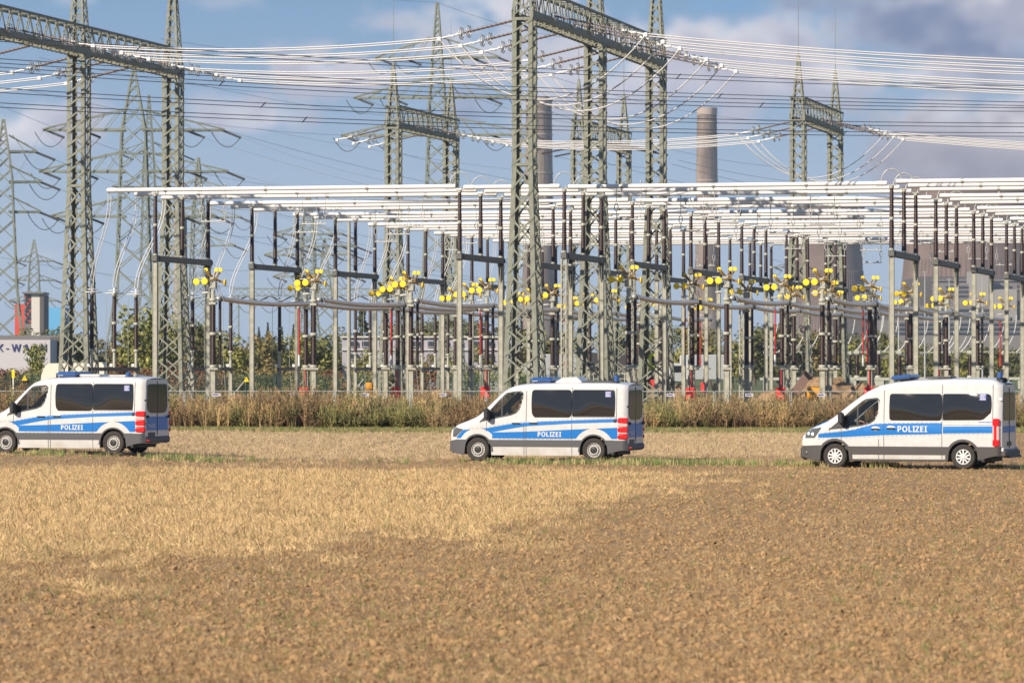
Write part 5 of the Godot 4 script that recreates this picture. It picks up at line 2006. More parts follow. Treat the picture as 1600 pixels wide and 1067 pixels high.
	part(t, "reflector", rr.mesh(), M.red_lamp)
	# roof
	blue_bar(t, 2.44, 3.14, 2.455, 0.17, 1.25)
	if pod:
		var g := Geo.new()
		g.prism(v2([3.12, 2.37, 3.42, 2.53, 3.86, 2.55, 4.05, 2.37]), Vector3(0, 0, -0.42), Vector3.RIGHT, Vector3.UP, Vector3(0, 0, 0.84))
		part(t, "roof_pod", g.mesh(), M.van_white)
		var h := Geo.new()
		h.soft_box(Vector3(4.55, 2.41, 0.2), Vector3(1.0, 0.05, 0.8), 0.02)
		part(t, "roof_hatch", h.mesh(), M.plastic_gray)
		beacon(t, 5.14, 2.38, 0.22)
	else:
		var g := Geo.new()
		g.soft_box(Vector3(3.5, 2.42, 0.1), Vector3(0.7, 0.08, 0.7), 0.03)
		g.soft_box(Vector3(4.6, 2.415, 0.1), Vector3(0.9, 0.05, 0.7), 0.02)
		part(t, "roof_hatch", g.mesh(), M.van_white)
		beacon(t, 4.86, 2.36, 0.16)
	return t

func second_kind(called_label: String, at: Vector3, turn: float) -> Node3D:
	var s := Shell.new()
	s.length = 5.86
	s.half = 1.0
	s.sill = 0.22
	s.axles = [1.01, 4.75]
	s.wheel_r = 0.352
	s.arch = 0.43
	s.belt = 1.1
	s.lean = 0.10
	s.hood_end = 0.90
	s.screen_end = 1.92
	s.top = v2([0.0, 0.90, 0.06, 1.0, 0.17, 1.09, 0.45, 1.235, 0.76, 1.36, 0.90, 1.43, 1.3, 1.75, 1.77, 2.09, 2.03, 2.25, 2.36, 2.385, 2.8, 2.465, 3.4, 2.52, 4.4, 2.55, 5.4, 2.55, 5.62, 2.535, 5.75, 2.49, 5.86, 2.36])
	var t := thing("police_van", called_label, "van", at, turn, "white and blue police vans on the field")
	var hi := v2([0.84, 1.115, 1.16, 1.375, 1.5, 1.68, 1.81, 1.93, 1.92, 1.985, 2.22, 2.02, 2.28, 2.0, 2.32, 1.94])
	var lo := v2([0.84, 1.105, 1.35, 1.15, 1.80, 1.215, 2.05, 1.28, 2.18, 1.37, 2.26, 1.55, 2.32, 1.93])
	van_common(t, s, hi, lo, 1.68, 1.34, [[2.45, 0.24, 2.4], [4.14, 0.24, 2.4], [5.60, 1.3, 2.4], [1.2, 0.8, 1.13], [2.3, 0.24, 0.85]], true)
	var p := pane(2.61, 4.125, 1.375, 2.135, 0.08)
	flank(t, "side_window", s, M.dark_glass, p[0], p[1], 0.008, false, 14)
	flank(t, "side_window", s, M.dark_glass, v2([4.16, 2.10, 4.2, 2.135, 5.46, 2.135, 5.52, 2.11, 5.55, 2.05]), v2([4.16, 1.40, 4.19, 1.385, 5.24, 1.395, 5.34, 1.42, 5.54, 1.60, 5.55, 1.65]), 0.008, false, 14)
	var top_edge := v2([0.52, 0.975, 0.68, 1.0, 1.22, 1.05, 1.60, 1.11, 1.86, 1.185, 2.19, 1.27, 2.45, 1.285, 4.14, 1.31])
	var bot := v2([0.44, 0.865, 1.22, 0.895, 2.45, 0.96, 4.14, 1.0])
	flank(t, "blue_stripe", s, M.van_blue, top_edge, v2([0.52, 0.872, 1.22, 0.895, 2.45, 0.96, 4.14, 1.0]), 0.005)
	flank(t, "blue_stripe", s, M.van_blue, v2([4.17, 1.21, 5.70, 1.225]), v2([4.17, 1.015, 5.70, 1.035]), 0.005)
	flank(t, "thin_stripe", s, M.van_blue, v2([5.2, 1.345, 5.70, 1.345]), v2([5.2, 1.325, 5.70, 1.325]), 0.005)
	flank(t, "panel_crease", s, M.zinc_dark, v2([4.17, 1.262, 5.74, 1.262]), v2([4.17, 1.25, 5.74, 1.25]), 0.004, false, 1)
	contour_marks(t, s, shifted(top_edge, 0.014), 0.55, 4.1)
	contour_marks(t, s, shifted(bot, -0.03), 0.5, 4.1)
	contour_marks(t, s, v2([4.17, 0.985, 5.70, 1.005]), 4.2, 5.72)
	contour_marks(t, s, v2([4.17, 1.345, 5.70, 1.352]), 4.2, 5.72)
	flank(t, "lower_trim", s, M.plastic_brown, v2([0.6, 0.635, 5.4, 0.635]), v2([0.6, 0.405, 5.4, 0.405]), 0.014)
	flank(t, "sill_trim", s, M.plastic_brown, v2([1.4, 0.275, 4.4, 0.275]), v2([1.4, 0.19, 4.4, 0.19]), 0.016)
	flank(t, "front_bumper", s, M.plastic_brown, v2([0.0, 0.635, 0.6, 0.66]), v2([0.0, 0.2, 0.6, 0.2]), 0.018, true, 5)
	flank(t, "rear_bumper", s, M.plastic_brown, v2([5.15, 0.64, 5.86, 0.64]), v2([5.15, 0.2, 5.86, 0.2]), 0.02, true, 5)
	for a in s.axles:
		flank(t, "wheel_arch", s, M.plastic_brown, bowed(a, 0.352, 0.50, a - 0.51, a + 0.51, 0.36), v2([a - 0.51, 0.24, a + 0.51, 0.24]), 0.024)
	var nose := Geo.new()
	nose.soft_box(Vector3(0.05, 0.44, 0), Vector3(0.22, 0.40, 1.66), 0.08)
	part(t, "bumper_nose", nose.mesh(), M.plastic_brown)
	var fog_ := Geo.new()
	fog_.ball(s.at(0.18, 0.45, 0.02, 1.0), Vector3(0.08, 0.04, 0.02), 5, 10)
	part(t, "fog_lamp", fog_.mesh(), M.lamp_glass)
	var grille := Geo.new()
	for k in 5:
		grille.soft_box(Vector3(0.0, 0.70 + k * 0.06, 0), Vector3(0.05, 0.03, 1.05), 0.01)
	part(t, "grille", grille.mesh(), M.plastic)
	flank(t, "headlamp", s, M.lamp_glass, v2([0.10, 0.98, 0.22, 1.11, 0.62, 1.17]), v2([0.10, 0.86, 0.40, 0.87, 0.62, 1.165]), 0.012, true, 4)
	var proj := Geo.new()
	for q in [[0.22, 0.98, 0.05], [0.35, 0.97, 0.055]]:
		proj.ball(s.at(q[0], q[1], 0.014, 1.0), Vector3(q[2], q[2], 0.012), 5, 10)
	part(t, "lamp_projector", proj.mesh(), M.pale_lens)
	flank(t, "hood_stripe", s, M.van_blue, v2([0.12, 1.05, 0.3, 1.165, 0.8, 1.37]), v2([0.12, 1.025, 0.3, 1.13, 0.8, 1.345]), 0.006, true, 1)
	for q in [[2.21, 1.13], [2.66, 1.15]]:
		handle_set(t, s, q[0], q[1])
	lettering(t, "lettering", "POLIZEI", 0.86, Transform3D(Basis(), s.at(3.28, 1.13, 0.009, 1.0)), M.letter_silver)
	window_label(t, s, 5.22, 1.95, 0.19, 0.19)
	for sgn in [1.0, -1.0]:
		var z: float = sgn * (s.wide(5.75, 1.0) - 0.03)
		for q in [[1.33, 0.22, 0.17, "red_lamp"], [1.02, 0.42, 0.13, "clear_lamp"], [0.75, 0.20, 0.17, "red_lamp"]]:
			var g := Geo.new()
			g.soft_box(Vector3(5.70, q[0], z), Vector3(0.20, q[1], 0.13), 0.03)
			part(t, "tail_lamp", g.mesh(), M[q[3]])
		var edge := Geo.new()
		edge.soft_box(Vector3(5.685, 1.04, z + sgn * 0.012), Vector3(0.09, 0.80, 0.12), 0.02)
		part(t, "tail_lamp", edge.mesh(), M.red_lamp)
	rear_sheet(t, "rear_window", M.dark_glass, 5.86, v2([-0.72, 2.12, -0.74, 1.45, -0.66, 1.38, 0.66, 1.38, 0.74, 1.45, 0.72, 2.12, 0.62, 2.18, -0.62, 2.18]))
	rear_sheet(t, "door_gap", M.gap, 5.86, v2([-0.008, 0.6, -0.008, 2.3, 0.008, 2.3, 0.008, 0.6]), 0.016)
	rear_sheet(t, "blue_stripe", M.van_blue, 5.86, v2([-0.78, 1.04, -0.78, 1.22, 0.78, 1.22, 0.78, 1.04]), 0.008)
	rear_sheet(t, "plate_recess", M.plastic, 5.86, v2([-0.26, 0.66, -0.26, 0.78, 0.26, 0.78, 0.26, 0.66]), 0.014)
	var rb := Geo.new()
	rb.soft_box(Vector3(5.88, 0.45, 0), Vector3(0.2, 0.22, 1.9), 0.05)
	rb.soft_box(Vector3(5.96, 0.36, 0), Vector3(0.2, 0.06, 1.5), 0.02)
	part(t, "bumper_step", rb.mesh(), M.plastic_brown)
	var hinge := Geo.new()
	for sgn in [1.0, -1.0]:
		hinge.soft_box(Vector3(5.82, 1.98, sgn * 0.90), Vector3(0.10, 0.10, 0.06), 0.02)
		hinge.soft_box(Vector3(5.86, 0.56, sgn * 0.92), Vector3(0.10, 0.12, 0.06), 0.02)
	part(t, "hinge", hinge.mesh(), M.letter_silver)
	blue_bar(t, 2.56, 3.14, 2.60, 0.13, 1.3, 0.10)
	var h := Geo.new()
	h.soft_box(Vector3(3.9, 2.60, 0.1), Vector3(0.75, 0.05, 0.8), 0.02)
	part(t, "roof_hatch", h.mesh(), M.plastic_gray)
	beacon(t, 5.72, 2.56, 0.19)
	var cam := Geo.new()
	cam.soft_box(Vector3(5.81, 2.52, 0.3), Vector3(0.14, 0.14, 0.14), 0.04)
	part(t, "reversing_camera", cam.mesh(), M.plastic)
	return t

func build_vans() -> void:
	M.van_white = mat(0.60, 0.60, 0.61, 0.28)
	M.van_white.vertex_color_use_as_albedo = true
	grained(M.van_white, noise_tex(0.02, 4, Color(0.93, 0.925, 0.91), Color(1, 1, 1), 256, FastNoiseLite.TYPE_SIMPLEX_SMOOTH, 61), 0.8)
	M.van_white.clearcoat_enabled = true
	M.van_white.clearcoat = 0.5
	M.van_white.clearcoat_roughness = 0.08
	M.van_blue = mat(0.005, 0.150, 0.48, 0.35)
	M.plastic = mat(0.022, 0.022, 0.024, 0.45)
	M.plastic_gray = mat(0.075, 0.075, 0.082, 0.55)
	M.plastic_brown = mat(0.060, 0.054, 0.053, 0.55)
	M.gap = mat(0.05, 0.05, 0.055, 0.8)
	M.rubber = mat(0.035, 0.03, 0.027, 0.85)
	M.silver = mat(0.72, 0.72, 0.73, 0.35, 0.3)
	M.steel_rim = mat(0.50, 0.48, 0.46, 0.45, 0.3)
	M.cabin = mat(0.05, 0.05, 0.055, 0.8)
	M.seat_cloth = mat(0.035, 0.037, 0.045, 0.9)
	M.zinc_dark = mat(0.22, 0.22, 0.23, 0.5)
	M.letter_silver = mat(0.60, 0.60, 0.62, 0.4)
	M.reflector = mat(0.42, 0.43, 0.47, 0.4)
	M.sticker_blue = mat(0.14, 0.17, 0.45, 0.4)
	M.dark_glass = mat(0.016, 0.015, 0.015, 0.04)
	M.dark_glass.metallic_specular = 0.7
	M.lamp_glass = mat(0.14, 0.145, 0.15, 0.08, 0.4)
	M.pale_lens = mat(0.62, 0.70, 0.78, 0.15)
	M.blue_glass = mat(0.012, 0.07, 0.24, 0.1)
	M.blue_glass.clearcoat_enabled = true
	M.red_lamp = mat(0.62, 0.012, 0.016, 0.12)
	M.clear_lamp = mat(0.62, 0.36, 0.35, 0.12)
	M.glass = StandardMaterial3D.new()
	M.glass.albedo_color = Color(0.10, 0.12, 0.12, 0.34)
	M.glass.metallic_specular = 0.4
	M.glass.transparency = BaseMaterial3D.TRANSPARENCY_ALPHA
	M.glass.roughness = 0.02
	var spots := [[98.5, 122.0, 18.5, 2.72], [838.0, 119.4, 16.8, 2.72], [1402.0, 112.8, 19.5, 2.88]]
	var places := []
	for q in spots:
		var a := deg_to_rad(q[2])
		var x := seen_x(q[0], q[1])
		var y := ground_at(x, -q[1])
		places.append([Vector3(x - cos(a) * q[3] + 0.86 * sin(a), y, -q[1] - sin(a) * q[3]), -a])
	first_kind("white police van with split blue stripes, cut by the picture's edge", places[0][0], places[0][1], false)
	first_kind("white police van with split blue stripes and a white roof pod", places[1][0], places[1][1], true)
	second_kind("taller white police van with one blue stripe and silver wheel covers", places[2][0], places[2][1])
	var names := ["person in dark uniform driving the van cut by the picture's edge", "person in dark uniform driving the middle van", "person in dark uniform driving the high roofed van"]
	var who := driver()
	for i in 3:
		var p: Array = places[i]
		var seat := Transform3D(Basis(Vector3.UP, p[1]), p[0]) * Vector3(2.10, 0.90 if i < 2 else 0.95, 0.45)
		var o: Node3D = who if i == 0 else who.duplicate()
		if i == 0:
			o.name = numbered("person")
		else:
			o.name = numbered("person")
		add_child(o)
		o.position = seat
		o.rotation.y = p[1]
		tag(o, names[i], "person", "drivers of the vans")

# ---------------------------------------------------------------- people: one skin meshed from tapered limbs
func skin(g: Geo, bones: Array, cell: float, blend: float) -> void:
	var lo := Vector3.ONE * 1e9
	var hi := Vector3.ONE * -1e9
	for b in bones:
		var r: float = maxf(b[2], b[3]) + 3.0 * cell
		lo = lo.min((b[0] as Vector3).min(b[1]) - Vector3.ONE * r)
		hi = hi.max((b[0] as Vector3).max(b[1]) + Vector3.ONE * r)
	var nx := int((hi.x - lo.x) / cell) + 2
	var ny := int((hi.y - lo.y) / cell) + 2
	var nz := int((hi.z - lo.z) / cell) + 2
	var f := PackedFloat32Array()
	f.resize(nx * ny * nz)
	f.fill(1.0)
	var who := PackedInt32Array()
	who.resize(nx * ny * nz)
	for bi in bones.size():
		var b: Array = bones[bi]
		var a: Vector3 = b[0]
		var d: Vector3 = b[1] - b[0]
		var l2 := maxf(d.length_squared(), 1e-9)
		var r: float = maxf(b[2], b[3]) + blend + 2.0 * cell
		var p0 := ((a.min(b[1]) - Vector3.ONE * r - lo) / cell).floor()
		var p1 := ((a.max(b[1]) + Vector3.ONE * r - lo) / cell).ceil()
		for i in range(maxi(int(p0.x), 0), mini(int(p1.x) + 1, nx)):
			for j in range(maxi(int(p0.y), 0), mini(int(p1.y) + 1, ny)):
				for k in range(maxi(int(p0.z), 0), mini(int(p1.z) + 1, nz)):
					var p := lo + Vector3(i, j, k) * cell
					var t := clampf((p - a).dot(d) / l2, 0.0, 1.0)
					var s := p.distance_to(a + d * t) - lerpf(b[2], b[3], t)
					var id := (i * ny + j) * nz + k
					var o := f[id]
					if s < o:
						who[id] = bi
					var h := maxf(blend - absf(s - o), 0.0) / blend
					f[id] = minf(s, o) - h * h * blend * 0.25
	var made := {}
	for i in nx - 1:
		for j in ny - 1:
			for k in nz - 1:
				var id := (i * ny + j) * nz + k
				var inside := 0
				for c in 8:
					if f[id + (c & 1) * ny * nz + ((c >> 1) & 1) * nz + (c >> 2)] < 0.0:
						inside += 1
				if inside == 0 or inside == 8:
					continue
				var sum := Vector3.ZERO
				var cnt := 0
				for c in 8:
					for axis in 3:
						if (c >> axis) & 1:
							continue
						var e := c | (1 << axis)
						var fa := f[id + (c & 1) * ny * nz + ((c >> 1) & 1) * nz + (c >> 2)]
						var fb := f[id + (e & 1) * ny * nz + ((e >> 1) & 1) * nz + (e >> 2)]
						if (fa < 0.0) != (fb < 0.0):
							var q := Vector3(c & 1, (c >> 1) & 1, c >> 2)
							q[axis] += fa / (fa - fb)
							sum += q
							cnt += 1
				var gx := f[id + ny * nz] - f[id]
				var gy := f[id + nz] - f[id]
				var gz := f[id + 1] - f[id]
				g.tint = bones[who[id]][4]
				made[id] = g.put(lo + (Vector3(i, j, k) + sum / cnt) * cell, Vector3(gx, gy, gz).normalized())
	for id in made:
		var k: int = id % nz
		var j: int = (id / nz) % ny
		var i: int = id / (nz * ny)
		for axis in 3:
			var step: int = [ny * nz, nz, 1][axis]
			if (f[id] < 0.0) == (f[id + step] < 0.0):
				continue
			var u: int = [nz, 1, ny * nz][axis]
			var w: int = [1, ny * nz, nz][axis]
			if made.has(id - u) and made.has(id - w) and made.has(id - u - w):
				g.tri(made[id], made[id - u], made[id - u - w])
				g.tri(made[id], made[id - u - w], made[id - w])
	g.tint = Color(0, 0, 0, -1.0)

func driver() -> Node3D:
	var o := Node3D.new()
	var cloth := Color(0.018, 0.022, 0.035)
	var sleeve := Color(0.025, 0.03, 0.05)
	var flesh := Color(0.50, 0.27, 0.185)
	var boots := Color(0.01, 0.01, 0.01)
	var b := []
	for s: float in [-1.0, 1.0]:
		b.append([Vector3(0, 0.06, 0.07 * s), Vector3(0.02, 0.12, 0.08 * s), 0.115, 0.12, cloth])
		b.append([Vector3(0, 0.04, 0.09 * s), Vector3(-0.40, 0.09, 0.12 * s), 0.088, 0.064, cloth])
		b.append([Vector3(-0.40, 0.09, 0.12 * s), Vector3(-0.58, -0.26, 0.12 * s), 0.060, 0.042, cloth])
		b.append([Vector3(-0.58, -0.30, 0.12 * s), Vector3(-0.72, -0.30, 0.13 * s), 0.045, 0.035, boots])
		b.append([Vector3(0.10, 0.52, 0.14 * s), Vector3(0.09, 0.49, 0.20 * s), 0.065, 0.06, sleeve])
		b.append([Vector3(0.09, 0.49, 0.20 * s), Vector3(-0.06, 0.28, 0.25 * s), 0.056, 0.045, sleeve])
		b.append([Vector3(-0.06, 0.28, 0.25 * s), Vector3(-0.18, 0.31, 0.22 * s), 0.044, 0.037, sleeve])
		b.append([Vector3(-0.18, 0.31, 0.22 * s), Vector3(-0.34, 0.37, 0.18 * s), 0.036, 0.027, flesh])
	b.append([Vector3(0.03, 0.12, 0), Vector3(0.08, 0.34, 0), 0.135, 0.15, cloth])
	b.append([Vector3(0.08, 0.34, -0.05), Vector3(0.10, 0.49, -0.05), 0.13, 0.105, cloth])
	b.append([Vector3(0.08, 0.34, 0.05), Vector3(0.10, 0.49, 0.05), 0.13, 0.105, cloth])
	b.append([Vector3(0.10, 0.55, 0), Vector3(0.07, 0.66, 0), 0.058, 0.054, flesh])
	var g := Geo.new()
	skin(g, b, 0.015, 0.05)
	# head with brow, nose, mouth, chin and ears
	var h := []
	h.append([Vector3(0.085, 0.795, 0), Vector3(0.04, 0.80, 0), 0.088, 0.085, flesh])
	h.append([Vector3(0.02, 0.75, 0), Vector3(0.0, 0.715, 0), 0.062, 0.045, flesh])
	h.append([Vector3(0.07, 0.64, 0), Vector3(0.06, 0.72, 0), 0.055, 0.06, flesh])
	h.append([Vector3(-0.048, 0.775, 0), Vector3(-0.066, 0.748, 0), 0.010, 0.015, flesh])
	h.append([Vector3(-0.038, 0.80, -0.03), Vector3(-0.038, 0.80, 0.03), 0.014, 0.014, flesh])
	h.append([Vector3(-0.043, 0.715, -0.018), Vector3(-0.043, 0.715, 0.018), 0.009, 0.009, Color(0.36, 0.14, 0.11)])
	for s: float in [-1.0, 1.0]:
		h.append([Vector3(0.065, 0.79, 0.085 * s), Vector3(0.06, 0.755, 0.082 * s), 0.016, 0.012, flesh])
		h.append([Vector3(-0.036, 0.783, 0.031 * s), Vector3(-0.037, 0.783, 0.031 * s), 0.012, 0.012, Color(0.06, 0.05, 0.05)])
	skin(g, h, 0.008, 0.02)
	# hands closed on the wheel
	for s: float in [-1.0, 1.0]:
		var palm := Vector3(-0.40, 0.385, 0.175 * s)
		var p := [[Vector3(-0.33, 0.365, 0.18 * s), palm, 0.027, 0.03, flesh]]
		for k in 4:
			var z := (0.175 + (k - 1.5) * 0.019) * s
			var len_: float = [0.030, 0.036, 0.034, 0.026][k]
			var y := 0.40 + (1.5 - k) * 0.012
			var a := Vector3(-0.425, y, z)
			var c := a + Vector3(-0.9, 0.25, 0.0) * len_
			var e := c + Vector3(-0.45, -0.85, 0.0) * len_ * 0.8
			var q := e + Vector3(0.7, -0.6, 0.0) * len_ * 0.6
			p.append([a, c, 0.0095, 0.009, flesh])
			p.append([c, e, 0.009, 0.0085, flesh])
			p.append([e, q, 0.0085, 0.0075, flesh])
		var th := Vector3(-0.40, 0.39, 0.148 * s)
		p.append([th, th + Vector3(-0.03, 0.02, -0.012 * s), 0.011, 0.010, flesh])
		p.append([th + Vector3(-0.03, 0.02, -0.012 * s), th + Vector3(-0.055, 0.012, -0.004 * s), 0.010, 0.008, flesh])
		skin(g, p, 0.005, 0.008)
	var m := mat(1, 1, 1, 0.7)
	m.vertex_color_use_as_albedo = true
	part(o, "body", g.mesh(), m)
	var hair := Geo.new()
	var hb := [[Vector3(0.09, 0.825, 0), Vector3(0.03, 0.842, 0), 0.083, 0.074, Color(0.06, 0.04, 0.025)], [Vector3(0.13, 0.79, 0), Vector3(0.125, 0.75, 0), 0.06, 0.05, Color(0.06, 0.04, 0.025)]]
	skin(hair, hb, 0.01, 0.03)
	part(o, "hair", hair.mesh(), m)
	return o

# ---------------------------------------------------------------- plants
func leaf_cloud(g: Geo, centre: Vector3, r: Vector3, count: int, leaf: float, tone: Color) -> void:
	for i in count:
		var d := Vector3(rng.randfn(0, 1), rng.randfn(0, 1), rng.randfn(0, 1)).normalized()
		var p := centre + d * r * pow(rng.randf(), 0.28)
		var nn := (d + Vector3(rng.randf() - 0.5, rng.randf() - 0.3, rng.randf() - 0.5) * 1.3).normalized()
		var a := nn.cross(Vector3(rng.randf() - 0.5, rng.randf() - 0.5, rng.randf() - 0.5)).normalized()
		var b := nn.cross(a)
		var s := leaf * rng.randf_range(0.6, 1.3)
		var t := rng.randf_range(0.75, 1.25)
		g.tint = Color(tone.r * t, tone.g * t, tone.b * t, 1.0)
		g.quad(p - a * s * 0.5, p + b * s * 0.32, p + a * s * 0.5, p - b * s * 0.32, nn)
	g.tint = Color(0, 0, 0, -1.0)

func crown_mesh(kind: int, tone: Color, other: Color) -> ArrayMesh:
	# unit crown: one metre tall, standing on the ground, to be scaled
	var g := Geo.new()
	if kind == 0:       # round and broken
		for i in 22:
			var a := rng.randf() * TAU
			var q := sqrt(rng.randf()) * 0.36
			var y := rng.randf_range(0.22, 0.86)
			q *= 1.0 - pow(absf(y - 0.5) * 1.5, 2.0) * 0.7
			leaf_cloud(g, Vector3(cos(a) * q, y, sin(a) * q), Vector3(0.14, 0.11, 0.14) * rng.randf_range(0.7, 1.25), 75, 0.055, tone.lerp(other, rng.randf()))
	elif kind == 1:     # upright willow: leaning sprays
		for i in 26:
			var a := rng.randf() * TAU
			var lean := rng.randf_range(0.05, 0.36)
			for k in 6:
				var f := (k + 1.0) / 6.0
				leaf_cloud(g, Vector3(cos(a) * lean * f, 0.12 + 0.84 * f * rng.randf_range(0.85, 1.0), sin(a) * lean * f), Vector3(0.05, 0.09, 0.05), 14, 0.06, tone.lerp(other, rng.randf()))
	elif kind == 2:     # conifer
		for k in 13:
			var f := k / 12.0
			var rr := lerpf(0.26, 0.02, f)
			for i in 7:
				var a := rng.randf() * TAU
				leaf_cloud(g, Vector3(cos(a) * rr * 0.7, 0.16 + 0.82 * f, sin(a) * rr * 0.7), Vector3(rr * 0.5, 0.035, rr * 0.5), 20, 0.05, tone.lerp(other, rng.randf()))
	else:               # low bush
		for i in 18:
			var a := rng.randf() * TAU
			var q := sqrt(rng.randf()) * 0.6
			leaf_cloud(g, Vector3(cos(a) * q, rng.randf_range(0.15, 0.75) * (1.0 - q * 0.5), sin(a) * q), Vector3(0.24, 0.2, 0.24) * rng.randf_range(0.7, 1.2), 60, 0.085, tone.lerp(other, rng.randf()))
	return g.mesh()

func trunk_mesh(kind: int) -> ArrayMesh:
	var g := Geo.new()
	g.tube(PackedVector3Array([Vector3(0, -0.02, 0), Vector3(0.01, 0.3, 0.0), Vector3(-0.01, 0.6, 0.01)]), 0.024, 7, true, 0.009)
	if kind != 2:
		for i in 6:
			var a := TAU * i / 6.0 + rng.randf()
			var y := rng.randf_range(0.2, 0.5)
			g.tube(PackedVector3Array([Vector3(0, y, 0), Vector3(cos(a) * 0.14, y + 0.15, sin(a) * 0.14), Vector3(cos(a) * 0.26, y + 0.26, sin(a) * 0.26)]), 0.011, 5, true, 0.004)
	else:
		g.tube(PackedVector3Array([Vector3(0, 0.5, 0), Vector3(0, 0.97, 0)]), 0.010, 5, true, 0.003)
	return g.mesh()

func weed_mesh(stems: int, tall: float, head: int, leafy: int) -> ArrayMesh:
	var g := Geo.new()
	for i in stems:
		var a := rng.randf() * TAU
		var base := Vector3(cos(a), 0, sin(a)) * 0.22 * sqrt(rng.randf())
		var b := rng.randf() * TAU
		var lean := Vector3(cos(b), 0, sin(b)) * rng.randf_range(0.02, 0.30)
		var h := tall * rng.randf_range(0.55, 1.05)
		var s := Vector3(sin(a), 0, cos(a)) * 0.012
		var nn := Vector3(s.z, 0, -s.x).normalized()
		var last := base
		for k in 3:
			var f := (k + 1) / 3.0
			var p := base + Vector3(0, h * f, 0) + lean * f * f * h
			g.quad(last - s, last + s, p + s * 0.7, p - s * 0.7, nn)
			last = p
		for k in head:
			var f := rng.randf_range(0.62, 1.0)
			var p := base + Vector3(0, h * f, 0) + lean * f * f * h
			var d := Vector3(rng.randf() - 0.5, rng.randf_range(0.1, 0.8), rng.randf() - 0.5).normalized()
			var w := d.cross(Vector3(rng.randf() - 0.5, 0.1, rng.randf() - 0.5)).normalized() * 0.013
			var e := p + d * rng.randf_range(0.06, 0.20)
			g.face(p - w, p + w, e)
		for k in leafy:
			var f := rng.randf_range(0.1, 0.8)
			var p := base + Vector3(0, h * f, 0) + lean * f * f * h
			var d := Vector3(rng.randf() - 0.5, rng.randf_range(-0.1, 0.5), rng.randf() - 0.5).normalized()
			var w := d.cross(Vector3.UP).normalized() * 0.03
			var e := p + d * rng.randf_range(0.10, 0.22)
			g.quad(p, p + d * 0.08 + w, e, p + d * 0.08 - w)
	return g.mesh()

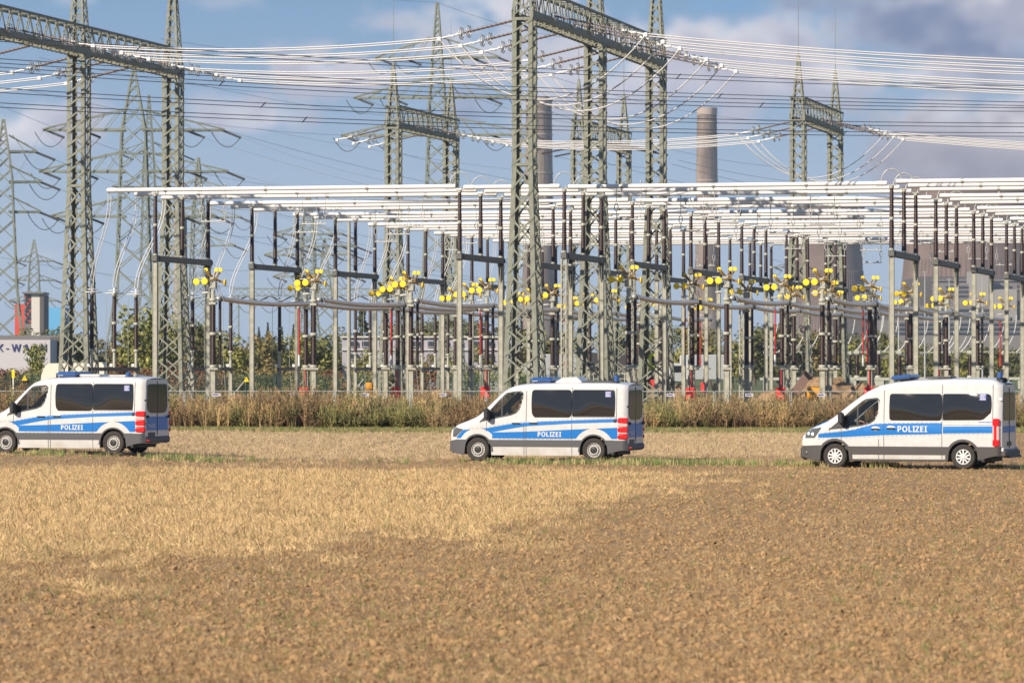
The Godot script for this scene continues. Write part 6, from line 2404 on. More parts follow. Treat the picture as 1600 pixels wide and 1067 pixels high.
func build_plants() -> void:
	M.leaf = mat(1, 1, 1, 0.7)
	M.leaf.vertex_color_use_as_albedo = true
	M.leaf.backlight_enabled = true
	M.leaf.backlight = Color(0.35, 0.35, 0.3)
	M.bark = mat(0.11, 0.085, 0.06, 0.9)
	var olive := Color(0.155, 0.152, 0.040)
	var lime := Color(0.27, 0.255, 0.058)
	var deep := Color(0.085, 0.092, 0.030)
	var rust := Color(0.27, 0.105, 0.040)
	var tan_ := Color(0.24, 0.17, 0.06)
	var fir := Color(0.030, 0.042, 0.020)
	var kinds := {"olive": [0, olive, deep], "lime": [0, lime, olive], "willow": [1, lime, Color(0.15, 0.17, 0.05)], "fir": [2, fir, deep], "autumn": [0, tan_, olive], "bush": [3, olive, lime], "red_bush": [3, rust, Color(0.14, 0.055, 0.028)], "tan_bush": [3, tan_, olive]}
	var proto := {}
	for k in kinds:
		proto[k] = []
		for i in 3 if k in ["olive", "bush", "red_bush"] else 2:
			proto[k].append([crown_mesh(kinds[k][0], kinds[k][1], kinds[k][2]), trunk_mesh(kinds[k][0])])
	# kind, column in the photograph, top row, distance, width over height, how it looks
	var list := [
		["willow", 232, 480, 372, 0.85, "bright green willow with upright sprays behind the first gantry leg"], ["willow", 258, 500, 380, 0.9, "smaller green willow at the right foot of the bright one"], ["willow", 206, 512, 376, 0.9, "small pale green willow with bare twigs by the arresters"],
		["olive", 128, 520, 420, 1.1, "olive tree between the legs of the first gantry"], ["autumn", 170, 508, 430, 1.0, "brownish tree behind the tall ringed arresters"], ["olive", 20, 503, 560, 1.2, "round olive tree under the red annex"], ["olive", 60, 506, 600, 1.3, "olive tree before the foot of the pale office block"], ["olive", 88, 515, 600, 1.2, "olive tree under the blue annex"], ["olive", 112, 500, 620, 1.1, "taller olive tree beside the blue annex"],
		["autumn", 282, 500, 440, 0.9, "brown tree before the short concrete shaft"], ["olive", 306, 497, 450, 0.9, "slim olive tree right of the short concrete shaft"], ["lime", 330, 486, 520, 0.6, "narrow pointed tree left of the first disconnector"], ["lime", 372, 501, 400, 1.15, "broad yellow green tree behind the first disconnector"], ["autumn", 402, 505, 410, 0.9, "tree with rusty leaves right of the first disconnector"], ["olive", 425, 522, 420, 1.2, "low olive tree beside the second portal"], ["lime", 452, 518, 430, 1.3, "low yellow green tree behind the second portal"], ["lime", 478, 506, 430, 1.0, "yellow green tree left of the red earthing rod"], ["olive", 508, 500, 440, 1.0, "green tree at the end of the lilac building"], ["olive", 526, 510, 436, 0.9, "green tree touching the lilac building's corner"],
		["fir", 566, 478, 560, 0.8, "dark pine standing beside the gray pole above the lilac building"], ["fir", 418, 505, 900, 0.5, "far dark fir with a pointed top"], ["fir", 404, 512, 920, 0.5, "lower far dark fir beside the pointed one"], ["fir", 440, 512, 940, 0.55, "far dark fir behind the second portal"], ["fir", 458, 508, 950, 0.5, "far fir rising over the yellow green trees"],
		["lime", 578, 532, 415, 1.0, "yellow green bush like tree before the lilac building's first windows"], ["autumn", 664, 538, 410, 0.9, "reddish young tree before the lilac building"], ["lime", 706, 530, 412, 0.8, "light green tree before the right windows of the lilac building"], ["olive", 640, 492, 620, 1.2, "olive tree behind the lilac building, left of centre"], ["autumn", 672, 486, 640, 1.1, "brown tree rising behind the lilac building"], ["olive", 700, 490, 630, 1.1, "olive tree behind the lilac building, right of the brown one"], ["autumn", 735, 482, 640, 1.2, "tall brown tree behind the first loop joint"], ["olive", 770, 488, 640, 1.2, "olive tree behind the red drive box"], ["lime", 752, 525, 420, 0.8, "light green tree beside the red drive box"], ["olive", 815, 505, 430, 1.0, "green tree inside the tall gantry's first leg"], ["lime", 846, 498, 440, 0.9, "yellow green tree behind the tall gantry's first leg"], ["olive", 884, 512, 450, 1.0, "green tree between the tall gantry's first and second legs"],
		["lime", 944, 506, 470, 0.9, "yellow green tree above the dark site container"], ["olive", 975, 500, 520, 1.0, "olive tree behind the dark site container"], ["autumn", 1012, 494, 540, 1.0, "brown tree above the yellow work machine"], ["olive", 1045, 498, 540, 1.1, "olive tree right of the yellow work machine"], ["lime", 1076, 504, 500, 0.9, "yellow tree behind the middle red rod"], ["autumn", 1110, 498, 540, 1.0, "brown tree behind the middle disconnectors"], ["lime", 1145, 512, 480, 1.0, "low yellow green tree behind the middle disconnectors"], ["olive", 1180, 500, 560, 1.2, "olive tree left of the narrower cooling tower"], ["olive", 1216, 505, 560, 1.2, "olive tree at the left foot of the narrower cooling tower"],
		["autumn", 1255, 508, 560, 1.1, "brown tree before the narrower cooling tower"], ["olive", 1300, 510, 560, 1.2, "olive tree before the right foot of the narrower cooling tower"], ["lime", 1342, 520, 520, 1.1, "yellow green tree between both cooling towers"], ["olive", 1376, 512, 540, 1.1, "olive tree left of the big cooling tower"], ["lime", 1412, 522, 520, 1.1, "yellow green tree before the edge of the big cooling tower"], ["olive", 1450, 530, 540, 1.3, "low green tree under the power station's halls"], ["lime", 1492, 538, 520, 1.3, "low yellow green tree under the power station's halls"], ["olive", 1535, 536, 520, 1.3, "low green tree under the stair tower"], ["olive", 1580, 540, 520, 1.3, "low green tree at the picture's edge under the halls"],
		["red_bush", 8, 560, 335, 1.6, "rust red bush at the picture's edge behind the green fence"], ["bush", 36, 558, 338, 1.5, "green bush behind the yellow marker post"], ["tan_bush", 22, 562, 342, 1.4, "tan bush between the rust red bush and the marker post"], ["bush", 52, 564, 336, 1.4, "green bush right of the yellow marker post"], ["bush", 78, 566, 338, 1.4, "green bush left of the caravan"], ["red_bush", -6, 566, 338, 1.4, "rust red bush cut by the picture's edge"], ["bush", 66, 560, 345, 1.6, "green bush before the wash hall's lettering"], ["bush", 90, 556, 350, 1.5, "yellowish bush beside the wash hall's lettering"], ["willow", 56, 538, 356, 0.8, "thin willow sprays before the wash hall"], ["bush", 118, 562, 350, 1.7, "green bush behind the caravan"], ["bush", 148, 566, 345, 1.7, "green bush behind the arrester beam"],
		["red_bush", 182, 558, 340, 1.6, "dark red bush behind the arrester beam's end"], ["red_bush", 206, 554, 342, 1.5, "dark red bush left of the first portal"], ["red_bush", 268, 558, 345, 1.6, "dark red bush right of the first portal"], ["red_bush", 292, 552, 348, 1.3, "rust red bush inside the gantry's second leg"], ["red_bush", 318, 562, 345, 1.6, "rust brown bush before the first disconnector"], ["tan_bush", 352, 562, 350, 1.7, "tan bush behind the first disconnector's column"], ["tan_bush", 386, 558, 352, 1.8, "tan bush above the yellow warning sign"], ["tan_bush", 418, 560, 354, 1.8, "orange tan bush behind the second portal's column"], ["tan_bush", 450, 558, 352, 1.8, "orange tan bush behind the second arrester stand"], ["tan_bush", 484, 562, 350, 1.8, "tan bush at the foot of the second red rod"], ["red_bush", 516, 560, 352, 1.5, "rusty bush left of the gray pole"], ["bush", 552, 558, 356, 1.5, "green bush right of the gray pole"], ["red_bush", 640, 562, 352, 1.5, "rusty bush before the lilac building's middle"], ["red_bush", 706, 560, 352, 1.4, "rusty bush before the lilac building's right part"], ["bush", 740, 562, 352, 1.5, "green bush left of the red drive box"], ["bush", 820, 556, 356, 1.5, "green bush at the tall gantry's foot"], ["tan_bush", 600, 562, 352, 1.6, "tan bush before the lilac building's left windows"]]
	for q in list:
		var far: float = q[3]
		var at := seen(q[1], 575, far)
		at.y = ground_at(at.x, at.z)
		var h: float = 2.82 + (575.0 - q[2]) / 6150.0 * far - at.y
		var pick: Array = proto[q[0]][rng.randi() % proto[q[0]].size()]
		var t := thing("bush" if q[0].ends_with("bush") else ("pine_tree" if q[0] == "fir" else "tree"), q[5], "bush" if q[0].ends_with("bush") else "tree", at, rng.randf() * TAU, "trees and bushes beyond the switchyard")
		var wide: float = h * q[4] * rng.randf_range(0.92, 1.08)
		if q[0].ends_with("bush"):
			wide = h * q[4] * 0.62
		var sc := Transform3D(Basis().scaled(Vector3(wide, h, wide)), Vector3.ZERO)
		part(t, "crown", pick[0], M.leaf, sc)
		part(t, "trunk", pick[1], M.bark, Transform3D(Basis().scaled(Vector3(h, h, h)), Vector3.ZERO))
	# the far edge of the woods
	var wood := []
	var wood_c := PackedColorArray()
	for i in 300:
		var far := rng.randf_range(720, 1150)
		var px := -80.0 + 1760.0 * i / 299.0 + rng.randf_range(-6, 6)
		var x := seen_x(px, far)
		var h := rng.randf_range(5.0, 8.0) * far / 900.0 * (1.0 if px < 1000 else 0.8)
		wood.append(Transform3D(Basis(Vector3.UP, rng.randf() * TAU).scaled(Vector3(h * 1.5, h, h * 1.5)), Vector3(x, 0, -far)))
		var t := rng.randf_range(0.7, 1.15)
		wood_c.append(Color(0.8 * t, 0.8 * t, 0.8 * t))
	scatter("far_wood", proto["olive"][0][0], M.leaf, wood, wood_c, "far strip of olive green woodland along the horizon")
	# tall dry weeds along the field's edge
	var shapes := [weed_mesh(13, 1.45, 9, 1), weed_mesh(11, 1.6, 12, 2), weed_mesh(14, 1.15, 4, 7), weed_mesh(16, 1.25, 7, 0)]
	var lists := [[], [], [], []]
	var tones := [PackedColorArray(), PackedColorArray(), PackedColorArray(), PackedColorArray()]
	for i in 12500:
		var r := 177.5 + 24.0 * pow(rng.randf(), 1.35)
		var x := rng.randf_range(-0.142, 0.142) * r
		var line := r + x * 0.05
		if line < 178.0:
			continue
		var big := hill.get_noise_2d(x * 6.5, 100.0 + r * 1.4)
		var mid := hill.get_noise_2d(x * 19.0, 300.0 + r * 2.0)
		var k := 0
		var c := Color(0.47, 0.335, 0.155)
		if big + mid * 0.6 > 0.22:
			k = 2
			c = Color(0.27, 0.25, 0.085)
		elif big < -0.16:
			k = 1
			c = Color(0.32, 0.215, 0.11)
		else:
			k = 0 if rng.randf() < 0.6 else 3
			if mid > 0.05:
				c = Color(0.36, 0.25, 0.115)
			elif mid < -0.22:
				c = Color(0.52, 0.385, 0.20)
		if rng.randf() < 0.13:
			c = Color(0.22, 0.21, 0.07)
		var t := rng.randf_range(0.45, 1.2) * (1.5 if rng.randf() < 0.12 else 1.0)
		var s := (1.0 + 0.3 * exp(-pow((x + 8.9) / 2.6, 2.0))) * rng.randf_range(0.40, 0.88) * (1.0 + 0.55 * pow(rng.randf(), 5.0)) * (1.0 + 0.35 * hill.get_noise_2d(x * 4.0, 7.0)) * lerpf(1.0, 0.72, smoothstep(188.0, 201.0, r)) * lerpf(0.78, 1.0, smoothstep(177.5, 180.5, r))
		lists[k].append(Transform3D(Basis(Vector3.UP, rng.randf() * TAU).scaled(Vector3(1.05, s, 1.05)), Vector3(x, ground_at(x, -r) - 0.03, -r)))
		tones[k].append(Color(c.r * t * 0.92, c.g * t * 0.88, c.b * t * 0.82))
	for k in 4:
		scatter("tall_weeds", shapes[k], M.straw, lists[k], tones[k], ["tall tan dry weeds along the edge of the field", "dark brown seed heads among the weeds at the field's edge", "leafy green weeds at the field's edge", "pale dry grass among the weeds at the field's edge"][k])
	# rough grass of the yard itself
	var rough := []
	var rough_c := PackedColorArray()
	for i in 14000:
		var r := 198.0 + 165.0 * pow(rng.randf(), 1.6)
		var x := rng.randf_range(-0.142, 0.142) * r
		rough.append(Transform3D(Basis(Vector3.UP, rng.randf() * TAU).scaled(Vector3.ONE * rng.randf_range(2.0, 4.2)), Vector3(x, ground_at(x, -r), -r)))
		var t := rng.randf_range(0.6, 1.2)
		rough_c.append(Color(0.36 * t, 0.26 * t, 0.11 * t) if rng.randf() < 0.62 else Color(0.17 * t, 0.18 * t, 0.05 * t))
	scatter("rough_grass", blade_tuft(9, 0.06, 0.16, 0.014, 0.12, 0.8, 2), M.straw, rough, rough_c, "rough dry grass between the columns of the switchyard")

# ---------------------------------------------------------------- fences, signs, site clutter
func build_small_things() -> void:
	M.fence_green = mat(0.025, 0.085, 0.06, 0.6)
	M.sand = grained(mat(0.40, 0.26, 0.14, 0.95), noise_tex(0.03, 4, Color(0.7, 0.68, 0.66), Color(1, 1, 1), 256, FastNoiseLite.TYPE_SIMPLEX, 44), 0.6)
	M.orange = mat(0.60, 0.27, 0.02, 0.5)
	M.cream = mat(0.74, 0.68, 0.58, 0.5)
	M.rusty = mat(0.20, 0.125, 0.10, 0.7)
	M.container = mat(0.045, 0.04, 0.045, 0.7)
	# site fence in front of the yard
	var frame := Geo.new()
	for y in [0.16, 1.74]:
		frame.tube(PackedVector3Array([Vector3(-1.72, y, 0), Vector3(1.72, y, 0)]), 0.021, 6)
	for x in [-1.72, 1.72]:
		frame.tube(PackedVector3Array([Vector3(x, 0.06, 0), Vector3(x, 1.76, 0)]), 0.021, 6)
	var wires := Geo.new()
	for i in 17:
		wires.tube(PackedVector3Array([Vector3(-1.72 + 0.2 * (i + 0.6), 0.16, 0), Vector3(-1.72 + 0.2 * (i + 0.6), 1.74, 0)]), 0.0025, 3, false)
	for i in 7:
		wires.tube(PackedVector3Array([Vector3(-1.7, 0.36 + 0.2 * i, 0), Vector3(1.7, 0.36 + 0.2 * i, 0)]), 0.0025, 3, false)
	var foot := Geo.new()
	foot.soft_box(Vector3(0, 0.06, 0), Vector3(0.24, 0.14, 0.62), 0.03)
	var plate := Geo.new()
	plate.soft_box(Vector3(0, 1.575, 0.03), Vector3(0.38, 0.15, 0.012), 0.004)
	var strip := Geo.new()
	strip.cube(Vector3(-0.03, 1.585, 0.038), Vector3(0.24, 0.05, 0.004))
	var clip := Geo.new()
	clip.soft_box(Vector3(1.75, 1.30, 0), Vector3(0.09, 0.07, 0.08), 0.015)
	var nth := ["first", "second", "third", "fourth", "fifth", "sixth", "seventh", "eighth", "ninth", "tenth", "eleventh", "twelfth", "thirteenth", "fourteenth", "fifteenth", "sixteenth"]
	var fm := frame.mesh()
	var wm := wires.mesh()
	for i in 16:
		var s := -27.6 + i * 3.52
		var x := s * 0.998
		var z := -(182.0 - s * 0.06)
		var t := thing("fence_panel", "site fence panel with white sign before the yard, %s from the first van" % nth[i], "fence", Vector3(x, ground_at(x, z), z), -0.06 + rng.randf_range(-0.01, 0.01), "site fence panels")
		part(t, "frame", fm, M.zinc)
		part(t, "wire_mesh", wm, M.zinc).set_meta("kind", "stuff")
		part(t, "foot", foot.mesh() if i == 0 else t.get_parent().get_node("fence_panel/foot").mesh, M.concrete, up(1.75, 0, 0))
		part(t, "clip", clip.mesh(), M.zinc)
		var sg := part(t, "sign", plate.mesh(), M.sign_white, up(-0.35 + 0.1 * (i % 3), 0, 0))
		part(sg, "print_line", strip.mesh(), M.sign_blue)
	# green mesh fence of the plant behind
	for i in 22:
		var px := -30.0 + i * 46.0
		var x := seen_x(px, 322)
		var y := ground_at(x, -322.0)
		var t := thing("mesh_fence_panel", "dark green mesh fence panel behind the yard, %s" % ["under the wash hall", "beside the yellow marker", "below the bushes", "behind the first van", "behind the second gantry leg", "by the first portal", "left of the first disconnector", "right of the first disconnector", "by the yellow warning sign", "left of the second portal", "right of the second portal", "below the second red rod", "left of the gray pole", "right of the gray pole", "before the lilac building's first window", "before the lilac building's second window", "before the lilac building's middle", "left of the red drive box", "behind the red drive box", "right of the red drive box", "behind the tall gantry's foot", "beyond the tall gantry's foot"][i], "fence", Vector3(x, y, -322.0), 0.0, "green mesh fence panels")
		var g := Geo.new()
		g.tube(PackedVector3Array([Vector3(0, 0, 0), Vector3(0, 2.1, 0)]), 0.04, 6)
		part(t, "post", g.mesh(), M.fence_green)
		var w := Geo.new()
		for k in 24:
			w.bar(Vector3(0.1 * (k + 0.3), 0.05, 0), Vector3(0.1 * (k + 0.3), 2.0, 0), 0.030, 0.006, Vector3.BACK)
		for k in 8:
			w.bar(Vector3(0, 0.1 + 0.26 * k, 0.006), Vector3(2.4, 0.1 + 0.26 * k, 0.006), 0.006, 0.03, Vector3.BACK)
		part(t, "wire_mesh", w.mesh(), M.fence_green).set_meta("kind", "stuff")
		if i in [9, 11, 13]:
			var b := Geo.new()
			b.tube(PackedVector3Array([Vector3(0, 1.6, 0), Vector3(-1.3, 0, 0.5)]), 0.045, 5)
			part(t, "brace", b.mesh(), M.zinc)
	# marker post and warning signs
	var mk := seen(20, 575, 300)
	mk.y = ground_at(mk.x, mk.z)
	var mt := thing("marker_post", "yellow marker post beside the first van's bonnet", "post", mk)
	var mg := Geo.new()
	mg.tube(PackedVector3Array([Vector3(0, 0, 0), Vector3(0, 1.8, 0)]), 0.06, 7)
	part(mt, "stake", mg.mesh(), M.cream)
	var mh := Geo.new()
	mh.soft_box(Vector3(0, 2.05, 0), Vector3(0.22, 0.62, 0.12), 0.03)
	part(mt, "cap", mh.mesh(), M.yellow)
	for q in [[37.5, 591, "on the green fence above the first van"], [384.5, 593, "on the green fence right of the first disconnector"]]:
		var p := seen(q[0], q[1], 321.8)
		var t := thing("warning_sign", "yellow triangular warning sign %s" % q[2], "sign", p, 0.0, "yellow warning signs")
		var g := Geo.new()
		g.prism(v2([-0.22, -0.18, 0.22, -0.18, 0.0, 0.24]), Vector3.ZERO, Vector3.RIGHT, Vector3.UP, Vector3(0, 0, 0.012))
		part(t, "plate", g.mesh(), M.yellow)
		var b := Geo.new()
		b.prism(v2([0.02, 0.1, -0.05, -0.02, 0.0, -0.02, -0.02, -0.12, 0.05, 0.02, 0.0, 0.02]), Vector3(0, 0, 0.012), Vector3.RIGHT, Vector3.UP, Vector3(0, 0, 0.004))
		part(t, "flash_mark", b.mesh(), M.black)
	# caravan roof behind the first van
	var cv := seen(112, 575, 292)
	cv.y = ground_at(cv.x, cv.z)
	var ct := thing("caravan", "cream white caravan half hidden behind the first van's light bar", "caravan", cv)
	var cg := Geo.new()
	cg.prism(v2([-2.25, 0.5, -2.35, 1.5, -2.3, 2.0, -2.0, 2.7, -1.75, 2.86, 2.2, 2.95, 2.35, 2.7, 2.4, 0.5]), Vector3(0, 0, -2.2), Vector3.RIGHT, Vector3.UP, Vector3(0, 0, 2.2))
	part(ct, "body", cg.mesh(), M.cream)
	var cw := Geo.new()
	cw.soft_box(Vector3(-0.6, 1.9, 0.01), Vector3(1.2, 0.5, 0.03), 0.01)
	cw.soft_box(Vector3(1.1, 1.9, 0.01), Vector3(0.9, 0.5, 0.03), 0.01)
	part(ct, "window", cw.mesh(), M.dark_glass)
	var ch := Geo.new()
	ch.soft_box(Vector3(1.2, 3.0, -0.8), Vector3(0.9, 0.12, 0.6), 0.03)
	part(ct, "roof_hatch", ch.mesh(), M.plastic_gray)
	for x in [-0.3, 0.5]:
		var w := Geo.new()
		w.lathe(PackedVector2Array([Vector2(0, -0.1), Vector2(0.32, -0.1), Vector2(0.32, 0.1), Vector2(0, 0.1)]), 16, Transform3D(Basis(Vector3.RIGHT, PI / 2), Vector3(x, 0.33, -0.1)))
		part(ct, "wheel", w.mesh(), M.rubber)
	# round gray pole
	var pole := seen(545, 575, 298)
	pole.y = ground_at(pole.x, pole.z)
	var pt := thing("pole", "tall round gray pole standing left of the lilac building", "pole", pole)
	var pg := Geo.new()
	pg.lathe(PackedVector2Array([Vector2(0, 0), Vector2(0.17, 0), Vector2(0.11, 14.0), Vector2(0, 14.0)]), 12)
	part(pt, "shaft", pg.mesh(), M.steel)
	var pd := Geo.new()
	pd.soft_box(Vector3(0, 0.9, 0.16), Vector3(0.14, 0.5, 0.06), 0.02)
	part(pt, "hatch", pd.mesh(), M.steel_pale)
	# cabinets in the yard
	for q in [[577, 262, "orange control cabinet on legs left of the second drive box", "orange"], [1082, 340, "small red cabinet far behind the middle of the yard", "red"], [1020, 330, "red valve cabinet behind the tall gantry's third leg", "red"]]:
		var p := seen(q[0], 575, q[1])
		p.y = ground_at(p.x, p.z)
		var t := thing("control_cabinet", q[2], "cabinet", p, -TH, "control cabinets in the yard")
		var g := Geo.new()
		g.soft_box(Vector3(0, 1.05, 0), Vector3(0.45, 1.0, 0.35), 0.03)
		part(t, "housing", g.mesh(), M[q[3]])
		for s in [-0.15, 0.15]:
			var l := Geo.new()
			l.cube(Vector3(s, 0.27, 0), Vector3(0.06, 0.56, 0.06))
			part(t, "leg", l.mesh(), M.zinc)
		var h := Geo.new()
		h.soft_box(Vector3(0.14, 1.05, 0.185), Vector3(0.03, 0.16, 0.03), 0.008)
		part(t, "handle", h.mesh(), M.black)
	# heaps of sand
	var heaps := [[368, 240, 2.1, 0.9, "small pinkish heap of sand at the first disconnector's foot"], [1208, 268, 2.6, 1.0, "low sand heap left of the tilted brown plate"], [1290, 285, 4.4, 1.9, "broad sand heap behind the orange tank"], [1352, 276, 3.4, 1.4, "brown earth heap beside the high roofed van's windscreen"], [1045, 300, 4.0, 1.3, "sand heap behind the tall gantry's third leg"], [925, 300, 3.0, 1.1, "sand heap behind the middle van's roof pod"], [690, 300, 3.0, 0.9, "flat sand heap left of the middle van's bonnet"]]
	for q in heaps:
		var p := seen(q[0], 575, q[1])
		p.y = ground_at(p.x, p.z) - 0.05
		var g := Geo.new()
		var nn := FastNoiseLite.new()
		nn.frequency = 0.5
		nn.seed = int(q[0])
		var n := 22
		for i in n + 1:
			for j in 30:
				var a := TAU * j / 30.0
				var f := float(i) / n
				var rr: float = q[2] * f * (1.0 + 0.22 * nn.get_noise_2d(cos(a) * 2.0, sin(a) * 2.0))
				var y: float = q[3] * (0.5 + 0.5 * cos(PI * f)) * (1.0 + 0.3 * nn.get_noise_2d(cos(a) * rr * 2.0, sin(a) * rr * 2.0)) + 0.12 * nn.get_noise_2d(cos(a) * rr * 6.0 + 9.0, sin(a) * rr * 6.0) * (1.0 - f)
				g.put(Vector3(cos(a) * rr, y, sin(a) * rr), Vector3(0, 1, 0))
		for i in n:
			for j in 30:
				var a := i * 30 + j
				var b := i * 30 + (j + 1) % 30
				var nv := (g.v[b + 30] - g.v[a]).cross(g.v[a + 30] - g.v[b]).normalized()
				if nv.y < 0.0:
					nv = -nv
				g.n[a + 30] = nv
				g.tri(a, b, b + 30)
				g.tri(a, b + 30, a + 30)
		solo("sand_heap", g.mesh(), M.sand, q[4], "sand heap", Transform3D(Basis(), p), "heaps of sand in the yard")
	# tilted plate and tank
	var pl := seen(1251, 575, 262)
	pl.y = ground_at(pl.x, pl.z)
	var ptt := thing("excavator_bucket", "tilted brown steel bucket leaning over the sand before the orange tank", "bucket", pl)
	var bg := Geo.new()
	bg.box(Transform3D(Basis(Vector3.BACK, -0.62), Vector3(0.05, 1.45, 0)), Vector3(0.55, 1.75, 1.0))
	part(ptt, "shell", bg.mesh(), M.rusty)
	var bj := Geo.new()
	bj.bar(Vector3(-0.5, 0.75, 0.1), Vector3(-0.2, 0.0, 0.1), 0.3, 0.3)
	bj.bar(Vector3(0.4, 1.0, 0.0), Vector3(0.5, 0.0, 0.0), 0.26, 0.26)
	part(ptt, "arm", bj.mesh(), M.container)
	var tk := seen(1274, 575, 258)
	tk.y = ground_at(tk.x, tk.z)
	var tt := thing("tank", "orange yellow drum shaped tank lying beside the tilted bucket", "tank", tk)
	var tg := Geo.new()
	tg.lathe(PackedVector2Array([Vector2(0, -0.55), Vector2(0.34, -0.52), Vector2(0.45, -0.42), Vector2(0.45, 0.42), Vector2(0.34, 0.52), Vector2(0, 0.55)]), 18, Transform3D(Basis(Vector3.BACK, PI / 2), Vector3(0, 0.85, 0)))
	part(tt, "shell", tg.mesh(), M.orange)
	for s in [-0.3, 0.3]:
		var l := Geo.new()
		l.cube(Vector3(s, 0.22, 0), Vector3(0.12, 0.44, 0.5))
		part(tt, "cradle", l.mesh(), M.container)
	# container, railings, machine and truck behind the yard
	var dc := seen(966, 575, 380)
	dc.y = ground_at(dc.x, dc.z)
	var dt := thing("site_container", "dark flat roofed site container with a pale railing before it", "container", dc)
	var dg := Geo.new()
	dg.soft_box(Vector3(0, 2.75, -1.2), Vector3(5.2, 2.5, 2.4), 0.05)
	part(dt, "box", dg.mesh(), M.container)
	for i in 9:
		var r := Geo.new()
		r.cube(Vector3(-2.4 + i * 0.6, 2.62, 0.01), Vector3(0.05, 2.2, 0.03))
		part(dt, "rib", r.mesh(), M.plastic_gray)
	var rl := Geo.new()
	for y in [1.0, 1.5, 2.0]:
		rl.bar(Vector3(-3.0, y, 0.5), Vector3(3.0, y, 0.5), 0.07, 0.09)
	for i in 11:
		rl.bar(Vector3(-3.0 + i * 0.6, 0.0, 0.5), Vector3(-3.0 + i * 0.6, 2.05, 0.5), 0.06, 0.06)
	part(dt, "railing", rl.mesh(), M.render_white)
	var sk := seen(1022, 575, 360)
	sk.y = ground_at(sk.x, sk.z)
	var s2 := thing("work_machine", "bright yellow cabin of a work machine left of the tall gantry's third leg", "work machine", sk)
	var sg2 := Geo.new()
	sg2.soft_box(Vector3(0, 3.1, 0), Vector3(1.2, 1.5, 1.3), 0.1)
	part(s2, "cabin", sg2.mesh(), M.yellow_bright)
	var sg3 := Geo.new()
	sg3.soft_box(Vector3(0.1, 1.7, 0), Vector3(2.2, 1.2, 1.6), 0.1)
	part(s2, "chassis", sg3.mesh(), M.container)
	var sg4 := Geo.new()
	sg4.soft_box(Vector3(0, 3.2, 0.64), Vector3(0.5, 0.8, 0.05), 0.02)
	part(s2, "window", sg4.mesh(), M.dark_glass)
	for x in [-0.7, 0.8]:
		var w := Geo.new()
		w.lathe(PackedVector2Array([Vector2(0, -0.2), Vector2(0.6, -0.2), Vector2(0.6, 0.2), Vector2(0, 0.2)]), 18, Transform3D(Basis(Vector3.RIGHT, PI / 2), Vector3(x, 0.6, 0.6)))
		part(s2, "wheel", w.mesh(), M.rubber)
	for q in [[872, 395, "white box truck behind the tall gantry's first leg"], [1092, 410, "white box truck with a red brown load behind the third leg"]]:
		var p := seen(q[0], 575, q[1])
		p.y = ground_at(p.x, p.z)
		var t := thing("box_truck", q[2], "truck", p, 0.3, "white trucks behind the yard")
		var g := Geo.new()
		g.soft_box(Vector3(0.4, 2.6, 0), Vector3(4.2, 2.6, 2.3), 0.06)
		part(t, "box_body", g.mesh(), M.van_white)
		var c := Geo.new()
		c.soft_box(Vector3(-2.6, 2.0, 0), Vector3(1.5, 2.0, 2.1), 0.15)
		part(t, "cab", c.mesh(), M.van_white)
		var gl := Geo.new()
		gl.soft_box(Vector3(-2.7, 2.4, 1.05), Vector3(0.9, 0.7, 0.04), 0.02)
		part(t, "window", gl.mesh(), M.dark_glass)
		for x in [-2.4, 1.6]:
			var w := Geo.new()
			w.lathe(PackedVector2Array([Vector2(0, -0.15), Vector2(0.48, -0.15), Vector2(0.48, 0.15), Vector2(0, 0.15)]), 18, Transform3D(Basis(Vector3.RIGHT, PI / 2), Vector3(x, 0.48, 0.95)))
			part(t, "wheel", w.mesh(), M.rubber)
	switchgear()

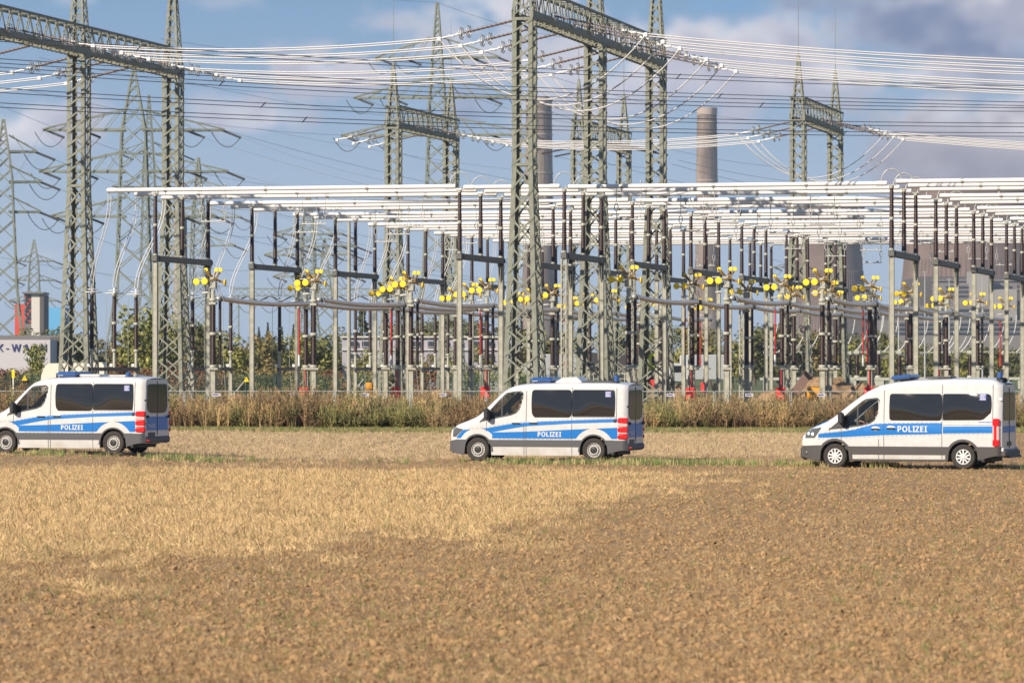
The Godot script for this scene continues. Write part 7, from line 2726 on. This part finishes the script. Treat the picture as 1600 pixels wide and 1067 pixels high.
func switchgear() -> void:
	# rows of breakers with stout dark insulators and bowed white leads behind the busbars
	var ins := insulator_mesh(1, 1.9, 0.21, 0.24, 0.0, 12, 8)
	var fl := disc_mesh(0.28, 0.2)
	var frame := Geo.new()
	for x in [-2.0, 2.0]:
		for z in [-0.5, 0.5]:
			frame.cube(Vector3(x, 0.85, z), Vector3(0.2, 1.3, 0.2))
	frame.cube(Vector3(0, 1.55, 0), Vector3(4.8, 0.24, 1.2))
	var frame_m := frame.mesh()
	var box_ := Geo.new()
	box_.soft_box(Vector3(0, 1.0, 0.2), Vector3(1.2, 0.9, 0.7), 0.05)
	var box_m := box_.mesh()
	var rail := Geo.new()
	rail.tube(PackedVector3Array([Vector3(-2.2, 3.95, 0), Vector3(2.2, 3.95, 0)]), 0.05, 7)
	for x in [-1.9, 0.0, 1.9]:
		rail.soft_box(Vector3(x, 3.9, 0), Vector3(0.5, 0.35, 0.5), 0.06)
	var rail_m := rail.mesh()
	var proto: Node3D = null
	var spots := []
	for row in 2:
		for i in 9:
			spots.append([16.0 + i * 8.2 + row * 3.0, 128.0 + row * 17.0, row, i])
	var nth := ["first", "second", "third", "fourth", "fifth", "sixth", "seventh", "eighth", "ninth"]
	for q in spots:
		var label := "low circuit breaker behind the busbars, %s line, %s from the tall gantry" % ["nearer" if q[2] == 0 else "farther", nth[q[3]]]
		var at := yd(q[0], q[1], YARD)
		if proto == null:
			proto = thing("circuit_breaker", label, "circuit breaker", at, -TH, "circuit breakers behind the busbars")
			part(proto, "frame", frame_m, M.steel_pale)
			part(proto, "drive_housing", box_m, M.steel_pale)
			for k in 3:
				var o := part(proto, "insulator", ins, M.porcelain, up(-1.9 + 1.9 * k, 1.75, 0))
				part(o, "flange", fl, M.flange, up(0, -0.1, 0))
			part(proto, "contact_rail", rail_m, M.steel_pale)
			for k in 4:
				var g := Geo.new()
				var x := -2.1 + 1.3 * k
				var a := Vector3(x, 4.0, 0)
				var pts := PackedVector3Array()
				for j in 11:
					pts.append(a.bezier_interpolate(Vector3(x + 0.5, 4.4, 0.1), Vector3(x + 1.3, 5.3, 0.2), Vector3(x + 1.35, 7.4, 0.2), j / 10.0))
				g.tube(pts, 0.05, 5)
				part(proto, "bowed_lead", g.mesh(), M.alu_wire)
		else:
			twin(proto, at, -TH, label)
	# slim lightning masts and lamp posts between them
	for q in [[1362, 470, 488, "slim gray mast before the gap between the cooling towers"], [1446, 470, 425, "slim gray mast before the boiler hall"], [1484, 472, 436, "slim gray mast before the pale hall"], [1536, 470, 430, "slim gray mast before the stair tower"], [1405, 472, 455, "slim gray mast at the edge of the big cooling tower"]]:
		var p := seen(q[0], 575, q[1])
		p.y = 0.0
		var h: float = 2.82 + (575.0 - q[2]) / 6150.0 * q[1]
		var t := thing("mast", q[3], "mast", p, 0.0, "slim masts behind the switchyard")
		var g := Geo.new()
		g.tube(PackedVector3Array([Vector3(0, 0, 0), Vector3(0, h, 0)]), 0.12, 8, true, 0.05)
		part(t, "shaft", g.mesh(), M.zinc)
		var b := Geo.new()
		b.soft_box(Vector3(0, h, 0), Vector3(0.5, 0.12, 0.2), 0.03)
		part(t, "lamp_head", b.mesh(), M.zinc)
